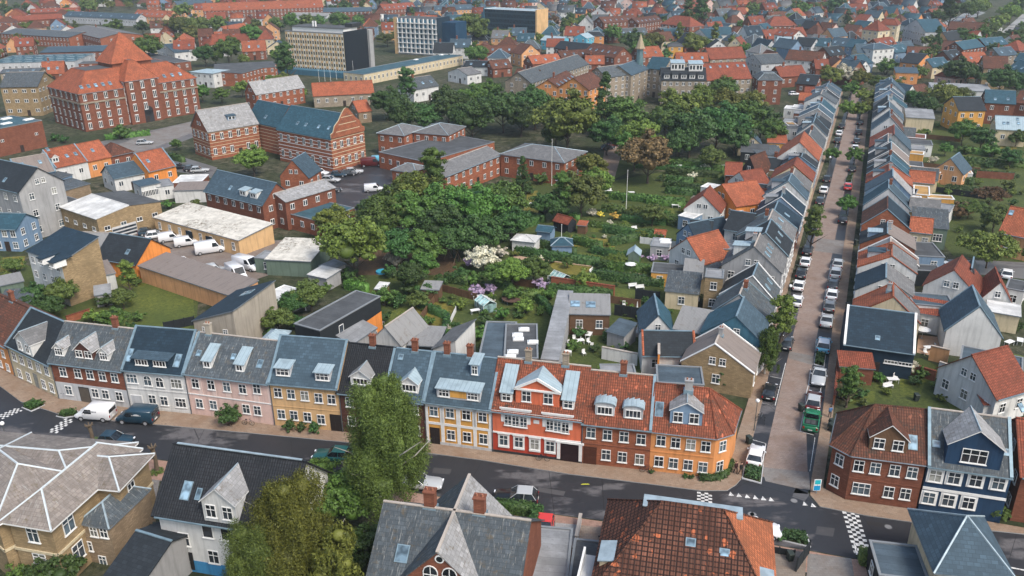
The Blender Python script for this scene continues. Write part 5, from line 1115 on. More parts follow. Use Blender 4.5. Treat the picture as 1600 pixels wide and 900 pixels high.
# ================================================================== corner houses right of the brick street
h = HF[12] = poly_house('dark red brick corner house with chamfered corner, brown tiled roof and brown dormer', [(1320, 779), (1431, 795), (1438, 739), (1300, 712), (1290, 762)], [], 6.0, 4.2, [(1368, 632), (1452, 640)], [(0, 1, 6, 5), (1, 2, 6), (2, 3, 5, 6), (3, 4, 5), (4, 0, 5)], 'brick', 'brown',
  [(0, (C_('K7', q),)) for q in ((655, 280), (748, 293), (857, 306), (955, 318), (823, 427), (916, 438))]+[(0, (C_('K7', (668, 408)), 1.9, 1.5, 't'))]+[(4, (C_('K7', q), 1.05, 1.45)) for q in ((547, 245), (520, 362))])
deco(h, [(0, h.L[1].x, 2.95, 3.1, .06)], wm('brick')); dm = dormer(h, C_('K7', (815, 200)), 3.9, 1.7, 'gable', 'brown', 'wood', 2, 'c', 1.15, 1.3, rg=1.7)
x, y = h_r(h, C_('K7', (958, 150))); skylight(h, x, y, .95, 1.7)
h = HF[13] = house('F', None, None, 6.2, 9.5, 4.2, 'x', 'blue', 'slate2', base=((1434, 796), (1562, 816)), z0=.12, ve='z', auto=False, lab='dark blue house with white framed windows and a wide slate gable')
for q in ((1085, 335), (1190, 348), (1312, 362), (1440, 378), (1048, 458), (1158, 472), (1270, 488)):
    x, zz = h_f(h, C_('K7', q)); a = MB(); a.box(x-.85, x+.85, -.06, -.004, zz-.95, zz+.9, WHITE); a.build('window_surround', h.root); o = h.spot('f', x, zz, 1.25, 1.5); o.location.y -= .05
deco(h, [(0, h.W, 3.0, 3.15, .12), (0, h.W, 3.2, 3.3, .09)]); dm = dormer(h, C_('K7', (1295, 280)), 5.6, 2.7, 'gable', 'lgrey', 'blue', 1, 't', 2.4, 1.6, rg=1.9, wt='t') if False else dormer(h, C_('K7', (1290, 285)), 5.4, 2.5, 'gable', 'lgrey', 'blue', 1, 't', 2.5, 1.7, rg=2.0)
for q in ((1090, 158), (1485, 205)): x, y = h_r(h, C_('K7', q)); skylight(h, x, y, .8, .8)
HF[14] = house('F', None, None, 6.0, 10, 4.0, 'x', 'brick', 'red', base=((1578, 812), (1710, 832)), z0=.12, ve=None, lab='red roofed brick house cut by the right edge of the photo')
# ================================================================== houses in the foreground
n1 = house('K4', (45, 583), (283, 622), 7.5, 13, 2.2, 'hip', 'ybrick', 'villa', name='villa', cat='villa', lab='yellow brick villa with many hipped roofs and broad white ridge strips', auto=False, oh=.6, hip=3.5)
v2 = house('K4', (-330, 330), (-20, 600), 7.5, 9, 2.4, 'hip', 'ybrick', 'villa', into=n1, auto=False, oh=.6, name='villa')
v3 = house('K4', (330, 372), (660, 402), 7.5, 5.6, 1.5, 'hip', 'ybrick', 'villa', into=n1, auto=False, oh=.6, hip=2.4, name='villa')
_a, _b = G(*C_('K4', (-60, 100)), 7.5), G(*C_('K4', (735, 165)), 7.5); _n = (_b-_a).normalized(); _s = Vector((_n.y, -_n.x, 0))*9.5
v4 = house('K4', _a+_s, _b+_s, 7.5, 9.5, 1.9, 'hip', 'ybrick', 'villa', into=n1, auto=False, oh=.6, hip=5, name='villa')
v5 = house('K4', (440, 602), (612, 632), 4.9, 6.5, 1.5, 'hip', 'tbrick', 'slate2', into=n1, auto=False, oh=.15)
for q in ((185, 665, 1.3, 1.9), (225, 800, 1.5, 1.2)): x, zz = h_f(n1, C_('K4', q[:2])); n1.spot('f', x, zz, q[2], q[3])
for q in ((383, 605), (440, 760)):
    y, zz = h_side(n1, C_('K4', q)); n1.spot('r', y, zz, 1.5, 2.0)
for q in ((528, 650), (585, 657), (500, 730), (580, 812)): x, zz = h_f(v5, C_('K4', q)); v5.spot('f', x, zz, .9, 1.2)
for hh, zz in ((n1, 3.9), (n1, 7.1), (v3, 3.9), (v3, 7.1), (v2, 3.9), (v2, 7.1)):
    a = MB(); a.box(-.12, hh.W+.12, -.12, -.004, zz, zz+.3, wm('cream')); a.box(hh.W+.004, hh.W+.12, -.12, hh.d, zz, zz+.3, wm('cream')); o = a.build('cornice', n1.root); hh.put(o)
for q in ((740, 415), (800, 590)):
    y, zz = h_side(v3, C_('K4', q)); o = v3.spot('r', y, zz, 1.2, 1.9)
x, y = h_r(n1, C_('K4', (343, 425))); 
n2 = house('K4', (1000, 163), (1700, 258), 7.2, 9.6, 4.6, 'x', 'white', 'black', ridge=True, lab='white house with black roof and a bright blue base, beside the yellow brick villa', auto=False, oh=.5)
for q in ((1037, 692), (1203, 792)): x, zz = h_f(n2, C_('K4', q)); n2.spot('f', x, zz, 1.2, 1.6)
for q in ((1168, 645), (1273, 660)): x, zz = h_f(n2, C_('K4', q)); n2.spot('f', x, zz, 1.2, 1.7, 'p')
a = MB(); a.box(-.03, n2.W+.03, -.04, -.004, 0, 1.5, M('plaster', (.05, .22, .42))); a.build('blue_base', n2.root); x, zz = h_f(n2, C_('K4', (1072, 850))); door(n2.root, (x, -.05, .3), 1.1, 2.2, 0, (.02, .02, .02))
dormer(n2, C_('K4', (1245, 600)), 3.6, 2.4, 'gable', 'lgrey', 'white', 2, 'c', 1.1, 1.5, rg=1.6); 
for q in ((1050, 420, 1, 1.9), (1118, 440, .6, 1.2)): x, y = h_r(n2, C_('K4', q[:2])); skylight(n2, x, y, q[2], q[3])
a = MB(); a.box(0, n2.W, n2.d/2-.12, n2.d/2+.12, n2.z+n2.rise+.16, n2.z+n2.rise+.3, ZINCL); a.build('ridge_flashing', n2.root)
n3 = house('K5', (735, 487), (1530, 592), 6.2, 13.5, 5.2, 'x', 'brick', 'slate2', ridge=True, lab='large brick house with crossing slate gables and a round attic window', auto=False, oh=.3)
_f0, _f1 = G(*C_('K5', (1020, 768)), 11.4), G(*C_('K5', (1200, 337)), 11.4); _d = (_f1-_f0).normalized(); _p = Vector((_d.y, -_d.x, 0))*3.7
wg = house('K5', _f0-_p, _f0+_p, 7.6, (_f1-_f0).length, 3.8, 'y', 'brick', 'slate2', into=n3, auto=False, oh=.5, roof2='lgrey')  # paler right slope: light from the right is put into the roof colour
x, zz = h_f(wg, C_('K5', (1033, 803))); a = MB(); a.bar((x, -.1, zz), (x, -.004, zz), .42, WHITE, n=16); a.bar((x, -.11, zz), (x, -.1, zz), .3, GLASS, n=16); o = a.build('round_window', n3.root, uv=False); wg.put(o)
for q in ((983, 905), (1090, 918)): x, zz = h_f(wg, C_('K5', q)); wg.spot('f', x, zz, 1.35, 2.3, 'a')
for q in ((977, 520), (1256, 565)): x, y = h_ridge(n3, C_('K5', q)); chimney(n3.roofo, x, y+.3, n3.z+n3.rise, 1.7, 1., .8)
x, y = h_r(n3, C_('K5', (823, 775))); skylight(n3, x, y, 1.2, 1.6)
n4 = house('K6', (845, 487), (1192, 535), 6.6, 12.5, 4.6, 'hip', 'cream', 'pantile', ridge=True, hip=(5, 4.4), ry=.62, roof2='bright', lab='large hipped house with mossy red tiles in the bottom foreground', auto=False, oh=.6)
a = MB(); yy = n4.d*.62; a.box(3.4, n4.W-2.8, yy+.6, yy+2.2, 8, 10.1, wm('cream')); a.box(3.2, n4.W-2.6, yy+.5, yy+2.3, 10.1, 10.2, ZINCL); a.build('rear_dormer', n4.root)
for q in ((1005, 712), (1195, 772)): x, y = h_r(n4, C_('K6', q)); skylight(n4, x, y, .9, .8)
a = MB(); a.box(n4.W-1.5, n4.W+.1, 2.2, 4.4, 6.2, 7.9, wm('cream')); dm = a.build('side_dormer', n4.root); b = MB(); b.slab([(n4.W-1.9, 2.0, 8.3), (n4.W+.2, 2.0, 8.02), (n4.W+.2, 4.6, 8.02), (n4.W-1.9, 4.6, 8.3)], .1, ZINCL); b.build('dormer_roof', dm)
a = MB(); a.box(0, 1.5, 2.6, 5.0, 6.2, 7.8, wm('cream')); dm = a.build('side_dormer', n4.root); b = MB(); b.slab([(-.2, 2.4, 7.95), (1.7, 2.4, 8.3), (1.7, 5.2, 8.3), (-.2, 5.2, 7.95)], .1, ZINCL); b.build('dormer_roof', dm)
a = MB(); a.box(-1.9, -.05, .6, 5.8, 5.3, 5.5, wm('lgrey')); a.box(-1.9, -1.7, .6, 5.8, 5.5, 6.4, WHITE); a.box(-1.7, -.05, .6, .8, 5.5, 6.4, WHITE); a.build('balcony', n4.root)
n5 = house('K7', (1100, 870), (1512, 915), 5.2, 8.5, 3.2, 'pyr', 'cream', 'slate', lab='small pavilion house with pyramid slate roof at the bottom right', auto=False, oh=.5, hip=None)
house('K7', (770, 900), (1050, 935), 3.0, 5, 0, 'flat', 'black', 'bfelt', lab='low dark flat roofed outbuilding left of the pyramid slate roof', cat='outbuilding', name='outbuilding')
house('K6', (30, 905), (310, 930), 3.0, 7.5, .1, 'flat', 'brick', 'lfelt', lab='garage with pale grey flat roof beside the crossing slate gables', cat='garage', name='garage', auto=False)
house('K6', (320, 930), (500, 950), 2.8, 6, .1, 'flat', 'brick', 'felt', lab='garage with stained black flat roof beside the mossy red tiles', cat='garage', name='garage', auto=False)
h = house('K4', (600, 900), (780, 960), 3.6, 9, 1.8, 'x', 'grey', 'dark', lab='low black roofed annex between the brick villa and the white house', cat='outbuilding', name='outbuilding', auto=False)
# ================================================================== terraces along the brick street
DS = Vector((.389, .921, 0)); DP = Vector((.921, -.389, 0)); L0 = Vector((28.0, 88.7, 0)); R0 = Vector((40.2, 88.1, 0))
def srow(base, off, y, zr):
    lo, hi = 0, 700
    for _ in range(40):
        m = (lo+hi)/2
        if PXY(base+DS*m+DP*off+Vector((0, 0, zr)))[1] > y: lo = m
        else: hi = m
    return lo
ORDN = 'first second third fourth fifth sixth seventh eighth ninth tenth eleventh twelfth thirteenth fourteenth fifteenth sixteenth seventeenth eighteenth nineteenth twentieth twenty-first twenty-second twenty-third twenty-fourth'.split()
def terrace(base, side, items, D, sidew):
    n = len(items)
    for i, it in enumerate(items):
        jo = random.uniform(-1.1, 1.1)
        y0, y1, z, rise, wall, roof = it[:6]; roof2 = it[6] if len(it) > 6 else None; sk = it[7] if len(it) > 7 else 0
        off = (-D/2 if side == 'L' else D/2); s0 = srow(base, off, y0, z+rise); s1 = srow(base, off, y1, z+rise); d = max(4.5, s1-s0-.03)
        A_ = base+DS*s0+(DP*(-D-jo) if side == 'L' else Vector()); B_ = A_+DP*(D+jo if side == 'L' else D+jo)
        st = 'left' if side == 'L' else 'right'; z += random.uniform(-.9, 1.0); rise += random.uniform(-.7, .8)
        lb = f"{ORDN[i]} house of the {st} street terrace, {ROOF[roof][2].replace(' tiled', '')} roof and {WALL[wall][2]} gable"
        h = house('F', A_, B_, z, d, rise, 'y', wall, roof, roof2=roof2, ve=('o' if roof in ('orange', 'red') else random.choice('zzwg')) if i % 3 != 1 else None, ry=random.uniform(.44, .56), lab=lb, group=f'houses of the {st} street terrace', swin=max(1, int(d/2.6)), chim=0, oh=.22, cat='terraced house', name='terraced_house', win=(1, 1) if wall == 'ybrick' else None, gw=True, auto=True)
        ROWH.append(h); h.terr = 1
        if random.random() < .5 and d > 4.6 and i > 1:
            xr = h.W*h.ry; yc = d*random.uniform(.4, .6); tz = z+rise*.78; a = MB(); a.box(xr*.28, xr*.85, yc-1.1, yc+1.1, z+rise*.2, tz, wm(random.choice(['white', 'lgrey', 'lblue', 'grey']))); dm = a.build('dormer', h.root); b = MB(); b.slab([(xr*.28-.25, yc-1.3, tz+.05), (xr*.9, yc-1.3, tz+.3), (xr*.9, yc+1.3, tz+.3), (xr*.28-.25, yc+1.3, tz+.05)], .1, rm(random.choice(['zinc', 'slate', 'lfelt']))); b.build('dormer_roof', dm); add_win(dm, (xr*.28-.02, yc, z+rise*.5), 1.7, min(1., rise*.32), 't', R(-90), h.near)
        if random.random() < .7 and i > 4:
            wl_ = random.uniform(3, 6.5); dd_ = min(d*.75, 5.5); wz = random.uniform(2.8, 4.2); s_ = random.uniform(0, d-dd_)
            A2 = A_+DS*s_+(DP*(-wl_) if side == 'L' else DP*(D+jo)); fl_ = random.random() < .35
            house('F', A2, A2+DP*wl_, wz, dd_, 0 if fl_ else 2.2, 'flat' if fl_ else 'x', random.choice(['white', 'cream', 'grey', 'brick', 'lgrey', 'ybrick']), random.choice(['lfelt', 'white', 'felt']) if fl_ else random.choice(['slate2', 'dark', 'red', 'teal', 'grey', 'orange']), into=h, win=(2, 1), swin=1, oh=.15, gw=False, par=.1)
        if i % 2 == 0 and d > 3: chimney(h.roofo, D/2, d*.5, z+rise, 1.1, .6, .6, 'brick' if i % 4 else 'grey')
        for k in range(sk): skylight(h, D*(.78 if side == 'L' else .25), d*(k+.7)/(sk+.4), 1.3, .9)
ROWH = []
LROW = [(536, 505, 4.2, 3.6, 'ybrick', 'taupe'), (498, 468, 4.6, 3.5, 'teal', 'teal', 'slate'), (466, 441, 4.3, 3.2, 'grey', 'slate2', 'slate2'), (427, 406, 5.2, 3.8, 'grey', 'dark', 'slate2', 2), (397, 376, 5.6, 3.8, 'grey', 'slate2', 'grey', 3), (374, 352, 5.4, 3.6, 'grey', 'dark', 'dark', 2), (350, 330, 5.6, 3.6, 'grey', 'slate2', 'grey', 2),
 (328, 309, 5, 3.4, 'brick', 'dark', 'navy', 1), (307, 292, 5, 3.3, 'lblue', 'navy'), (290, 277, 4.8, 3.2, 'white', 'slate'), (275, 262, 5.2, 3.4, 'lgrey', 'grey'), (261, 248, 4.8, 3.2, 'cream', 'red'), (246, 232, 4.6, 3, 'lblue', 'dark'), (228, 211, 5.4, 3.8, 'white', 'orange'), (208, 193, 5.2, 3.6, 'grey', 'slate2'), (190, 181, 5, 3.4, 'white', 'slate', 'dark'), (179, 171, 5, 3.4, 'lgrey', 'dark'),
 (169, 161, 5.2, 3.4, 'grey', 'slate'), (159, 151, 5, 3.4, 'lblue', 'teal'), (149, 142, 5, 3.4, 'white', 'slate2'), (141, 134, 5, 3.2, 'grey', 'dark'), (133, 127, 5, 3.3, 'lblue', 'slate'), (126, 121, 5, 3.3, 'grey', 'slate')]
RROW = [(460, 438, 4.4, 3.4, 'cream', 'orange', 'grey'), (432, 409, 4.2, 3.2, 'white', 'navy', 'grey'), (404, 382, 4.4, 3.2, 'white', 'orange', 'grey'), (378, 367, 4.4, 3.2, 'lgrey', 'corr', 'taupe'), (364, 346, 4., 3.2, 'obrick', 'dark', 'taupe'), (321, 300, 4.8, 4, 'obrick', 'brown', 'navy'), (299, 285, 4.6, 3.4, 'lgrey', 'teal', 'slate'), (284, 272, 4.6, 3.4, 'lblue', 'slate', 'lgrey'), (270, 258, 4.6, 3.3, 'grey', 'red', 'orange'),
 (256, 247, 4.4, 3.3, 'grey', 'dark', 'teal'), (246, 237, 4.6, 3.3, 'grey', 'dark', 'teal'), (235, 222, 4.6, 3.3, 'grey', 'dark', 'taupe'), (220, 207, 4.6, 3.3, 'grey', 'slate2', 'teal'), (205, 190, 5.2, 4, 'grey', 'red', 'slate'), (188, 177, 5, 3.4, 'lgrey', 'slate', 'brown'), (175, 165, 5, 3.4, 'white', 'dark', 'slate'), (163, 154, 5, 3.4, 'white', 'dark', 'lgrey'), (153, 145, 5, 3.4, 'grey', 'slate2', 'teal'), (144, 137, 5, 3.3, 'lblue', 'slate'), (136, 129, 5, 3.3, 'lgrey', 'slate'), (128, 123, 5, 3.3, 'lblue', 'teal', 'slate')]
terrace(L0, 'L', LROW, 9.2, 0); terrace(R0+DP*.4, 'R', RROW, 9.4, 0)
# ================================================================== behind the front terrace
def H(*a, **k): return house(*a, **k)
OB = dict(cat='outbuilding', name='outbuilding')
H('K3', (1470, 95), (1560, 120), 3.4, 5, 0, 'flat', 'white', 'felt', auto=False, lab='white annex with dark flat roof against the first terrace house of the street', **OB)
H('N1', (1208, 650), (1470, 682), 5.4, 12, 2.6, 'leanr', 'beige', 'navy', lab='narrow half timbered rear wing with dark blue roof and a tall pale firewall', sky=(), side='f', wsz=(.8, 1.))
h = ALLB[-1]; [skylight(h, h.W*.55+k*1.1, 8.2, .9, 1.8) for k in (0, 1)]
for ch in list(h.roofo.children)[-2:]: ch.location.z = h.z+.24+ch.location.x*h.rise/h.W; ch.rotation_euler = (0, -math.atan(h.rise/h.W), 0)
h = H('N2', (240, 668), (398, 712), 7.2, 14, 0, 'flat', 'black', 'felt', lab='modern orange and black house with a dark flat roof', auto=False)
a = MB(); a.face([(h.W+.03, 1.2, 0), (h.W+.03, h.d+.02, 0), (h.W+.03, h.d+.02, 4.8), (h.W+.03, 1.2, 3.9)], wm('orange')); a.build('orange_wall', h.root)
for y_, z_ in ((5, 2.6), (9, 2.9), (12, 1.2)): o = h.spot('r', y_, z_, 1., 1.7); o.location.x += .05
o = h.spot('r', 4.5, 5.6, 1., 1.6, 'p')
H('N2', (400, 745), (600, 795), 4.2, 6, 1.8, 'leanl', 'grey', 'lfelt', auto=False, lab='grey sheet roofed outhouse before the orange and black house', **OB)
H('N2', (730, 755), (900, 795), 3.6, 7.5, 2.4, 'y', 'white', 'corr', lab='white outhouse with dark corrugated roof behind the black tiled house', auto=False, **OB)
H('N2', (955, 800), (1130, 810), 3., 6, .3, 'mono', 'black', 'corr', lab='low dark shed at the end of the fenced garden', auto=False, **OB)
H('N2', (1105, 825), (1250, 850), 4.6, 7, 2.2, 'leanr', 'white', 'grey', lab='white walled outhouse with steep grey lean-to roof', auto=False, **OB)
H('N2', (0, 800), (110, 810), 5.4, 5, .8, 'hip', 'grey', 'zinc', lab='small bay with pale blue metal roof behind the pink house', auto=False, **OB)
H('N3', (-10, 885), (195, 890), 5.2, 12, 0, 'flat', 'grey', 'bfelt', lab='long rear building with blue grey flat roof', auto=False, **OB)
H('N3', (150, 885), (362, 885), 5.4, 11, 0, 'flat', 'brick', 'felt', lab='rear building with dark flat roof, many skylights and a brick side', auto=False, **OB)
H('N3', (380, 885), (492, 892), 4.2, 25, 0, 'flat', 'grey', 'lfelt', lab='long narrow workshop with pale grey roof and bubble skylights', auto=False, par=0, **OB)
h = H('N3', (560, 605), (810, 612), 3.6, 6, .9, 'mono', 'wood', 'corr', lab='garden house with brown wall, tall white window and ivy on its roof edge')
for q in ((595, 540), (692, 545)): x, y = h_r(h, C_('N3', q)); skylight(h, x, y, 1.6, 1.8)
H('N3', (1015, 855), (1350, 862), 3.2, 6.5, 2.2, 'x', 'white', 'dark', lab='white garden wing with dark grey roof beside the ochre corner house', ve='o')
H('N3', (1010, 715), (1210, 720), 3.6, 8, 2.8, 'y', 'white', 'slate', lab='white rear wing with ridged blue slate roof', roof2='teal')
H('N3', (1210, 700), (1400, 735), 3.6, 5.5, 1.6, 'mono', 'tbrick', 'corr', lab='rear wing with chequered grey tile roof')
H('N3', (1160, 460), (1365, 480), 3.2, 5.5, 1.6, 'mono', 'cream', 'slate2', lab='low brick rear wing with dark mossy slate roof')
H('N3', (1270, 375), (1385, 385), 3.2, 5., 1.6, 'mono', 'cream', 'corr', lab='low rear wing with pale grey roof and small white windows')
H('N3', (1408, 375), (1520, 385), 6.2, 4, 0, 'flat', 'ybrick', 'lfelt', lab='tall narrow yellow brick stair tower', cat='stair tower', name='stair_tower')
H('N3', (1070, 345), (1290, 362), 2.6, 5, 0, 'flat', 'yellow', 'felt', lab='yellow shed with black flat roof beside the white gable', **OB)
H('N3', (795, 715), (900, 745), 2.4, 4, .6, 'mono', 'grey', 'bfelt', lab='small shed with blue grey roof on the terrace', auto=False, **OB)
H('K3', (690, 205), (885, 205), 2.6, 3, 0, 'flat', 'white', 'lfelt', auto=False, lab='white walled lean-to behind the two arched dormers', **OB)
h = H('K3', (1005, 250), (1270, 265), 4.2, 5, 0, 'flat', 'white', 'bfelt', auto=False, lab='grey roofed rear extension with orange capped wall', **OB)
# left block
h = H('N1', (172, 215), (381, 284), 8.2, 7.4, 2.4, 'mono', 'white', 'navy', lab='narrow three storey white house with dark blue roof and brick side wall', win=(4, 3), swin=0, wsz=(1., 1.3))
a = MB(); a.face([(h.W+.02, 0, 0), (h.W+.02, h.d, 0), (h.W+.02, h.d, h.z+h.rise-.1), (h.W+.02, 0, h.z-.1)], wm('ybrick')); a.build('brick_side', h.root)
for q in ((255, 270), (320, 300)): dormer(h, C_('N1', q), 1.5, 1.1, 'shed', 'slate', 'white', 1, 'c') if False else None
for q in ((255, 285), (325, 310)):
    x, y = h_r(h, C_('N1', q)); zb = h.z+.2+y*h.rise/h.d; a = MB(); a.box(x-.8, x+.8, y, y+2.2, zb-.2, zb+.9, WHITE); dm = a.build('dormer', h.root); b = MB(); b.slab([(x-.95, y-.2, zb+.95), (x+.95, y-.2, zb+.95), (x+.95, y+3.4, zb+1.15), (x-.95, y+3.4, zb+1.15)], .1, rm('navy')); b.build('dormer_roof', dm); add_win(dm, (x, y-.02, zb+.45), 1.3, .8, 't')
H('N1', (570, 383), (718, 350), 3.0, 5, 1.0, 'mono', 'white', 'taupe', lab='low white annex with brown roof beside the narrow white house')
H('N1', (600, 250), (848, 290), 3.4, 9, 3.4, 'x', 'orange', 'dark', lab='black roofed barn with orange gable beside the van yard', auto=False, sky=((798, 215),), cat='barn', name='barn')
H('N1', (450, 195), (640, 200), 3.2, 7, 2.2, 'x', 'white', 'corr', lab='white cottage with brown grey corrugated roof beside the black roofed barn', auto=False)
H('N1', (868, 305), (1440, 492), 3.2, 6, .7, 'mono', 'peach', 'taupe', lab='long low peach brick shed with brown roof facing the lawn', auto=False, wsz=(.3, .5), **OB)
H('N2', (-10, 515), (100, 545), 3.2, 7, 0, 'flat', 'grey', 'white', lab='terrace roof with white parapets between the firewall and bushes', auto=False, **OB)
h = H('M1', (604, 570), (1002, 462), 5.6, 15, 1., 'y', 'ybrick', 'white', lab='large yellow brick garage hall, roof half white and half dark', roof2='felt', swin=4, auto=True, wsz=(1.3, .9), cat='garage hall', name='garage_hall', win=(4, 1), gw=False)
x0, z0_ = h_f(h, C_('M1', (700, 640))); x1, _ = h_f(h, C_('M1', (850, 590))); a = MB(); a.box(x0, x1, -.1, -.005, .1, 2.9, M('paint', (.5, .5, .5))); 
for k in range(3): a.box(x0+.1, x1-.1, -.12, -.1, .5+k*.75, .95+k*.75, GLASS)
a.build('garage_door', h.root)
h = H('M1', (962, 562), (1490, 706), 3.3, 9, 1.0, 'mono', 'tan', 'dirty', lab='long row of yellow garages under a pale mossy roof', win=(8, 1), wsz=(.9, 1.6), cat='garage row', name='garage_row', swin=0)
for q in (1185, 1305): x, _ = h_f(h, C_('M1', (q, 660))); door(h.root, (x, -.1, 0), 2.2, 2.5, 0, (.02, .035, .05))
H('N2', (60, 265), (338, 278), 3.1, 10, .8, 'mono', 'green', 'dirty', lab='workshop with wide pale moss spotted roof', auto=False, **OB)
H('N2', (-10, 255), (132, 268), 2.9, 4, 0, 'flat', 'green', 'lfelt', lab='small green shed with grey flat roof in the van yard', auto=True, **OB)
H('N2', (325, 360), (440, 385), 2.4, 4, .3, 'mono', 'grey', 'white', lab='carport with pale flat roof beside the big tree', auto=False, **OB); H('N2', (400, 305), (470, 330), 2.4, 3.4, .2, 'mono', 'grey', 'lfelt', lab='small shed with pale grey roof under the big tree', auto=False, **OB)
h = H('M1', (1280, 392), (1640, 480), 6.2, 8.5, 3.8, 'x', 'brick', 'slate', lab='long red brick school wing with blue slate roof and metal dormers', sky=((1440, 375),), swin=2, cat='school wing', name='school_wing')
for q in ((1520, 425), (1585, 440)): dormer(h, C_('M1', q), 2.2, 1.3, 'shed', 'zinc', 'white', 1, 't')
H('M2', (52, 425), (182, 462), 6.6, 14, 1.2, 'y', 'brick', 'lgrey', lab='red brick school wing with plain pale grey gabled roof', swin=4, cat='school wing', name='school_wing')
H('M2', (188, 535), (385, 585), 3.4, 11, 0, 'flat', 'obrick', 'tfelt', lab='low red brick annex with teal flat roof and white skylights', cat='annex', name='annex')
H('M2', (150, 300), (325, 308), 4, 8, 4.2, 'y', 'obrick', 'slate', lab='small orange brick gabled house in the school yard')
# striped brick school
h = H('U2', (130, 806), (466, 868), 9.2, 12.5, 5.6, 'x', 'obrick', 'teal', lab='striped red brick school with blue roof and curved right gable', win=(7, 2), swin=5, ve=None, wsz=(1.1, 2.), cat='school', name='school', sky=((60, 730), (260, 770), (312, 780), (392, 792), (455, 800)))
a = MB(); 
for k in range(9): zz = .9+k*.98; a.box(-.0, h.W+.05, -.03, -.004, zz, zz+.16, WHITE); a.box(h.W+.004, h.W+.04, 0, h.d, zz, zz+.16, wm('cream'))
a.build('stripes', h.root)
a = MB(); prf = [(0, 0), (0, 1.2), (.9, 1.6), (1.6, 3.2), (3.2, 4.4), (4.6, 6.2), (5.6, 7.2), (6.25, 7.4)]; n_ = h.d
pl = [(y, h.z+z_) for y, z_ in prf]+[(n_-y, h.z+z_) for y, z_ in prf[::-1]]
b0 = len(a.v); a.face([(h.W+.3, y, z_) for y, z_ in pl], wm('obrick')); a.face([(h.W-.05, y, z_) for y, z_ in pl[::-1]], wm('obrick'))
for i in range(len(pl)-1): a.face([(h.W-.05, pl[i][0], pl[i][1]), (h.W+.3, pl[i][0], pl[i][1]), (h.W+.3, pl[i+1][0], pl[i+1][1]), (h.W-.05, pl[i+1][0], pl[i+1][1])][::-1], wm('cream'))
for zz in (h.z+1.4, h.z+3.2, h.z+5.): ins = 1.0+(zz-h.z)*.62; a.box(h.W+.31, h.W+.34, ins, n_-ins, zz, zz+.16, wm('cream'))
a.build('curved_gable', h.root)
h2 = H('U2', (-60, 750), (130, 792), 8.4, 10, 5.2, 'x', 'obrick', 'teal', into=h, win=(4, 2), wsz=(1.1, 2.), side='')
h3 = H('U1', (1300, 822), (1612, 770), 8.4, 11, 5.2, 'x', 'obrick', 'lgrey', into=h, win=(6, 2), swin=4, wsz=(1.1, 2.), cat='school')
dormer(h3, C_('U1', (1450, 750)), 2.6, 1.2, 'shed', 'slate', 'lblue', 1, 't')
for hh in (h2, h3):
    a = MB()
    for k in range(8): zz = .9+k*.98; a.box(0, hh.W, -.03, -.004, zz, zz+.14, wm('cream')); a.box(-.04, -.004, 0, hh.d, zz, zz+.14, wm('cream'))
    o = a.build('stripes', h.root); hh.put(o)
# modern orange brick school
h = H('M2', (760, 32), (925, 48), 6.4, 11, 1.8, 'hip', 'obrick', 'grey', lab='modern orange brick school with hipped grey roofs and flat dark middle', cat='school', name='school', win=(3, 2))
H('M2', (985, 28), (1200, 45), 6.4, 12, 1.8, 'hip', 'obrick', 'grey', into=h, win=(4, 2)); H('M2', (1060, 215), (1490, 90), 4.4, 18, 0, 'flat', 'obrick', 'felt', into=h)
H('M2', (1180, 305), (1530, 168), 5.6, 9, 1.7, 'x', 'obrick', 'grey', into=h, win=(8, 2), swin=0); H('M3', (-72, 163), (325, 217), 6., 13, 1.9, 'hip', 'obrick', 'grey', into=h, win=(5, 2)); H('M2', (850, 262), (1000, 282), 3.4, 6, 1.4, 'hip', 'obrick', 'grey', into=h)
# big court house
h = H('F', (122.5, 147.5), (306, 122), 12.4, 24, 6., 'mans', 'brick', 'orange', lab='huge red brick court house with orange mansard roof', hip=6.5, win=(12, 4), swin=6, wsz=(1.2, 2.2), cat='court house', name='court_house')
for i in range(9): o = skylight(h, (2+i*2.4 if i < 5 else 28+(i-5)*3.), 1.6, 1., 1.5); o.location.z = 12.4+.14+(1.9)*6/6.8+.1; o.rotation_euler = (math.atan(6/6.8), 0, 0)
c2 = H('F', (195, 128), (246, 121), 14.6, 14, 6.0, 'mans', 'brick', 'orange', into=h, hip=5, win=(3, 4), wsz=(1.3, 2.6)); 
xw = h.W; pm = MB(); bx0, bx1, by0, by1 = h.W*.36, h.W*.72, 6., 18.; apx = ((bx0+bx1)/2, 12, 29.5)
cs = [(bx0, by0, 19.8), (bx1, by0, 19.8), (bx1, by1, 19.8), (bx0, by1, 19.8)]
for i in range(4): pm.face([cs[i], cs[(i+1) % 4], apx], rm('orange'))
pm.box(bx0+.6, bx1-.6, by0+.6, by1-.6, 12, 19.8, wm('brick')); pm.build('tower_roof', h.root)
a = MB(); a.box(-.3, h.W+.3, -.3, -.004, 9.0, 9.5, wm('gbrick')); a.box(-.3, -.004, -.3, h.d, 9.0, 9.5, wm('gbrick')); a.build('cornice', h.root)
x, zz = h_f(c2, C_('U1', (940, 750))); a = MB(); a.box(x-1.6, x+1.6, -.06, -.004, 0, 4, DARK); a.bar((x, -.06, 4), (x, -.004, 4), 1.6, DARK, n=16); o = a.build('arched_gateway', h.root); c2.put(o)
H('U1', (0, 545), (232, 540), 10.5, 15, 4, 'x', 'ybrick', 'slate2', lab='yellow brick block with streaked roof left of the court house', win=(4, 3), wsz=(1.5, 1.2)); H('U1', (-60, 818), (262, 755), 8, 16, 0, 'flat', 'brick', 'tfelt', lab='red brick block with flat roof and roof lights at the left edge', wsz=(1, .8), win=(3, 1))
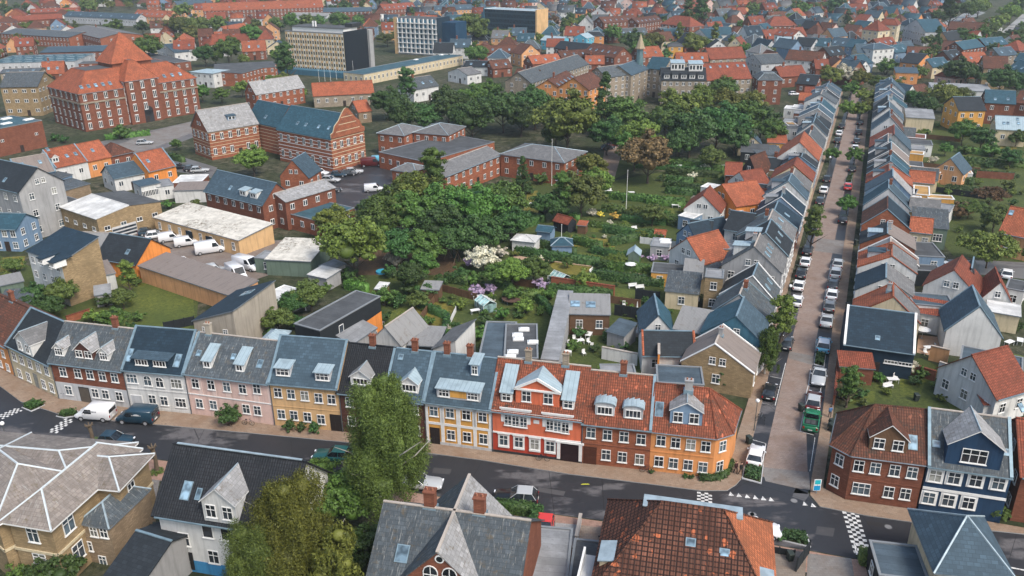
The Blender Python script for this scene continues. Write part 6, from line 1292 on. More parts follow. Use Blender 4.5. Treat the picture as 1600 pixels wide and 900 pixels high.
# houses between court house and garage hall
H('M1', (118, 305), (346, 264), 4.4, 9, 3.6, 'x', 'lblue', 'taupe', lab='light blue house with brown grey roof', sky=((115, 235), (140, 228), (250, 213)), ve='z')
h = H('M1', (345, 248), (546, 205), 4.8, 10, 3.8, 'x', 'white', 'orange', lab='white house with bright orange roof and one small dormer', sky=((298, 135), (418, 175), (472, 162)), ve='z'); dormer(h, C_('M1', (350, 215)), 1.8, 1.3, 'gable', 'orange', 'white', 1, 'c')
H('M1', (548, 208), (690, 178), 4.6, 10, 3.8, 'x', 'ochre', 'orange', lab='ochre house with bright orange roof and one skylight', sky=((578, 140),)); H('M1', (690, 180), (830, 150), 4, 8, 2.6, 'hip', 'brick', 'brown', lab='low dark hipped house between two orange roofs')
h = H('M1', (925, 272), (1097, 232), 4.4, 10, 3.8, 'x', 'orange', 'orange', lab='orange walled house with orange roof before the striped school', sky=((925, 207),), ve='z')
H('M1', (712, 315), (932, 272), 3.8, 8, 2.4, 'x', 'white', 'slate', lab='white house with blue slate roof and long windows'); h = H('M1', (880, 370), (1000, 345), 4.2, 4.5, .4, 'mono', 'white', 'slate', lab='white conservatory with tall windows', cat='conservatory', name='conservatory', win=(6, 1), wsz=(.7, 1.6))
H('M1', (905, 385), (1085, 360), 3.2, 7, 0, 'flat', 'white', 'lfelt', lab='low white flat roofed house below the conservatory'); H('M1', (1085, 395), (1300, 388), 3., 6, .4, 'mono', 'white', 'taupe', lab='white walled store with brown grey roof', auto=False, **OB); H('M1', (1080, 345), (1258, 340), 3., 7, 0, 'flat', 'brick', 'white', lab='brick store with white flat roof', auto=False, **OB)
H('M1', (100, 300), (290, 345), 3.2, 7, .4, 'mono', 'lblue', 'slate2', lab='light blue yard building with grey roof', auto=False, **OB); H('M1', (160, 470), (330, 520), 3., 8, 0, 'flat', 'teal', 'felt', lab='dark teal yard building with flat roof', **OB); H('M1', (380, 400), (560, 350), 3., 7, .5, 'mono', 'tbrick', 'slate2', lab='old brick yard wall building with mossy roof', auto=False, **OB)
h = H('M1', (-180, 330), (115, 400), 11, 10, 4, 'x', 'grey', 'dark', lab='tall grey plastered house with black roof at the left edge', win=(5, 3), swin=2, sky=((30, 325),)); H('M1', (-60, 625), (100, 630), 5, 7, 2., 'x', 'lblue', 'teal', lab='small light blue house at the left edge', win=(3, 2))
H('N1', (0, 430), (145, 400), 2.6, 4, .4, 'mono', 'green', 'corr', lab='low green sheet roofed shed at the left edge', auto=False, **OB); H('N1', (-20, 560), (175, 545), 3, 5, .9, 'mono', 'tbrick', 'slate2', lab='old brick shed with mossy roof behind the ochre end house', auto=False, **OB)
# ------------------------------------------------------------------ right hand side
h = H('K8', (570, 346), (970, 402), 4.4, 11, 3.6, 'x', 'navy', 'navy', lab='dark navy house with black tiled roof and one small skylight', sky=((760, 318, .7, .8),), ve='w', win=(5, 1), wsz=(1.8, .5), wty='q'); H('K8', (552, 480), (740, 495), 2.6, 3, .9, 'mono', 'brick', 'red', lab='lean-to with red tiles under the navy house', auto=False, **OB)
h = H('K8', (1148, 275), (1458, 315), 4., 8.5, 4.4, 'y', 'white', 'slate', lab='white gabled house with long skylight strips beside the furnished terrace', ve='z', auto=False); H('K8', (1218, 478), (1575, 552), 3.4, 7, 0, 'flat', 'white', 'bfelt', lab='long white building with flat glass and slate roof', auto=False)
H('K8', (1430, 655), (1620, 600), 4.2, 9, 4, 'x', 'white', 'red', lab='white house with rusty red roof and two skylights at the right edge', sky=((1570, 710),)); H('K8', (1360, 700), (1440, 700), 2.6, 4, 1.2, 'mono', 'white', 'red', lab='small white porch with red tiles', auto=False, **OB)
H('K8', (930, 170), (1140, 205), 3.2, 4, 1.1, 'mono', 'white', 'red', lab='white link building with red tiled lean-to', cat='house'); H('K8', (960, 130), (1195, 150), 4.2, 5, 0, 'flat', 'white', 'bfelt', lab='white flat roofed extension with three small windows')
H('K8', (1020, 20), (1320, 80), 4.2, 8, 3.6, 'y', 'white', 'red', lab='wide white gable with red tiles behind the flat extension'); H('K8', (1350, 90), (1510, 110), 3.6, 7, 3, 'y', 'white', 'red', lab='white gabled house with red tiles, further right'); H('K8', (1380, 170), (1560, 200), 3, 4, .3, 'mono', 'cream', 'white', lab='covered terrace with pale roof', auto=False, **OB)
H('K8', (1210, 10), (1330, 30), 3.6, 6, 3, 'y', 'white', 'dark', lab='white gable with black roof at the car park'); H('K8', (1480, 40), (1584, 60), 3.4, 5, 0, 'flat', 'white', 'felt', lab='white building with dark flat roof at the car park')
H('M4', (905, 612), (1125, 634), 4.4, 6.5, 2., 'mono', 'green', 'slate2', lab='grey green house with two white windows and slate roof', win=(2, 1), wsz=(1.7, 1.5), wty='t'); H('M4', (860, 800), (1105, 812), 3.2, 8, 0, 'flat', 'lblue', 'felt', lab='light blue house with black flat roof'); H('M4', (1450, 650), (1700, 700), 4.8, 10, 4, 'x', 'peach', 'orange', lab='house with bright orange roof at the right edge', sky=((1520, 530),))
H('M4', (1035, 262), (1218, 290), 3.4, 8, 3.4, 'y', 'peach', 'slate', lab='peach gabled house with grey roof in the gardens'); H('M4', (840, 255), (1075, 285), 3., 4, 0, 'flat', 'peach', 'yfelt', auto=False, lab='long ochre flat roof joined to the peach gable', **OB); H('M4', (910, 415), (1010, 425), 3.2, 8, 0, 'flat', 'yellow', 'yfelt', lab='ochre flat roofed annex', auto=False, **OB); H('M4', (845, 410), (920, 420), 3.2, 5, 0, 'flat', 'white', 'lfelt', lab='white flat roofed annex beside the ochre one', auto=False, **OB); H('M4', (1000, 440), (1165, 450), 2.8, 3, 0, 'flat', 'yellow', 'yfelt', lab='low ochre wall building', auto=False, **OB)
H('M4', (845, 460), (970, 470), 3., 5, 0, 'flat', 'grey', 'white', lab='annex with white flat roof', auto=False, **OB); H('M4', (940, 500), (1135, 530), 3.2, 6, 0, 'flat', 'white', 'lfelt', lab='white flat roofed annex behind the grey green house', auto=False, **OB); H('M4', (850, 530), (940, 540), 3.2, 5, 0, 'flat', 'brick', 'felt', lab='brick annex with dark flat roof beside the grey green house', auto=False, **OB)
H('M4', (840, 320), (940, 335), 3., 5, 0, 'flat', 'white', 'felt', lab='white annex with dark roof beside the terrace', **OB); H('M4', (870, 160), (970, 170), 3., 4, 0, 'flat', 'yellow', 'yfelt', lab='small yellow outhouse behind the terrace', auto=False, **OB); H('M4', (880, 100), (1030, 110), 3.4, 6, 0, 'flat', 'white', 'felt', lab='white outhouse with dark flat roof', **OB); H('M4', (860, 60), (985, 70), 3.4, 6, 0, 'flat', 'brick', 'rfelt', lab='red outhouse with rust red roof', **OB)
H('M4', (850, 240), (970, 250), 2.6, 6, 0, 'flat', 'white', 'felt', lab='pergola house beside the white blossom', **OB); H('M4', (870, 890), (1085, 900), 3., 3, 0, 'flat', 'black', 'felt', lab='long dark lean-to behind the street houses', auto=False, **OB)
h = H('U4', (1195, 690), (1360, 690), 7., 11, 3.2, 'x', 'yellow', 'dark', lab='yellow three storey house with dark dormered roof', win=(3, 2)); H('U4', (1360, 640), (1545, 650), 7, 11, 3.2, 'x', 'brick', 'teal', lab='brick house with teal roof beside the yellow house', sky=((1420, 620), (1500, 620))); H('U4', (1430, 805), (1620, 815), 5, 9, 3, 'x', 'cream', 'zinc', lab='cream house with pale blue metal roof', sky=((1475, 770), (1500, 770), (1560, 745), (1565, 770)))
H('U4', (865, 735), (1040, 745), 4.4, 10, 1., 'mono', 'cream', 'lfelt', lab='cream house with grey sheet roof', auto=False); H('U4', (1030, 560), (1400, 575), 4., 12, .6, 'mono', 'white', 'lfelt', lab='long pale flat roofed hall', auto=False, cat='hall', name='hall')
# gardens left of the terrace: rear wings
N4L = [((615, 245), (800, 330), 4, 9, 3.4, 'y', 'orange', 'orange', 'orange rear wing with bright orange roof and skylights'), ((475, 345), (700, 370), 3.8, 8, 3.4, 'y', 'white', 'red', 'white rear wing with red tiles and white skylight strips'), ((800, 270), (970, 300), 3.4, 6, 2, 'x', 'yellow', 'red', 'yellow rear wing with small white windows'), ((750, 170), (880, 215), 3.6, 7, 3, 'y', 'white', 'red', 'white gabled rear wing with red tiles'),
 ((730, 470), (870, 492), 6, 9, 2.4, 'x', 'white', 'dark', 'white two storey rear house with black roof and white skylight'), ((385, 605), (590, 690), 4.4, 8, 3.6, 'y', 'white', 'orange', 'white cottage gable with orange tiled roof'), ((430, 500), (560, 560), 3.4, 9, 3, 'y', 'lblue', 'navy', 'rear wing with dark blue roof and blue ridge'), ((510, 520), (640, 530), 3.6, 6, 2.6, 'x', 'white', 'dark', 'rear cottage with dark roof beside the orange cottage'),
 ((265, 580), (380, 590), 2.8, 5, 0, 'flat', 'grey', 'lfelt', 'garden room with three white domes on its roof'), ((905, 90), (1090, 100), 3.4, 7, 2., 'x', 'white', 'dark', 'white rear house with dark roof and one skylight'), ((735, 130), (830, 135), 3.2, 6, 2.4, 'x', 'brick', 'red', 'small brick house with red roof by the hedges'), ((825, 110), (930, 130), 3.4, 8, 4, 'y', 'black', 'brown', 'dark timber house with steep brown roof'),
 ((940, 330), (1025, 345), 3.4, 5, 0, 'flat', 'white', 'white', 'white flat roofed annex against the terrace'), ((715, 600), (820, 610), 5.4, 4, 0, 'flat', 'peach', 'lfelt', 'peach coloured rear block with roof terrace'), ((475, 745), (620, 780), 3.2, 6, .8, 'mono', 'cream', 'slate2', 'low rear wing with grey roof below the orange cottage'), ((580, 210), (665, 225), 3, 4, 0, 'flat', 'white', 'white', 'small annex with white flat roof by the hedges'), ((555, 270), (620, 285), 3, 4, 0, 'flat', 'white', 'white', 'second small annex with white flat roof'), ((440, 390), (530, 410), 3, 5, 0, 'flat', 'lblue', 'white', 'annex with striped white roof'), ((700, 440), (740, 450), 5, 5, .4, 'mono', 'white', 'white', 'narrow white annex beside the black roof')]
for a_, b_, z, d, ri, rt, wl, rf, lb in N4L: H('N4', a_, b_, z, d, ri, rt, wl, rf, lab=lb, name='rear_wing' if 'wing' in lb else 'house', cat='house')
# sheds in the gardens
for cr_, a_, b_, z, d, ri, rt, wl, rf, lb in [('M3', (350, 600), (400, 580), 2.3, 4, 1, 'y', 'black', 'red', 'black garden shed with red roof'), ('M3', (0, 700), (140, 715), 2.4, 3.6, .7, 'pyr', 'white', 'white', 'open pavilion with white tent roof'), ('M3', (250, 735), (375, 735), 2.3, 3.5, 1., 'hip', 'lblue', 'teal', 'garden house with teal roof beside a pole'), ('M3', (155, 640), (240, 650), 2., 3, .6, 'x', 'lblue', 'teal', 'small greenhouse like shed with teal roof'),
 ('M3', (725, 790), (795, 795), 2., 3, .8, 'y', 'green', 'zinc', 'green garden shed with pale roof'), ('N2', (1035, 450), (1140, 455), 2.3, 3, .3, 'mono', 'wood', 'corr', 'garden shelter with grey sheet roof'), ('N2', (745, 450), (800, 455), 2.1, 2.4, .3, 'mono', 'wood', 'white', 'tiny shed with white roof among bushes'), ('M3', (895, 660), (955, 665), 1.6, 2, .5, 'x', 'orange', 'orange', 'small orange playhouse on a garden lawn'), ('M3', (410, 610), (460, 615), 1.8, 2, .4, 'mono', 'wood', 'orange', 'tiny shed with orange roof'), ('N1', (595, 490), (690, 475), 2.2, 3, .6, 'mono', 'grey', 'lfelt', 'grey shed roof in the left garden'), ('M4', (1210, 285), (1280, 290), 2.2, 3, 0, 'flat', 'white', 'white', 'white garden shed beside the peach gable')]:
    H(cr_, a_, b_, z, d, ri, rt, wl, rf, lab=lb, auto=False, cat='shed', name='garden_shed')
# ================================================================== far landmarks
OFF = dict(cat='office tower', name='office_tower')
t1 = H('F', (445, 49), (536, 54), 18.5, 17, 0, 'flat', 'cream', 'felt', lab='tan office tower with rows of white spandrels and a black end wall', auto=False, par=.5, **OFF)
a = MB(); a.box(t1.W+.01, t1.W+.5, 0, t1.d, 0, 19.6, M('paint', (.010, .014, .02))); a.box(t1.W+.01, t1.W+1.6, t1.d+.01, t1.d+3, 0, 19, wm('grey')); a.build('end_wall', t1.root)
a = MB(); a.box(2, t1.W-2, 3, 13, 18.6, 20.6, WHITE); a.box(1.5, t1.W-1.5, 2.5, 13.5, 20.6, 20.8, rm('felt')); a.box(t1.W-5, t1.W-1, 8, 15, 20.8, 22.4, DARK); a.build('roof_storey', t1.root); 
for x in (13, 14.5): a = MB(); a.bar((x, 5, 20.8), (x, 5, 23.2), .4, WHITE); a.build('vent_pipe', t1.root)
for k in range(7):
    a = MB(); n_ = 24
    for i in range(n_):
        x = t1.W*(i+.5)/n_; a.box(x-.32, x+.32, -.04, -.01, 1.6+k*2.4, 2.9+k*2.4, GLASS)
        a.box(x-.42, x+.42, -.12, -.01, 2.95+k*2.4, 3.85+k*2.4, M('paint', (.6, .58, .54)) if i % 2 else wm('tan'))
    a.build('window_band', t1.root)
a = MB(); a.box(-3, t1.W+6, -5, -.2, 0, 2.4, wm('teal')); a.build('ground_floor', t1.root)
t2 = H('F', (615, 28), (682, 31), 18.5, 12, 0, 'flat', 'lgrey', 'felt', lab='blue grey balcony tower with tan side wall', auto=False, cat='apartment tower', name='apartment_tower')
for k in range(7):
    a = MB(); n_ = 9
    a.box(2.2, t2.W, -.9, -.01, .9+k*2.55, 1.1+k*2.55, WHITE)
    for i in range(n_): x = 2.4+(t2.W-2.4)*(i+.5)/n_; a.box(x-.9, x+.35, -.05, -.01, 1.3+k*2.55, 3.1+k*2.55, M('glass', (.03, .10, .15))); a.box(x-1.05, x-.95, -.85, -.01, 1.1+k*2.55, 3.4+k*2.55, WHITE)
    a.build('balcony_band', t2.root)
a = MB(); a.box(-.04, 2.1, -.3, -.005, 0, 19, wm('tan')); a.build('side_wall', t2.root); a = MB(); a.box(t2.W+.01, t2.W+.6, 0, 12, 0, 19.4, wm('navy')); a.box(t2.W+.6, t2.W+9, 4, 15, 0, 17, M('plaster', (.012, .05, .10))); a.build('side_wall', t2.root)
t3 = H('F', (757, 14), (837, 18), 17.5, 12, 0, 'flat', 'glass', 'zinc', lab='dark glass office slab with tan side wall', auto=False, **OFF)
for k in range(6): a = MB(); a.box(0, t3.W, -.08, -.01, .6+k*2.9, 1.5+k*2.9, M('paint', (.02, .05, .07))); a.build('spandrel', t3.root)
a = MB(); a.box(t3.W+.01, t3.W+1, -.3, 12, 0, 18.4, wm('tan')); a.build('side_wall', t3.root); a = MB(); a.box(-.8, -.01, -.3, 12, 0, 18.2, wm('teal')); a.build('side_wall', t3.root)
h = H('F', (568, 117), (723, 87), 4.4, 12, 0, 'flat', 'cream', 'tfelt', lab='long low shop block with teal roof joining the two towers', win=(26, 1), wsz=(1., 1.8), cat='shop block', name='shop_block')
FAR = [ # crop, a, b, z, depth, rise, type, wall, roof, words
 ('U1', (0, 210), (430, 235), 6, 22, 2, 'x', 'obrick', 'slate2', 'long brick works with concrete piers'), ('U1', (415, 190), (625, 240), 7, 24, 2.2, 'x', 'obrick', 'grey', 'brick works hall with pale gable'), ('U1', (-80, 400), (465, 385), 4.5, 30, 0, 'flat', 'lgrey', 'tfelt', 'wide low hall with rows of roof lights'), ('U1', (250, 330), (640, 320), 4, 26, 1.4, 'x', 'brick', 'slate', 'low hall with wide grey roof behind the court house'), ('U1', (0, 460), (240, 450), 6, 12, 1, 'x', 'gbrick', 'slate2', 'low grey hall'), ('U1', (490, 400), (640, 395), 6, 8, 0, 'flat', 'brick', 'felt', 'brick hall beside the tower roof'), ('U1', (840, 340), (1090, 395), 4, 8, 0, 'flat', 'brick', 'felt', 'flat brick wing behind the court house'),
 ('U1', (1085, 310), (1215, 305), 6, 10, 4, 'x', 'white', 'red', 'white house with red roof and two skylights'), ('U1', (980, 300), (1090, 330), 5, 8, 3, 'y', 'white', 'slate', 'white gable beside a red roof'), ('U1', (1340, 440), (1720, 420), 5.6, 16, .4, 'mono', 'obrick', 'felt', 'brick school with solar panel roof'), ('U1', (1190, 450), (1330, 460), 6, 10, .8, 'hip', 'white', 'zinc', 'glass roofed stair hall'),
 ('U1', (1260, 235), (1440, 225), 3.5, 7, 2.5, 'x', 'cream', 'orange', 'long cottage with orange roof'), ('U1', (1420, 200), (1560, 175), 5, 8, 3, 'x', 'white', 'orange', 'white house with orange roof beside big trees'), ('U1', (400, 100), (850, 120), 5, 10, 3, 'x', 'lgrey', 'slate', 'long grey row with dormers'), ('U1', (830, 100), (1050, 110), 6, 11, 4, 'x', 'peach', 'orange', 'peach house with orange roof'), ('U1', (80, 130), (390, 115), 5, 9, 3, 'x', 'brick', 'red', 'long red roofed row'), ('U1', (190, 80), (500, 70), 5, 9, 2.5, 'x', 'brick', 'red', 'second long red roofed row'),
 ('U1', (1210, 60), (1450, 55), 7, 10, 4, 'x', 'peach', 'red', 'peach block with red roof'), ('U1', (1110, 35), (1330, 20), 9, 10, 3, 'x', 'peach', 'slate', 'peach tenement block'), ('U2', (-330, 70), (420, 45), 8, 16, 5, 'x', 'brick', 'orange', 'very long brick building with orange roof'), ('U2', (200, 95), (440, 100), 4, 12, 1.5, 'x', 'lgrey', 'corr', 'low grey hall with blue gable'), ('U2', (420, 75), (720, 70), 6, 9, 2.5, 'x', 'brick', 'slate', 'long brick block with blue roof'),
 ('U2', (800, 65), (1000, 50), 6, 10, 4, 'x', 'brick', 'red', 'brick house with red roof behind the towers'), ('U2', (1120, 65), (1440, 55), 7, 10, 3, 'x', 'peach', 'slate', 'peach block with blue roof and many windows'), ('U2', (360, 600), (735, 580), 4.4, 11, 3.8, 'x', 'gbrick', 'orange', 'long stone house with orange roof before the office tower'), ('U2', (985, 560), (1140, 535), 5, 10, 3.4, 'x', 'white', 'slate2', 'white house with grey roof before the park trees'), ('U2', (1300, 415), (1455, 420), 4, 8, 2, 'x', 'white', 'dark', 'white house with dark roof and white skylights'), ('U2', (1200, 450), (1320, 470), 4, 8, 2, 'y', 'white', 'grey', 'white gabled workshop'), ('U2', (1480, 430), (1600, 420), 4, 8, 3, 'x', 'brick', 'brown', 'brown roofed brick house'), ('U2', (0, 590), (300, 545), 6, 8, 4, 'x', 'obrick', 'lgrey', 'pale grey roof behind the striped school'), ('U2', (640, 700), (720, 690), 4, 8, 3, 'x', 'tbrick', 'orange', 'small orange roof beside the striped gable'), ('U2', (-90, 460), (130, 400), 5.6, 12, .4, 'mono', 'obrick', 'felt', 'east end of the brick school'),
 ('U3', (450, 330), (640, 360), 7, 11, 4, 'x', 'brick', 'brown', 'brown roofed brick tenement'), ('U3', (265, 300), (450, 320), 6, 10, 3, 'x', 'brick', 'dark', 'black roofed tenement'), ('U3', (130, 400), (310, 385), 5, 9, 3, 'x', 'brick', 'orange', 'orange roofed row house'), ('U3', (310, 360), (480, 350), 5, 8, 2.6, 'x', 'brick', 'brown', 'brown roofed row with skylights'), ('U3', (60, 340), (175, 330), 6, 10, 4, 'y', 'peach', 'brown', 'peach gable with brown roof'), ('U3', (460, 400), (575, 400), 6.5, 9, 3, 'x', 'brick', 'orange', 'orange roofed block with pale dormers'),
 ('U3', (450, 225), (575, 225), 6, 9, 2, 'mans', 'ochre', 'dark', 'ochre block with dark mansard'), ('U3', (180, 250), (310, 260), 5, 9, 2, 'x', 'sky', 'zinc', 'turquoise hall with pale roof'), ('U3', (385, 235), (465, 240), 6, 9, 2, 'y', 'sky', 'zinc', 'turquoise gable'), ('U3', (600, 225), (850, 215), 4, 11, 3.4, 'x', 'brick', 'slate2', 'long grey roofed brick hall'), ('U3', (850, 215), (980, 225), 4.4, 12, 4, 'y', 'brick', 'slate2', 'dark brick gable with grey roof'), ('U3', (575, 145), (790, 130), 9, 11, 3, 'x', 'brick', 'brown', 'tall dark brick tenement'), ('U3', (790, 150), (940, 130), 8, 10, 3, 'x', 'brick', 'brown', 'brick tenement with white dormers'), ('U3', (930, 150), (1110, 170), 8, 12, 5, 'hip', 'brick', 'red', 'red hipped brick mansion'),
 ('U3', (810, 360), (945, 350), 6, 10, 4, 'x', 'brick', 'orange', 'orange hipped roof behind the spire'), ('U3', (1030, 385), (1225, 385), 9, 10, 3, 'x', 'gbrick', 'orange', 'orange roof with two pale dormers'), ('U3', (1240, 370), (1460, 360), 9, 10, 4, 'x', 'gbrick', 'red', 'red roof with a timber gable'), ('U3', (980, 290), (1070, 290), 6, 8, 1.2, 'mans', 'yellow', 'felt', 'yellow house with flat grey roof'),
 ('U3', (1120, 215), (1225, 240), 4.4, 9, 4, 'y', 'white', 'teal', 'white gable with teal roof'), ('U3', (1235, 215), (1370, 215), 5, 9, 3.6, 'x', 'white', 'teal', 'white house with teal roof'), ('U3', (1230, 300), (1350, 300), 5, 9, 3.6, 'y', 'white', 'dark', 'white gable with black roof'), ('U3', (1350, 280), (1440, 285), 5, 9, 3.6, 'y', 'cream', 'red', 'cream gable with red roof'), ('U3', (1450, 370), (1560, 400), 6, 12, 3, 'y', 'lgrey', 'slate2', 'grey roofed warehouse gable'), ('U3', (1480, 190), (1600, 200), 5, 9, 4, 'y', 'white', 'teal', 'white gable with blue roof'),
 ('U4', (40, 215), (150, 230), 7, 9, 3, 'x', 'white', 'red', 'white corner house with red roof'), ('U4', (5, 165), (180, 160), 6.5, 11, 5, 'hip', 'brick', 'red', 'red hipped brick villa'), ('U4', (190, 170), (300, 160), 4.6, 9, 4, 'x', 'brick', 'navy', 'brick house with dark blue roof and dormers'), ('U4', (355, 125), (450, 130), 4.6, 9, 4, 'x', 'white', 'teal', 'white gabled house with teal roof near the lane'), ('U4', (430, 90), (550, 90), 4.6, 9, 4, 'x', 'cream', 'teal', 'cream gabled house with teal roof near the lane'), ('U4', (600, 50), (660, 55), 4.6, 9, 4.6, 'y', 'white', 'navy', 'steep white gable with blue roof'), ('U4', (655, 35), (715, 40), 4.6, 9, 4.6, 'y', 'white', 'navy', 'second steep white gable with blue roof'), ('U4', (710, 25), (765, 25), 4.6, 9, 4.6, 'y', 'white', 'navy', 'third steep white gable with blue roof'), ('U4', (480, 60), (605, 65), 4.6, 9, 4, 'x', 'peach', 'red', 'peach house with red roof by the lane'),
 ('U4', (590, 185), (690, 195), 9.5, 10, 5, 'hip', 'cream', 'red', 'left half of cream mansion with red roof'), ('U4', (690, 155), (810, 160), 11.5, 12, 3, 'mans', 'cream', 'red', 'cream mansion with red roof and stepped dormer'), ('U4', (850, 170), (985, 200), 7.5, 12, 5.5, 'y', 'lgrey', 'teal', 'grey house with rounded gable and teal roof'), ('U4', (980, 185), (1120, 165), 6, 10, 4, 'hip', 'brick', 'orange', 'brick villa with orange hipped roof'), ('U4', (1130, 180), (1370, 190), 6.5, 10, 3.6, 'x', 'brick', 'brown', 'long brick block with brown roof'), ('U4', (540, 210), (610, 200), 5, 9, 4, 'y', 'brick', 'brown', 'brown gable left of the cream mansion'),
 ('U4', (1090, 320), (1230, 305), 4.6, 9, 4, 'y', 'white', 'brown', 'white gable with brown roof and dormer'), ('U4', (1220, 310), (1350, 290), 7, 9, 3, 'x', 'brick', 'teal', 'brick house with teal roof'), ('U4', (1360, 285), (1500, 275), 6, 9, 3, 'x', 'brick', 'teal', 'brick row with teal roof'), ('U4', (1250, 390), (1385, 385), 7, 10, 3.4, 'x', 'brick', 'orange', 'rust roofed brick block with dormers'), ('U4', (1350, 425), (1500, 430), 8, 12, 4, 'x', 'ybrick', 'brown', 'tall yellow brick block with brown roof'), ('U4', (1480, 440), (1620, 470), 6, 12, 4, 'x', 'gbrick', 'teal', 'stone block with teal roof'), ('U4', (1450, 350), (1560, 340), 6, 9, 3, 'x', 'gbrick', 'slate', 'stone house with slate roof'), ('U4', (1540, 380), (1640, 390), 6, 9, 3, 'x', 'green', 'teal', 'green house with teal roof'),
 ('U4', (660, 310), (790, 300), 8, 9, 2, 'hip', 'white', 'slate', 'white corner house with three storeys'), ('U4', (560, 330), (660, 330), 6, 9, 3.4, 'x', 'cream', 'slate', 'cream house with slate roof'), ('U4', (480, 290), (570, 300), 6, 9, 3.4, 'x', 'lblue', 'teal', 'light blue house with teal roof'), ('U4', (380, 280), (480, 290), 6, 9, 3.4, 'x', 'peach', 'slate', 'peach house with slate roof'), ('U4', (270, 285), (380, 290), 6, 9, 3.4, 'x', 'grey', 'teal', 'grey house with teal roof'), ('U4', (160, 280), (270, 290), 6, 9, 3.4, 'x', 'lgrey', 'dark', 'pale grey house with black roof'), ('U4', (50, 270), (155, 275), 6, 8, 3, 'x', 'white', 'zinc', 'white house with pale roof'),
 ('U4', (870, 345), (1010, 350), 5, 9, 3.4, 'x', 'brick', 'brown', 'brown roofed house with two skylights'), ('U4', (940, 400), (1030, 380), 6.5, 8, 3.4, 'y', 'ochre', 'dark', 'ochre gable with arched window'), ('U4', (800, 455), (940, 460), 5, 9, 1, 'mono', 'ochre', 'slate', 'ochre house with slate roof'), ('U4', (1030, 420), (1140, 410), 5, 9, 3, 'x', 'cream', 'teal', 'cream house with teal roof and skylights'), ('U4', (1140, 410), (1250, 400), 5, 9, 1, 'hip', 'white', 'zinc', 'white flat topped house'), ('U4', (795, 330), (880, 320), 5, 8, 3, 'x', 'lblue', 'teal', 'light blue house behind the white corner house'), ('U4', (700, 290), (800, 275), 8, 8, 3, 'x', 'brick', 'red', 'red roofed house behind the white corner house'),
 ('U4', (110, 370), (330, 385), 5.4, 10, 3.6, 'x', 'white', 'brown', 'white house with brown roof and skylights'), ('U4', (380, 430), (510, 430), 5, 10, 4, 'y', 'peach', 'brown', 'peach gable with brown roof'), ('U4', (300, 430), (385, 430), 5, 9, 3.4, 'x', 'brick', 'red', 'brick house with red roof'), ('U4', (570, 430), (640, 425), 5, 8, 3, 'y', 'white', 'slate', 'small white gable with slate roof'), ('U4', (440, 380), (570, 400), 4.5, 9, 3, 'y', 'lblue', 'teal', 'teal metal hall'), ('U4', (0, 380), (100, 375), 5, 9, 3.6, 'y', 'peach', 'brown', 'peach gable behind the brick block'), ('U4', (80, 480), (240, 470), 4.5, 9, 3.4, 'x', 'brick', 'red', 'red roofed house at the terrace end'), ('U4', (180, 520), (300, 530), 4, 8, 3, 'x', 'brick', 'dark', 'dark roofed house at the terrace end'),
 ('U4', (-60, 500), (90, 500), 9, 10, 2, 'mans', 'brick', 'slate2', 'red brick tenement at the end of the park'), ('U4', (920, 590), (1020, 580), 3.6, 8, 2.6, 'x', 'peach', 'brown', 'peach cottage with brown roof'), ('U4', (855, 600), (930, 590), 4, 8, 3.4, 'y', 'white', 'slate', 'white gable with slate roof beside a big bush'), ('U4', (1545, 640), (1640, 650), 7, 10, 3, 'x', 'brick', 'brown', 'brown brick block at the right edge'), ('U4', (100, 680), (240, 690), 3, 6, 0, 'flat', 'white', 'white', 'white flat roofed building beside the terrace'), ('U4', (130, 790), (190, 790), 3.5, 6, 0, 'flat', 'ochre', 'yfelt', 'ochre flat roofed annex beside the terrace'), ('M4', (0, 95), (120, 100), 3, 8, 1, 'mono', 'yellow', 'orange', 'yellow lean-to with orange roof'), ('M4', (-60, 170), (110, 165), 3, 8, .6, 'mono', 'grey', 'slate2', 'grey roofed annex beside the lean-to'), ('M4', (0, 250), (90, 260), 3.2, 6, 2, 'x', 'lblue', 'dark', 'dark roofed annex of the terrace'),
 ('M3', (1415, 100), (1560, 105), 3.4, 8, 2.6, 'y', 'cream', 'slate', 'cream gabled house at the park corner'), ('M3', (1430, 150), (1600, 160), 3., 6, 1, 'mono', 'black', 'felt', 'black flat house at the park corner'),
 ('U3', (-200, 330), (60, 330), 5, 9, 3, 'x', 'brick', 'brown', 'brown roofed row left of the tenements'), ('U3', (0, 500), (140, 510), 7, 10, 3.6, 'x', 'white', 'brown', 'brown roofed house with white dormers at the park edge'), ('U3', (120, 520), (480, 400), 8, 11, 3.6, 'x', 'gbrick', 'slate2', 'long grey slate roof with many skylights at the park edge'), ('U3', (310, 560), (420, 500), 10, 10, 3, 'x', 'ochre', 'brown', 'brown roof beside the orange apartment block')]
for i, t in enumerate(FAR):
    h = H(t[0], t[1], t[2], *t[3:7], t[7], t[8], lab=t[9]+('' if len(t[9].split()) > 3 else ' in the town'), cat='building' if t[5] > 14 else 'house', swin=2, chim=1 if i % 2 and t[6] == 'x' else 0, wsz=(1.1, 1.5), win=None)
    if t[6] == 'x' and t[8] in ('teal', 'dark', 'brown', 'slate2', 'orange', 'red', 'slate') and i % 3:
        for k in range(min(7, int(h.W/4))): skylight(h, h.W*(k+.5)/max(1, min(7, int(h.W/4))), h.d*.2, 1., 1.4)
    if 'roof lights' in t[9]:
        for r_ in range(4):
            for k in range(8): skylight(h, h.W*(k+.5)/8+(r_ % 2)*2, 4+r_*7, 3.4, 1.2)
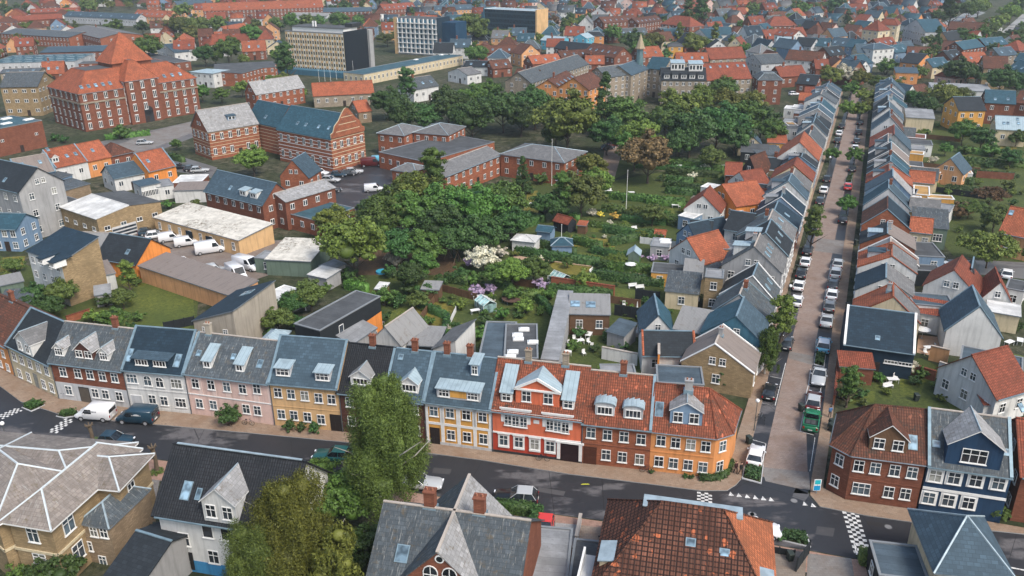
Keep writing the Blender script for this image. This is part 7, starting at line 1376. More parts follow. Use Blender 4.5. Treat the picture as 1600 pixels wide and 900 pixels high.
# corner block with the spire, orange block and the slate block
h = H('U3', (480, 562), (586, 522), 13, 11, 3.4, 'x', 'ochre', 'brown', lab='tall orange apartment block facing the park', win=(4, 5), swin=5, wsz=(1., 1.5), cat='apartment block', name='apartment_block')
h = H('U3', (590, 485), (755, 462), 11, 10, 3, 'x', 'gbrick', 'slate2', lab='curved stone apartment block with a corner spire', win=(4, 4), swin=3, cat='apartment block', name='apartment_block', wsz=(1.1, 1.6)); H('U3', (745, 470), (850, 430), 11, 10, 3, 'x', 'gbrick', 'slate', into=h, win=(3, 4), wsz=(1.1, 1.6)); H('U3', (840, 425), (950, 435), 11, 10, 3.6, 'x', 'gbrick', 'teal', into=h, win=(3, 4), wsz=(1.1, 1.6))
p = h.Mi @ G(*C_('U3', (797, 380)), 14.); a = MB(); a.bar((p.x, p.y, 12), (p.x, p.y, 18.5), 1.5, M('zinc', (.12, .2, .22)), 1.2, 8); a.bar((p.x, p.y, 18.5), (p.x, p.y, 19), 1.9, M('paint', (.35, .28, .2)), 1.9, 8); a.bar((p.x, p.y, 19), (p.x, p.y, 24), 1.7, M('paint', (.32, .26, .17)), .1, 8); a.build('spire', h.root)
h = H('U3', (935, 500), (1212, 502), 9.4, 12, 3.6, 'x', 'gbrick', 'dark', lab='stone apartment block with black slate mansard and two big dormers', win=(7, 3), cat='apartment block', name='apartment_block')
for q in ((1035, 440), (1148, 445)): x, y = h_r(h, C_('U3', q)); a = MB(); dormer(h, None, 5, 2.6, 'shed', 'zinc', 'white', 2, 't', xy=(x, y))
for q in range(5): x = h.W*(q+.6)/5.2; dormer(h, None, 2, 1.5, 'shed', 'dark', 'white', 1, 't', xy=(x, .5))
h = H('U3', (1212, 502), (1497, 488), 9, 13, 5, 'x', 'gbrick', 'red', lab='stone apartment block with large red roof facing the park', win=(8, 3), cat='apartment block', name='apartment_block', sky=((1300, 415), (1345, 415), (1410, 410), (1240, 420), (1450, 410)))
# ------------------------------------------------------------------ the small houses of the far town
OCC = []
def occ_add(h): 
    c = sum(h.bot, Vector())/len(h.bot); OCC.append((c.x, c.y, max((b-c).length for b in h.bot)*.86))
for h in ALLB: occ_add(h)
ROADS = [[G(*p) for p in pl] for pl in ([(1395, 76), (1450, 52), (1530, 17)], [(1260, 89), (1395, 76)], [(1535, 90), (1600, 30), (1650, -5)], [(720, 104), (830, 92)], [(240, 220), (330, 190)])]
def near_road(x, y, m):
    for pl in ROADS:
        for a_, b_ in zip(pl[:-1], pl[1:]):
            d = b_-a_; t = max(0, min(1, ((x-a_.x)*d.x+(y-a_.y)*d.y)/(d.x**2+d.y**2)))
            if math.hypot(a_.x+d.x*t-x, a_.y+d.y*t-y) < m: return True
    return False
rr = random.Random(5); NF = 0; FT = []
RC = ['red']*6+['orange']*2+['brown']*5+['teal']*4+['grey']*2+['dark']*3+['slate']*4+['slate2']*2+['navy']*2; WC = ['brick']*6+['white']*6+['cream']*3+['lgrey']*2+['peach']*2+['ochre', 'lblue', 'obrick', 'pink']
DIST = [(lambda x, y: x < 620, 8), (lambda x, y: x < 900, -14), (lambda x, y: x < 1250, 24), (lambda x, y: True, 40)]
def far_fill(y0, y1, th, cond, row=27, step=15, frac=.8):
    global NF
    c, s = math.cos(R(th)), math.sin(R(th))
    for i in range(-60, 61):
        for j in range(-80, 81):
            u = i*step+rr.uniform(-2, 2)+(j % 2)*5; v = j*row+rr.uniform(-2.5, 2.5); x = u*c-v*s; y = 540+u*s+v*c
            if y < 200: continue
            px, py, zc = PXY((x, y, 3))
            if not (-110 < px < 1710 and y0 < py < y1 and cond(px, py)): continue
            if any((x-a_)**2+(y-b_)**2 < (r_+6)**2 for a_, b_, r_ in OCC) or near_road(x, y, 9): continue
            if rr.random() > frac: FT.append((x, y)); continue
            W_ = rr.uniform(8, 12.5); d_ = rr.uniform(7.5, 9.5); z = rr.choice([3.2, 4.6, 5.6, 6.2]); an = R(th+rr.choice([0, 0, 0, 90])+rr.uniform(-4, 4)); A_ = Vector((x-W_/2*math.cos(an)+d_/2*math.sin(an), y-W_/2*math.sin(an)-d_/2*math.cos(an), 0)); B_ = A_+Vector((math.cos(an), math.sin(an), 0))*W_
            rf = rr.choice(RC if px > 620 else RC[:12]+['slate']); wl = rr.choice(WC); rt = rr.choice(['x', 'x', 'x', 'y', 'hip'])
            h = house('F', A_, B_, z, d_, rr.uniform(3.4, 4.8), rt, wl, rf, swin=2, win=(3, 2) if z > 4 else (3, 1), chim=1 if rt == 'x' else 0, gw=False, wsz=(1.2, 1.5), auto=py > 8); occ_add(h); NF += 1
            if rt == 'x' and rr.random() < .6:
                for k in range(2): skylight(h, W_*(.3+.4*k), d_*.2, 1.1, 1.5)
            if rr.random() < .55: FT.append((x+rr.uniform(-3, 3)+13*-s*.9, y+13*c*.9))
far_fill(-6, 14, 12, lambda x, y: 120 < x < 640 and y > 2, frac=.5)
far_fill(-4, 62, -12, lambda x, y: 640 < x < 1000, frac=.85, row=22, step=13)
far_fill(-4, 125, 24, lambda x, y: 1000 <= x < 1240 and y < 60 or (1240 > x >= 1000 and y < 80), frac=.88, row=20.5, step=12.5)
far_fill(-4, 40, 40, lambda x, y: x >= 1240 and not (x > 1500 and y < 60), frac=.88, row=20.5, step=12.5)
far_fill(40, 120, 30, lambda x, y: x >= 1180, frac=.9, row=21, step=13)
far_fill(25, 100, 10, lambda x, y: 240 < x < 440 and y > 20, frac=.5, row=22, step=15)
far_fill(60, 112, -10, lambda x, y: 690 < x < 880, frac=.85, row=19, step=13)
far_fill(2, 60, 5, lambda x, y: 560 < x < 860, frac=.6, row=22, step=15)
far_fill(6, 130, 14, lambda x, y: x < 120, frac=.6, row=24, step=17)
_hs = [h for h in ALLB if h.root.name.split('.')[0] == 'house']; _hs.sort(key=lambda h: -view_size(h.root, math.sqrt(h.W*(h.d+h.z))))
print('houses', len(_hs)); merge([h.root for h in _hs[290:]], 'distant_houses', 'distant small houses with red and blue roofs filling the far town', 'houses')
# ================================================================== trees, hedges, gardens
T = [ # x, y, radius, kind, colour
 (602, 690, 72, 'weep', 'o', 'tall weeping birch in front of the dark brown brick houses'), (458, 845, 80, 'weep', 'y', 'large yellow green birch in the bottom foreground'), (400, 900, 62, 'weep', 'o', 'olive birch below the white house'), (525, 895, 58, 'weep', 'y', 'smaller yellow green birch right of the large one'), (535, 780, 50, 'round', 'g', 'mid green tree between the birch and the yellow green tree'), (578, 860, 42, 'round', 'd', 'dark tree in shade beside the crossing slate gables'), (500, 745, 30, 'round', 'l', 'light green tree at the roadside hiding a car'),
 (520, 345, 28, 'round', 'y', 'light green tree behind the big tree of the yard corner'), (552, 382, 50, 'round', 'l', 'big light green tree at the corner of the van yard'), (640, 300, 36, 'round', 'l'), (612, 330, 40, 'round', 'g'), (655, 335, 40, 'round', 'g'), (700, 318, 38, 'round', 'g'), (738, 325, 42, 'round', 'g'), (782, 318, 38, 'round', 'g'), (625, 385, 30, 'round', 'd'), (665, 385, 30, 'round', 'g'), (715, 375, 32, 'round', 'd'), (676, 268, 22, 'tall', 'g', 'conical green tree before the modern school'), (755, 365, 34, 'round', 'd'), (575, 330, 22, 'round', 'd'), (800, 350, 28, 'round', 'd'), (590, 355, 26, 'round', 'g'), (690, 350, 36, 'round', 'd'), (640, 430, 24, 'round', 'd'), (618, 405, 18, 'bush', 'w', 'white blossoming bush under the dark trees'), (610, 425, 16, 'bush', 'd'), (660, 415, 22, 'round', 'g'),
 (605, 160, 26, 'round', 'd'), (630, 180, 30, 'round', 'd'), (636, 132, 15, 'tall', 'd'), (665, 185, 26, 'round', 'd'), (700, 165, 34, 'round', 'd'), (733, 160, 30, 'round', 'g'), (738, 185, 34, 'round', 'd'), (785, 170, 34, 'round', 'd'), (760, 145, 22, 'round', 'g'), (835, 165, 34, 'round', 'd'), (815, 185, 26, 'round', 'd'), (888, 188, 48, 'round', 'l', 'great light green tree in front of the orange apartment block'), (868, 210, 22, 'round', 'g'), (945, 165, 18, 'cone', 'd', 'black green conifer beside the orange apartment block'), (950, 210, 30, 'round', 'd'), (978, 180, 32, 'round', 'g'), (992, 235, 30, 'round', 'g'), (1000, 215, 34, 'round', 'l'), (1014, 243, 40, 'round', 'p', 'purple brown copper tree in the park'), (1062, 170, 34, 'round', 'l'), (1040, 190, 30, 'round', 'g'), (1080, 205, 38, 'round', 'd'), (1122, 195, 38, 'round', 'd'), (1100, 155, 24, 'round', 'l'), (1140, 165, 28, 'round', 'y'), (1165, 185, 30, 'round', 'g'), (1190, 190, 26, 'round', 'd'), (1148, 215, 26, 'round', 'd'), (1060, 225, 26, 'round', 'd'), (1110, 245, 20, 'round', 'o'), (1205, 205, 22, 'round', 'g'), (1145, 125, 12, 'tall', 'd'), (1175, 160, 22, 'round', 'y'), (1130, 140, 22, 'round', 'g'),
 (925, 262, 26, 'round', 'y'), (935, 285, 24, 'round', 'l'), (908, 300, 36, 'round', 'o', 'olive tree with pale blossom beside the flagpole'), (880, 300, 18, 'tall', 'g'), (817, 275, 11, 'cone', 'd', 'slim dark conifer at the modern school'), (852, 320, 22, 'round', 'd'), (870, 325, 20, 'round', 'd'), (845, 280, 14, 'bush', 'g'), (785, 345, 20, 'round', 'g'), (990, 330, 14, 'open', 'o'), (1020, 335, 18, 'round', 'o'), (1045, 340, 14, 'open', 'g'), (1002, 365, 12, 'open', 'l'), (1025, 372, 12, 'open', 'g'),
 (965, 405, 18, 'open', 'l', 'spreading light green fruit tree on the hedged lawn'), (887, 410, 9, 'round', 'g', 'small round clipped tree on the yellow lawn'), (942, 412, 9, 'round', 'd'), (912, 440, 24, 'bush', 'l'), (860, 460, 14, 'bush', 'g'), (835, 420, 24, 'round', 'g'), (800, 425, 26, 'round', 'l'), (775, 430, 20, 'round', 'g'), (845, 445, 14, 'bush', 'v', 'lilac bush beside the brick wall'), (755, 405, 22, 'round', 'w', 'white and lilac blossoming tree by the swing'), (735, 410, 14, 'bush', 'v'), (780, 395, 15, 'bush', 'w'), (800, 460, 18, 'bush', 'g'), (820, 480, 18, 'bush', 'l'), (785, 490, 14, 'bush', 'g'), (745, 455, 14, 'bush', 'v', 'lilac shrub over the garden fence'), (765, 452, 12, 'bush', 'v'), (720, 475, 13, 'bush', 'l'), (712, 510, 10, 'bush', 'd'), (697, 515, 10, 'bush', 'w'), (752, 520, 16, 'bush', 'g'), (760, 500, 16, 'bush', 'd'), (742, 525, 12, 'bush', 'g'), (600, 465, 22, 'bush', 'g'), (622, 470, 16, 'bush', 'd'), (635, 500, 16, 'bush', 'l'), (600, 495, 14, 'bush', 'd'), (585, 505, 12, 'bush', 'o'), (655, 470, 20, 'bush', 'o'), (670, 455, 20, 'bush', 'd'), (640, 450, 16, 'bush', 'd'), (690, 440, 16, 'bush', 'd'), (720, 430, 18, 'bush', 'd'), (740, 435, 16, 'bush', 'g'), (560, 440, 14, 'bush', 'g'), (545, 430, 16, 'bush', 'd'), (590, 520, 12, 'bush', 'g'), (660, 500, 12, 'bush', 'g'),
 (485, 460, 26, 'round', 'o', 'olive tree above the pale firewall'), (455, 475, 22, 'round', 'd'), (435, 500, 24, 'round', 'o'), (425, 525, 16, 'bush', 'd'), (375, 455, 12, 'bush', 'l'), (465, 505, 18, 'bush', 'd'), (510, 450, 12, 'bush', 'g'), (360, 452, 10, 'bush', 'l'),
 (95, 458, 24, 'round', 'o', 'pale blossoming tree below the narrow white house'), (55, 462, 22, 'round', 'd'), (75, 480, 22, 'round', 'd'), (125, 455, 16, 'bush', 'd'), (40, 478, 18, 'round', 'd'), (190, 465, 18, 'round', 'o'), (175, 500, 22, 'round', 'g'), (145, 495, 16, 'bush', 'l'), (205, 515, 16, 'bush', 'd'), (165, 470, 16, 'bush', 'd'), (200, 430, 14, 'tall', 'l'), (213, 440, 10, 'bush', 'g'), (20, 415, 18, 'bush', 'o'), (10, 435, 16, 'bush', 'l'), (90, 510, 14, 'bush', 'd'), (215, 495, 12, 'bush', 'g'), (115, 300, 14, 'bush', 'o'), (130, 292, 10, 'bush', 'g'), (305, 317, 9, 'bush', 'l'), (262, 320, 10, 'bush', 'g'), (180, 420, 10, 'bush', 'p'),
 (395, 250, 24, 'round', 'l', 'light green tree beside the striped school'), (188, 207, 17, 'bush', 'g', 'round green bush in front of the court house'), (275, 225, 9, 'round', 'g'), (85, 215, 9, 'bush', 'd'), (100, 218, 9, 'bush', 'd'), (315, 145, 14, 'round', 'g'), (345, 148, 13, 'round', 'g'), (378, 138, 13, 'round', 'l'), (400, 138, 10, 'round', 'g'), (420, 130, 14, 'round', 'l'), (440, 128, 16, 'round', 'y'), (470, 145, 12, 'bush', 'l'), (445, 95, 16, 'tall', 'd'),
 (230, 75, 22, 'round', 'g'), (178, 42, 14, 'round', 'g'), (222, 42, 11, 'round', 'd'), (320, 85, 17, 'round', 'd'), (355, 78, 22, 'round', 'g'), (302, 52, 14, 'round', 'y'), (395, 55, 18, 'round', 'g'), (280, 40, 18, 'round', 'o'), (310, 40, 18, 'round', 'o'), (340, 38, 14, 'round', 'o'), (245, 42, 12, 'round', 'g'), (285, 18, 14, 'round', 'o'), (137, 10, 14, 'round', 'o'), (16, 18, 10, 'round', 'd'), (605, 60, 18, 'open', 'o', 'thin brown tree between the two towers'), (735, 45, 26, 'round', 'o', 'wide olive tree right of the balcony tower'), (785, 55, 22, 'open', 'o'), (745, 85, 18, 'round', 'g'), (700, 30, 9, 'bush', 'g'), (535, 12, 13, 'round', 'd'), (530, 33, 16, 'round', 'g'), (560, 32, 10, 'round', 'g'), (480, 33, 12, 'round', 'o'), (500, 33, 10, 'round', 'g'), (455, 33, 14, 'round', 'g'), (430, 38, 12, 'round', 'o'), (745, 15, 8, 'tall', 'd'),
 (957, 52, 14, 'round', 'g'), (990, 65, 20, 'round', 'd'), (1020, 65, 16, 'round', 'y'), (1085, 68, 18, 'round', 'y'), (1000, 80, 20, 'round', 'g'), (1040, 85, 12, 'bush', 'g'), (1105, 70, 10, 'round', 'g'), (892, 38, 12, 'round', 'y'), (915, 32, 12, 'round', 'g'), (862, 35, 12, 'round', 'p'), (1075, 22, 12, 'tall', 'd'), (1095, 15, 14, 'tall', 'd'), (1000, 5, 12, 'round', 'd'), (1175, 15, 12, 'round', 'g'), (1238, 28, 10, 'round', 'g'), (1255, 15, 14, 'round', 'g'), (1275, 20, 10, 'round', 'd'), (1305, 8, 14, 'round', 'd'),
 (1487, 12, 17, 'tall', 'd', 'tall black green tree left of the avenue'), (1515, 15, 16, 'round', 'g'), (1530, 10, 16, 'round', 'l'), (1465, 25, 12, 'round', 'g'), (1505, 58, 16, 'round', 'd'), (1463, 70, 10, 'cone', 'd', 'dark cypress beside the brown roofed house'), (1540, 45, 16, 'round', 'g'), (1560, 35, 14, 'round', 'l'), (1580, 20, 16, 'round', 'l'), (1595, 5, 14, 'round', 'g'), (1598, 45, 12, 'round', 'g'), (1580, 55, 10, 'round', 'd'), (1560, 60, 12, 'round', 'd'), (1590, 70, 12, 'round', 'd'),
 (1298, 118, 17, 'round', 'y'), (1322, 115, 16, 'round', 'w', 'pale blossoming tree at the end of the terrace'), (1345, 122, 16, 'round', 'y'), (1330, 138, 14, 'round', 'g'), (1370, 130, 13, 'round', 'g'), (1395, 133, 20, 'bush', 'o'), (1352, 150, 14, 'round', 'y'), (1325, 170, 14, 'round', 'l'), (1345, 172, 14, 'round', 'l'), (1358, 165, 12, 'round', 'y'), (1385, 105, 18, 'bush', 'g'), (1495, 110, 22, 'round', 'd'), (1515, 115, 18, 'round', 'd'), (1475, 150, 24, 'round', 'y', 'yellow green tree left of the yellow house'), (1430, 155, 16, 'round', 'd'), (1450, 165, 18, 'round', 'd'), (1565, 125, 24, 'round', 'd'), (1590, 130, 18, 'round', 'd'), (1500, 150, 16, 'round', 'o'),
 (1300, 241, 12, 'round', 'g', 'round street tree in the left parking row'), (1336, 243, 14, 'round', 'g', 'round street tree in the right parking row'), (1324, 319, 15, 'round', 'g', 'round street tree beside the red car'), (1271, 352, 18, 'tall', 'o', 'tall street tree at the hump crossing'), (1222, 500, 23, 'tall', 'l', 'bushy tree on the left pavement of the brick street'), (1200, 545, 22, 'weep', 'g', 'weeping tree on the left pavement near the tan gable'),
 (1478, 232, 11, 'round', 'g'), (1458, 250, 9, 'bush', 'w', 'white blossoming bush behind the terrace'), (1505, 205, 20, 'round', 'g'), (1535, 215, 18, 'round', 'd'), (1550, 235, 16, 'bush', 'g'), (1580, 245, 16, 'round', 'd'), (1510, 235, 10, 'bush', 'g'), (1548, 305, 26, 'open', 'p'), (1515, 325, 24, 'open', 'o'), (1555, 340, 22, 'round', 'o'), (1500, 330, 20, 'bush', 'p'), (1548, 388, 46, 'open', 'y', 'wide yellow green tree in the right hand yard'), (1515, 260, 10, 'bush', 'g'), (1545, 255, 10, 'bush', 'd'), (1590, 215, 14, 'round', 'g'), (1575, 290, 14, 'bush', 'o'),
 (1328, 600, 18, 'tall', 'g'), (1322, 615, 16, 'bush', 'o'), (1345, 615, 14, 'bush', 'd'), (1372, 590, 12, 'bush', 'g'), (1415, 570, 15, 'round', 'w', 'white blossoming tree beside the navy house'), (1440, 582, 14, 'bush', 'g'), (1462, 602, 10, 'bush', 'l'), (1470, 622, 9, 'bush', 'l'), (1430, 595, 12, 'bush', 'd'), (1385, 612, 9, 'bush', 'l'), (1350, 630, 10, 'bush', 'o'), (1590, 510, 12, 'bush', 'd'), (1570, 505, 10, 'bush', 'g'), (1548, 605, 6, 'bush', 'l'),
 (1022, 558, 16, 'round', 'l', 'light green garden tree behind the ochre corner house'), (952, 548, 12, 'bush', 'l'), (975, 540, 10, 'bush', 'd'), (938, 575, 6, 'bush', 'l'), (1128, 590, 10, 'tall', 'd', 'dark shrub against the tan gable'), (905, 520, 14, 'bush', 'd'), (895, 540, 14, 'bush', 'g'), (930, 545, 10, 'bush', 'd'), (880, 520, 10, 'bush', 'o'), (1055, 455, 16, 'bush', 'o'), (1010, 470, 10, 'bush', 'd'), (1042, 440, 10, 'bush', 'd'), (890, 470, 12, 'bush', 'g'), (1080, 385, 8, 'bush', 'd'), (1130, 392, 8, 'bush', 'd'),
 (1018, 737, 6, 'bush', 'd'), (1070, 744, 6, 'bush', 'd'), (1080, 745, 6, 'bush', 'd'), (62, 630, 8, 'bush', 'h'), (240, 845, 8, 'bush', 'g'), (90, 890, 45, 'bush', 'd', 'wide dark tree top below the brick villa'), (30, 905, 30, 'bush', 'g'), (1350, 882, 9, 'bush', 'o'), (1235, 835, 10, 'bush', 'h'), (1220, 840, 8, 'bush', 'h'), (1250, 842, 8, 'bush', 'h'), (1560, 800, 18, 'open', 'o', 'bare branched tree right of the dark blue house')]
for t in T: tree(t[0], t[1], t[2], t[3], t[4], lab=t[5] if len(t) > 5 else None)
for q, R__, lb in (((360, 664), 1.75, 'large round bush against the pink house'), ((452, 672), .95, 'first of three bushes against the tan house'), ((471, 673), .8, 'second of three bushes against the tan house'), ((491, 676), .95, 'third of three bushes against the tan house')):
    c = G(*q, .12); tree(0, 0, 0, 'bush', 'h', 1.35, lb, R__, (c.x, c.y), hf=1.3)
# flowering shrubs in the gardens
for x, y, r_, c_ in [(925, 332, 9, 'w'), (938, 335, 7, 'f'), (961, 338, 9, 'f'), (953, 348, 6, 'w'), (845, 402, 5, 'w'), (922, 380, 6, 'f'), (1050, 345, 5, 'l'), (1040, 403, 9, 'v'), (1020, 403, 8, 'v'), (1000, 401, 7, 'v'), (945, 370, 5, 'w')]: tree(x, y, r_, 'bush', c_)
HG = [([(970, 232), (1320, 272)], 'M3'), ([(960, 285), (1290, 312)], 'M3'), ([(960, 335), (1130, 350)], 'M3'), ([(580, 440), (1080, 482)], 'M3'), ([(960, 405), (1150, 425)], 'M3'), ([(690, 555), (1020, 612)], 'M3'), ([(560, 520), (700, 535)], 'M3'), ([(570, 650), (950, 705)], 'M3'), ([(20, 790), (545, 862)], 'M3'), ([(380, 720), (560, 760)], 'M3'), ([(700, 375), (1150, 432)], 'N3'), ([(810, 175), (1080, 120)], 'N3'), ([(760, 320), (1060, 345)], 'N3'), ([(60, 560), (200, 590)], 'M3'), ([(0, 640), (160, 600)], 'M3'),
 ([(1180, 150), (1420, 175)], 'M4'), ([(1190, 215), (1440, 235)], 'M4'), ([(1000, 330), (1280, 355)], 'M4'), ([(1440, 235), (1600, 250)], 'M4'), ([(1280, 300), (1540, 320)], 'M4'), ([(1100, 395), (1440, 420)], 'M4'), ([(660, 75), (940, 45)], 'M1'), ([(1060, 190), (1150, 215)], 'M1'), ([(780, 760), (900, 800)], 'N3'), ([(560, 440), (700, 470)], 'N2'), ([(1180, 400), (1330, 420)], 'N2'), ([(1480, 430), (1600, 450)], 'N2'), ([(200, 520), (400, 500)], 'N3'), ([(430, 470), (830, 500)], 'N3')]
for i, (p_, c_) in enumerate(HG): hedge(p_, 1.3, 1.7, 'h' if i % 3 else 'g', cr=c_)
hedge([(1335, 535), (1560, 560)], 1.1, 1.5, 'h', cr='K5', lab='low clipped hedge along the pavement beside the black estate car'); hedge([(150, 560), (110, 680)], 1.1, 1.6, 'h', cr='K6', lab='hedge between the slate roof and the red car')
hedge([(1245, 800), (1360, 795), (1405, 750), (1420, 700)], .9, .7, 'd', cr='K3', lab='low shrub border round the chamfered ochre corner'); hedge([(650, 820), (765, 835)], 1.2, 1.6, 'o', cr='K7', lab='brown green hedge beside the low flat outbuilding')
# small shrubs and short hedges that fill the garden plots
_n = 0
for k in range(420):
    x = rr.uniform(585, 1150); y = rr.uniform(255, 545)
    if y < 300+(960-x)*.55 or y > 560-(x-700)*.05 or x > 1215-(y-255)*.62: continue
    p = G(x, y, .5)
    if any((p.x-a_)**2+(p.y-b_)**2 < (r_*.95+.6)**2 for a_, b_, r_ in OCC) or _n > 125: continue
    tree(x, y, rr.uniform(3.5, 9), 'bush', rr.choice('gdlogdlhyw')); _n += 1
for k in range(60):
    x = rr.uniform(1405, 1600); y = rr.uniform(180, 360); p = G(x, y, .5)
    if any((p.x-a_)**2+(p.y-b_)**2 < (r_*.95+.8)**2 for a_, b_, r_ in OCC): continue
    tree(x, y, rr.uniform(4, 8), 'bush', rr.choice('gdlod'))
for (x0, y0, x1, y1) in [(830, 382, 900, 398), (905, 352, 985, 362), (970, 345, 1040, 352), (1010, 318, 1070, 325), (880, 340, 905, 345), (1000, 425, 1045, 435), (840, 470, 870, 500), (700, 500, 690, 545), (655, 480, 700, 500), (715, 545, 735, 515), (640, 545, 600, 520), (990, 262, 1110, 270), (1000, 250, 1100, 257), (1045, 290, 1100, 297), (925, 395, 1000, 410), (880, 500, 925, 512)]: hedge([(x0, y0), (x1, y1)], .9, 1.4, rr.choice('hdg'), dens=.9)
for (x0, y0, x1, y1, c_) in [(770, 440, 850, 452, 'wood'), (690, 455, 745, 470, 'wood'), (1000, 380, 1060, 388, 'white'), (870, 405, 880, 380, 'wood'), (930, 470, 1000, 480, 'wood'), (600, 540, 640, 500, 'wood'), (1430, 215, 1500, 222, 'wood'), (1440, 262, 1530, 270, 'wood'), (1460, 300, 1540, 312, 'black')]: fence([(x0, y0), (x1, y1)], {'wood': 'brown board fence', 'white': 'white picket fence', 'black': 'black board fence'}[c_]+' between garden plots', 1.4, 'F', c_)
# planted beds in the road
BED = [([(1292, 355), (1310, 260), (1415, 275), (1400, 385)], 'K6'), ([(170, 215), (145, 225), (0, 0), (0, 0)], None), ([(1508, 680), (1545, 645), (1600, 660), (1600, 730)], None)]
def bed(pts, cr, lab, col='b'):
    P = [G(*C_(cr, p), 0) for p in pts]; c = sum(P, Vector())/len(P); r_ = empty('planted_bed', c); a = MB(); q = [p-c for p in P]
    ar = sum(q[i].x*q[(i+1) % len(q)].y-q[(i+1) % len(q)].x*q[i].y for i in range(len(q))); q = q if ar > 0 else q[::-1]
    a.prism([(p.x, p.y) for p in q], .0, .14, wm('lgrey')); a.build('kerb', r_); a = MB(); a.prism([(p.x*.9, p.y*.9) for p in q], .1, .2, M('grass', (.03, .04, .015))); a.build('soil', r_)
    n = 1500; w_ = rng.dirichlet([1]*len(q), n); Q = np.array([[p.x, p.y, 0] for p in q])*.88; ps = w_@Q+np.stack([np.zeros(n), np.zeros(n), rng.uniform(.15, .75, n)], 1)
    me = quads_mesh('plants', ps, rng.normal(size=(n, 3))+np.array([0, 0, 1]), rng.uniform(.14, .3, n), M('leaf', LEAFC[col]), 1.3); _o('plants', me, r_, (0, 0, 0)); tag(r_, lab, 'planted bed')
bed([(1292, 355), (1312, 262), (1415, 280), (1403, 385)], 'K6', 'green planted bed in front of the white hatchback'); bed([(135, 630), (195, 655), (285, 615), (215, 585)], 'K1', 'planted bed at the far left of the main street', 'h'); bed([(350, 685), (400, 695), (500, 680), (490, 650), (400, 655)], 'K1', 'planted bed beside the white van', 'h'); bed([(205, 700), (215, 650), (365, 670), (385, 742)], 'K7', 'planted bed beside the white car at the crossing', 'b'); bed([(402, 470), (410, 405), (470, 410), (458, 485)], 'K8', 'planted bed between the pale blue car and the silver saloon', 'b'); bed([(480, 345), (520, 345), (530, 300), (495, 300)], 'M4', 'planted bed before the red car', 'h')
# far woods and town trees
for x, y in FT:
    px, py, zc = PXY((x, y, 3))
    if zc > 0: tree(0, 0, 0, rr.choice(['round', 'round', 'round', 'tall', 'bush']), rr.choice('gddlyo'), loc=(x, y), R_=rr.uniform(2.6, 5.2))
woods = []
for i in range(46):
    x = rr.uniform(110, 350) if i > 8 else rr.uniform(350, 620); y = rr.uniform(-8, 8) if i < 34 else rr.uniform(-14, 4); woods.append((x, y))
for x, y in woods: tree(x, y, rr.uniform(7, 11), 'round', rr.choice('ddgb'))
for k in range(10):   # two rows along the avenue
    for s_ in (-1, 1):
        c = G(1545+k*9.5, 88-k*9.6); tree(0, 0, 0, 'round', rr.choice('lgy'), loc=(c.x+s_*11, c.y), R_=rr.uniform(4, 5.5))
for k in range(14): c = G(1395+k*9.5, 70-k*4.2); tree(0, 0, 0, 'round', 'g', loc=(c.x, c.y+9), R_=2.2)
_ts = [o for o in THINGS if o.name.split('.')[0] == 'broadleaf_tree']; _ts.sort(key=lambda o: -view_size(o, o.children[0].scale[0] if o.children else 1)); print('trees', len(_ts))
merge(_ts[285:], 'distant_trees', 'distant green trees scattered through the far town', 'trees')
# ================================================================== vehicles
LAB = 'parked in the left row of the brick street'; RAB = 'parked in the right row of the brick street'
SD = 23.
def sc_(kind, col, x, y, side, lab=None, fl=0, **k): return car(kind, col, x, y, SD+(180 if fl else 0), hint=LAB if side == 'L' else RAB, group='cars parked along the brick street', z=.02, lab=lab, **k)
sc_('hatch', 'white', 1181, 712, 'L', 'white hatchback nearest the planted bed'); sc_('hatch', 'black', 1203, 612, 'L', 'black hatchback standing alone in the left row'); sc_('hatch', 'dark', 1229, 536, 'L', 'dark car half hidden behind the bushy tree')
for i, (k_, c_, x, y) in enumerate([('hatch', 'white', 1245, 470), ('hatch', 'white', 1248, 446), ('hatch', 'dark', 1252, 427), ('hatch', 'white', 1258.5, 409), ('estate', 'black', 1262, 391), ('estate', 'dark', 1281.5, 314), ('hatch', 'white', 1287, 297), ('hatch', 'black', 1292, 280), ('hatch', 'black', 1308.5, 220), ('hatch', 'white', 1311, 208.5), ('estate', 'dark', 1315.5, 197)]): sc_(k_, c_, x, y, 'L')
sc_('pickup', 'green', 1268, 657, 'R', 'bright green open pickup in the right row', cr='F'); sc_('estate', 'dred', 1271.5, 626, 'R', 'dark car with a pale roof behind the green pickup', roofcol='silver'); sc_('sedan', 'silver', 1279.5, 589, 'R', 'silver saloon between the pickup row and the planted bed', fl=1); sc_('suv', 'lblue', 1287, 540, 'R', 'pale blue car with a white roof', roofcol='white')
for i, (k_, c_, x, y) in enumerate([('sedan', 'silver', 1291.5, 501), ('hatch', 'grey', 1296, 478), ('hatch', 'white', 1300, 460), ('hatch', 'dark', 1301.5, 444), ('suv', 'silver', 1305.5, 427), ('hatch', 'silver', 1309, 412), ('suv', 'black', 1317, 343), ('hatch', 'red', 1325, 292), ('hatch', 'dark', 1331.5, 264), ('hatch', 'white', 1336, 231.5), ('hatch', 'dark', 1338.5, 221), ('estate', 'black', 1342, 207), ('hatch', 'black', 1344, 192)]): sc_(k_, c_, x, y, 'R', lab='red hatchback beside the round street tree' if c_ == 'red' else None)
MA = 97.
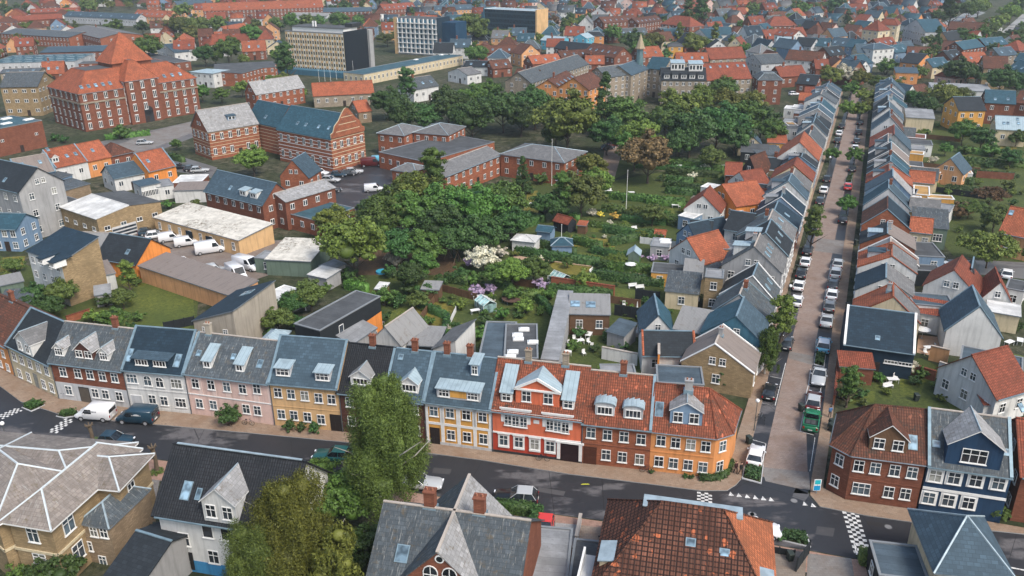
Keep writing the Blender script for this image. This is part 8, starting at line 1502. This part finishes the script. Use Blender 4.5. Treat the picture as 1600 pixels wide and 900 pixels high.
car('van', 'white', 150, 648, MA+180, 'white delivery van on the main street before the grey ground floor', s=1.15); car('van', 'navy', 215, 653, MA+180, 'dark blue van behind the white delivery van', s=1.2); car('hatch', 'navy', 181, 688, MA, 'dark blue car half hidden by the villa roof'); car('estate', 'dgreen', 520, 712, MA+180, 'dark green car behind the roadside tree'); car('sedan', 'silver', 657, 755, MA, 'silver saloon parked below the weeping birch', s=1.15); car('estate', 'black', 806, 777, MA+180, 'black estate car with a silver roof on the main street', roofcol='silver', s=1.12); car('hatch', 'red', 850, 828, 190, 'small red car on the front drive', z=.14); car('suv', 'white', 1183, 829, MA, 'white tall car half hidden by the mossy red roof'); car('hatch', 'black', 952, 842, 190, 'black car between the drive and the mossy red roof', z=.14)
for v_, kind_ in ((CARS[-9], 0), (CARS[-8], 1)):
    assert 'van' in v_['label']; a = MB(); m_ = M('paint', (.12, .13, .15)) if kind_ == 0 else M('paint', (.55, .56, .56))
    if kind_ == 0:
        for i in range(9): a.box(-.94, -.932, -.75+i*.17, -.64+i*.17, 1.3, 1.46, m_)
    else:
        for i in range(12):
            t0, t1 = i*math.pi/12, (i+1)*math.pi/12; a.face([(-.94, -.5, 1.25), (-.94, -.5+.38*math.cos(t1), 1.25+.22*math.sin(t1)), (-.94, -.5+.38*math.cos(t0), 1.25+.22*math.sin(t0))], m_)
        a.box(-.942, -.934, -1.05, -.9, 1.25, 1.31, m_); a.box(-.942, -.934, -.1, .05, 1.25, 1.31, m_)
    a.build('lettering' if kind_ == 0 else 'emblem', v_, uv=False)
YA = 65.
for i, (k_, c_, x, y, l_) in enumerate([('hatch', 'navy', 232, 363, 'dark blue car first in the yard row'), ('estate', 'white', 246, 368, 'white estate car second in the yard row'), ('van', 'white', 266, 373, 'small white van third in the yard row'), ('van', 'white', 291, 380, 'small white van fourth in the yard row'), ('bigvan', 'white', 328, 391, 'largest white van at the end of the yard row')]): car(k_, c_, x, y, YA, l_, group='vans in the yard', z=.03)
car('estate', 'white', 287, 411, 100, 'white estate car behind the long peach shed', group='vans in the yard', z=.03); car('hatch', 'red', 312, 420, 60, 'red car half hidden behind the long peach shed', z=.03); car('van', 'silver', 332, 424, 60, 'pale grey van half hidden behind the long peach shed', z=.03); car('bigvan', 'white', 370, 430, 140, 'white van with its nose towards the firewall', group='vans in the yard', z=.03); car('bigvan', 'white', 386, 416, 120, 'white van beside the green shed', group='vans in the yard', z=.03)
for k_, c_, x, y, an, l_ in [('hatch', 'white', 501, 270, 110, 'white hatchback in the school car park'), ('estate', 'silver', 517, 281, 100, 'silver estate in the school car park'), ('hatch', 'navy', 529, 273, 90, 'dark blue car in the school car park'), ('estate', 'silver', 553, 268, 80, 'silver saloon by the striped gable'), ('hatch', 'dark', 545, 271, 80, 'dark car by the striped gable'), ('bigvan', 'dred', 580, 257, 80, 'dark red van by the modern school'), ('van', 'lblue', 594, 251, 80, 'blue van by the modern school'), ('van', 'white', 584, 296, 80, 'small white van in the wet car park'), ('hatch', 'dark', 520, 297, 70, 'dark car beside the teal annex'), ('estate', 'silver', 312, 266, 75, 'silver estate by the striped school corner'), ('hatch', 'dark', 300, 264, 75, 'dark car by the striped school corner'), ('hatch', 'black', 281, 261, 75, 'black car by the orange roofed house'), ('estate', 'silver', 226, 223, 80, 'silver car driving past the court house'), ('hatch', 'red', 83, 343, 30, 'red car left of the garage hall'), ('hatch', 'dark', 70, 335, 60, 'dark car left of the garage hall'), ('hatch', 'white', 1241, 147, 80, 'white car near the brick tenement'), ('hatch', 'silver', 1482, 417, 60, 'silver car in the yard of the wide tree'), ('hatch', 'white', 1573, 428, 30, 'white car at the right edge of the yard'), ('hatch', 'dark', 950, 231, 60, 'dark car on the park drive'), ('hatch', 'dred', 958, 226, 60, 'dark red car on the park drive')]: car(k_, c_, x, y, an, l_, z=.04)
for k in range(14): car('hatch', rr.choice(['white', 'silver', 'dark', 'red', 'black']), 730+k*7.5, 101-k*.9 if k % 2 else 97-k*.7, 10, hint='in the far car park', z=.04)
for k in range(7): car('hatch', rr.choice(['white', 'silver', 'dark']), 1290+k*26, 88-k*3.4, 60, hint='on the far lane', z=.04)
# ================================================================== people, bicycles, lamps, garden things
person(1149, 740, 200, (.05, .02, .02), (.02, .02, .025), 'person in dark red jacket walking beside the ochre corner'); person(1157, 742, 200, (.02, .02, .022), (.02, .02, .025), 'person in black walking just right of the person in red'); person(1296, 652, 10, (.08, .18, .35), (.03, .03, .04), 'person in blue on the right pavement', walk=.1); person(182, 631, 100, (.12, .09, .25), (.25, .25, .3), 'person in purple at the grey ground floor')
bicycle(848, 720, -8, 'bicycle leaning below the red ground floor'); bicycle(100, 623, -15, 'bicycle at the left end of the grey ground floor'); bicycle(388, 664, -8, 'white bicycle at the right of the pink house'); bicycle(1294, 665, 60, 'bicycle behind the person in blue'); bicycle(618, 752, 60, 'bicycle under the weeping birch'); bicycle(1186, 655, 40, 'bicycle parked in the left bay of the brick street'); bicycle(1010, 738, -8, 'bicycle at the downpipe of the ochre house')
for x, y, c_ in [(252, 432, 'A'), (308, 522, 'B'), (396, 205, 'B'), (303, 650, 'C'), (650, 120, 'A')][:4]: lamp(x, y, 4.8, c_, 'on the left pavement of the brick street')
for x, y, c_, hh in [(10, 718, 'K1', 5.)]: lamp(x, y, hh, c_, 'on the main street')
lamp(1500, 605, 5, 'K7' if False else 'F', '') if False else None
lamp(1305, 612, 5.5, 'K7', 'behind the pyramid roof')
a = MB(); p = G(1275, 771, .12); r_ = empty('blue_sign', (p.x, p.y, .12)); a.bar((0, 0, 0), (0, 0, 1.4), .04, ZINC); a.build('post', r_, uv=False); a = MB(); a.box(-.42, .42, -.03, .03, .4, 1.95, WHITE); a.build('panel', r_); a = MB(); a.box(-.36, .36, -.045, -.031, .46, 1.1, M('paint', (.01, .28, .55))); a.build('lower_plate', r_); a = MB(); a.box(-.32, .32, -.045, -.031, 1.3, 1.88, M('paint', (.02, .42, .48))); a.build('upper_plate', r_); tag(r_, 'small sign with two blue plates on white at the brick corner', 'sign')
r_ = person  # keep name
pole_thing(862, 290, 12, 'tall white flagpole before the modern school'); pole_thing(978, 332, 10, 'white flagpole among the hedges'); pole_thing(877, 395, 6, 'short white pole beside the teal garden house'); pole_thing(478, 485, 5, 'thin mast on the modern black roof edge'); 
for i, (x, y) in enumerate([(499, 128), (508, 127), (517, 127), (526, 124), (553, 124)]): pole_thing(x, y, 8, ORDN[i]+' slim flagpole from left before the office tower')
def stump(px, py, h_, lab):
    p = G(px, py, .1); r_ = empty('pollarded_tree', (p.x, p.y, 0)); a = MB(); m = M('bark', (.13, .10, .07)); a.bar((0, 0, 0), (.1, 0, h_*.6), .28, m, .22, 9); a.bar((.1, 0, h_*.6), (-.05, .05, h_), .22, m, .26, 9)
    for i in range(6): t = i*1.05; a.bar((0, 0, h_*.93), (math.cos(t)*.55, math.sin(t)*.55, h_+.35), .12, m, .07, 6)
    a.build('trunk', r_, uv=False); me = CM.get(('bush', 'o', 1, 0)) or crown('bush', 'o', 1, 0); c = _o('sprouts', me, r_, (0, 0, .2)); c.scale = (.9, .9, .4); tag(r_, lab, 'tree')
stump(246, 738, 3.6, 'pollarded stump tree in the forecourt of the villa'); stump(145, 690, 2.4, 'small pollarded tree behind the villa roof')
for pts, lb, hh, c_, col in [([(985, 715), (1135, 505)], 'wooden fence of dark posts between two lawns', 1.4, 'N2', 'wood'), ([(1215, 665), (1250, 590)], 'short white garden fence', 1., 'N2', 'white'), ([(775, 735), (940, 770)], 'white garden wall near the terrace', 1.3, 'N3', 'white'), ([(445, 440), (840, 500)], 'ivy topped brick wall behind the garden house', 2.2, 'N3', 'obrick'), ([(840, 610), (1050, 640)], 'dark garden fence above the terrace', 2, 'N3', 'black'), ([(970, 510), (1120, 530)], 'dark timber fence behind the terrace', 2., 'N3', 'black'), ([(690, 110), (890, 150)], 'white wall behind the round bush', 2., 'K3', 'white'),
   ([(1090, 540), (1420, 650)], 'pale garden wall with a red bench', 2.6, 'K8', 'white'), ([(535, 480), (510, 700)], 'orange brick wall along the right pavement', 1.6, 'K8', 'obrick'), ([(1045, 440), (1150, 465)], 'peach wall below the furnished terrace', 2.4, 'K8', 'peach'), ([(880, 500), (1080, 560)], 'low brick wall in the corner garden', 1.6, 'K8', 'obrick'), ([(1005, 175), (1005, 240)], 'orange wall behind the ochre corner house', 4.4, 'K3', 'orange'), ([(385, 600), (360, 730)], 'white wall between the two drives', 1.2, 'K6', 'white'), ([(1300, 310), (1530, 325)], 'red brown fence in the right gardens', 1.8, 'M4', 'brick'), ([(420, 660), (570, 610)], 'orange brick garden wall by the left lawn', 1.2, 'N1', 'obrick'), ([(1030, 710), (1220, 670)], 'dark fence at the end of the left lawn', 1.6, 'N1', 'black'), ([(1100, 180), (1270, 80)], 'pale brick wall beside the blossoming tree', 2, 'N2', 'cream'), ([(300, 880), (370, 780)], 'black slatted fence beside the yard', 1.8, 'K7', 'black'), ([(120, 765), (290, 795)], 'thin dark railing along the forecourt', .9, 'K7', 'black'), ([(750, 720), (980, 760)], 'red tiled wall between villa and white house', 1.6, 'K4', 'brick'), ([(175, 640), (100, 700)], 'old board fence left of the narrow white house', 1.6, 'M1', 'wood')]:
    fence(pts, lb, hh, c_, col, name='garden_wall' if 'wall' in lb.split() or 'tiled' in lb else 'fence', th=.25 if 'wall' in lb.split() else .08, cat='wall' if 'wall' in lb.split() else 'fence')
FU = [('swing', 1230, 260, 40, 'N2'), ('trampoline', 200, 520, 0, 'N3'), ('greenhouse', 500, 405, 40, 'N3'), ('greenhouse', 35, 565, 30, 'N3'), ('closed_parasol', 980, 600, 0, 'N3'), ('table', 1385, 500, 0, 'N2'), ('table', 1370, 590, 20, 'N2'), ('chair', 740, 655, 0, 'N2'), ('chair', 790, 655, 60, 'N2'), ('bench', 955, 430, 10, 'N3'), ('bench', 1000, 440, 10, 'N3'), ('pool', 785, 335, 0, 'N2'), ('table', 600, 400, 0, 'M3'), ('chair', 620, 395, 30, 'M3'), ('table', 745, 410, 0, 'M3'), ('bench', 760, 630, 10, 'M3'), ('table', 1020, 490, 0, 'M3'), ('chair', 1045, 492, 0, 'M3'), ('table', 1045, 242, 0, 'M3'), ('table', 1330, 243, 0, 'M3'), ('table', 120, 480, 0, 'M3'), ('parasol', 940, 330, 0, 'N3'), ('table', 310, 290, 20, 'N3'), ('bench', 700, 335, 60, 'N3'), ('bench', 1212, 600, -5, 'K8'), ('table', 1050, 380, 10, 'K8'), ('chair', 1030, 400, 0, 'K8'), ('chair', 1090, 370, 90, 'K8'), ('chair', 1080, 420, 40, 'K8'), ('parasol', 1010, 310, 0, 'K8'), ('table', 845, 560, 0, 'K8'), ('chair', 860, 540, 50, 'K8'), ('bench', 820, 590, 20, 'K8'), ('bin', 978, 660, 0, 'K8'), ('bin', 268, 800, 10, 'K7'), ('bin', 455, 478, 20, 'A'), ('table', 1500, 350, 30, 'K8'), ('table', 1560, 340, 60, 'K8'), ('bin', 850, 655, 0, 'K4'), ('bin', 880, 640, 20, 'K4'), ('chair', 430, 385, 0, 'N3'), ('table', 620, 780, 20, 'N3'), ('chair', 560, 790, 50, 'N3'), ('chair', 590, 760, 10, 'N3'), ('chair', 640, 770, 80, 'N3'), ('chair', 680, 780, 30, 'N3'), ('table', 680, 740, 70, 'N3'), ('chair', 530, 770, 100, 'N3'), ('chair', 700, 810, 0, 'N3'), ('table', 540, 850, 0, 'N3'), ('chair', 650, 850, 20, 'N3'), ('chair', 1450, 345, 0, 'N2'), ('chair', 1010, 700, 20, 'N3'), ('table', 960, 730, 20, 'N3'), ('chair', 900, 545, 0, 'N3')]
for k_, x, y, yw, c_ in FU: furniture(k_, x, y, yw, c_, s=.8 if k_ in ('parasol',) else 1., col=(.45, .04, .04) if (k_ == 'bench' and c_ == 'K8' and x == 1212) else None, lab='red garden bench against the pale wall' if (k_ == 'bench' and x == 1212) else 'wooden swing set with two seats in the gardens' if k_ == 'swing' else 'round blue paddling pool under the trees' if k_ == 'pool' else 'round dark trampoline in a garden plot' if k_ == 'trampoline' else None)
for i, (x, y) in enumerate([(1303, 640), (1307, 615), (1316, 545), (1322, 500), (1330, 440), (1334, 400), (1341, 345), (1194, 660), (1216, 560)]): bicycle(x, y, 67+(i % 3)*8, f'bicycle leaning at the {"right" if x > 1290 else "left"} house fronts of the brick street, {ORDN[i if i < 7 else i-7]} from the crossing')
for i, (x, y) in enumerate([(1299, 670), (1300, 664), (1325, 480), (1337, 380), (1170, 690), (1232, 505), (1246, 420)]): furniture('bin', x, y, 20, z=.12)
person(1318, 520, 20, (.35, .33, .3), (.05, .06, .1), 'person in a pale jacket on the right pavement'); person(1228, 480, 200, (.12, .03, .03), (.03, .03, .03), 'person in red on the left pavement beyond the bushy tree')
# roof lights and vents on the flat roofs behind the front terrace
def rooflight(cr, pts, w_=1.6, d_=1., hh=None):
    for x, y in pts:
        P0 = C_(cr, (x, y)); best = None
        for h in ALLB:
            if h.rt != 'flat' if hasattr(h, 'rt') else True: continue
            q = h_plane(h, P0, (0, 0, h.z), Vector((0, 0, 1)))
            if .4 < q.x < h.W-.4 and .4 < q.y < h.d-.4: best = (h, q)
        if not best: continue
        h, q = best; a = MB(); a.box(-w_/2, w_/2, -d_/2, d_/2, -.05, .22, WHITE); a.hexa([(-w_/2+.05, -d_/2+.05, .22), (w_/2-.05, -d_/2+.05, .22), (w_/2-.05, d_/2-.05, .22), (-w_/2+.05, d_/2-.05, .22)], [(-w_/2+.3, -d_/2+.3, .42), (w_/2-.3, -d_/2+.3, .42), (w_/2-.3, d_/2-.3, .42), (-w_/2+.3, d_/2-.3, .42)], M('paint', (.66, .68, .68)))
        o = a.build('roof_light', h.roofo, uv=False); o.location = (q.x, q.y, h.z+.06)
rooflight('N3', [(470, 500), (475, 525), (445, 612), (428, 655), (420, 745), (275, 705), (235, 740), (240, 765), (330, 785), (205, 845), (190, 875), (70, 885)]); rooflight('M2', [(345, 470), (375, 478), (1340, 125), (1240, 110), (1425, 50), (1490, 45), (1390, 90)]); rooflight('N2', [(400, 575), (500, 525), (60, 470), (25, 480)], 1, 1); rooflight('U1', [(40, 745), (130, 735), (40, 775), (180, 750)], 3, 1.6); rooflight('U2', [(430, 165), (300, 165), (1000, 375), (1080, 355), (1160, 345)], 2, 1.5)
rooflight('N4', [(355, 545), (360, 560), (365, 530)], 2.2, 1)
# ------------------------------------------------------------------ labels: say which one
LAND = [('the court house', 180, 150), ('the striped school', 500, 210), ('the garage hall', 165, 330), ('the van yard', 330, 395), ('the left lawn', 240, 485), ('the modern school', 780, 225), ('the office tower', 510, 80), ('the second tower', 650, 60), ('the glass tower', 810, 45),
 ('the park', 1040, 185), ('the spired corner block', 1000, 110), ('the brick villa', 60, 760), ('the black roofed house', 350, 760), ('the crossing slate gables', 700, 850), ('the mossy red roof', 1070, 860), ('the pyramid roof', 1510, 860), ('the pink house', 350, 610), ('the tan house', 480, 610),
 ('the red and orange house', 840, 650), ('the ochre corner house', 1080, 680), ('the brick corner house', 1370, 700), ('the dark blue house', 1510, 730), ('the navy house', 1380, 520), ('the hedged gardens', 950, 350), ('the orange and black house', 510, 500), ('the big tree', 550, 370), ('the workshop roof', 830, 500),
 ('the street trees', 1340, 170), ('the street bend', 1215, 540), ('the hump crossing', 1300, 385), ('the green house', 1455, 355), ('the cream mansion', 1380, 50), ('the avenue', 1570, 60), ('the yellow house', 1520, 175), ('the right gardens', 1510, 250), ('the left terrace', 1220, 330), ('the right terrace', 1385, 300), ('the brick works', 80, 50), ('the orange apartment block', 930, 150), ('the low link block', 640, 110), ('the white pavilion', 815, 375)]
def autolabel():
    from collections import defaultdict
    pos = {}
    for o in THINGS:
        p = o.matrix_world.translation if False else Vector(o.location); x, y, _ = PXY((p.x, p.y, 1.)); pos[o] = (x, y)
    lands = [(t, x, y) for t, x, y in LAND]
    ORD = ['first', 'second', 'third', 'fourth', 'fifth', 'sixth', 'seventh', 'eighth', 'ninth', 'tenth', 'eleventh', 'twelfth']
    def where(o):
        x, y = pos[o]; t, lx, ly = min(lands, key=lambda l: (l[1]-x)**2+((l[2]-y)*1.6)**2); dx, dy = x-lx, (y-ly)*1.6
        if abs(dx) > abs(dy): return ('right of ' if dx > 0 else 'left of ')+t
        return ('below ' if dy > 0 else 'beyond ')+t
    lands = lands or [('the photo', 800, 450)]
    grp = defaultdict(list)
    for o in THINGS: grp[o['label']].append(o)
    for lb, os_ in list(grp.items()):
        if len(os_) < 2: continue
        sub = defaultdict(list)
        for o in os_: sub[where(o)].append(o)
        for wv, l in sub.items():
            l.sort(key=lambda o: pos[o][0])
            for i, o in enumerate(l):
                if len(l) == 1: t = f"{lb} {wv}"
                elif i < 12: t = f"{lb} {wv}, {ORD[i]} from left"
                else:
                    j = len(l)-1-i; t = f"{lb} {wv}, {ORD[min(j, 11)]} from right"
                w_ = t.split()
                if len(w_) > 16: t = ' '.join(x for x in t.split() if x not in ('with', 'roof', 'the'))
                o['label'] = ' '.join(t.split()[:16])
            if len(l) > 24:
                for o in l[12:-12]: o['group'] = lb+' '+wv
autolabel()
from collections import Counter
_ct = Counter(o['category'] for o in THINGS)
for o in THINGS:
    if 'group' not in o and _ct[o['category']] >= 3 and o.get('kind') != 'stuff': o['group'] = {'bush': 'bushes', 'fence': 'fences'}.get(o['category'], o['category']+'s')+' of the town'
_ls = Counter(o['label'] for o in THINGS); print('dup labels', [(k, v) for k, v in _ls.items() if v > 1][:12], sum(1 for v in _ls.values() if v > 1))
a = MB(); _h0 = Vector((0, 0, 0)); a.box(-1500, 1500, -200, 1500, -1.5, 75, M('paint')); hz = a.build('haze', uv=False); hz['kind'] = 'stuff'; hz['label'] = 'thin pale haze over the whole town'
hm = bpy.data.materials.new('haze'); hm.use_nodes = True; hm.node_tree.nodes.clear(); _o_ = hm.node_tree.nodes.new('ShaderNodeOutputMaterial'); _v = hm.node_tree.nodes.new('ShaderNodeVolumePrincipled'); _v.inputs['Color'].default_value = (.80, .90, .96, 1); _v.inputs['Density'].default_value = .00017; _v.inputs['Anisotropy'].default_value = .2
hm.node_tree.links.new(_v.outputs[0], _o_.inputs['Volume']); hz.data.materials.clear(); hz.data.materials.append(hm)
for o in bpy.data.objects:
    if '_auto' in o: del o['_auto']
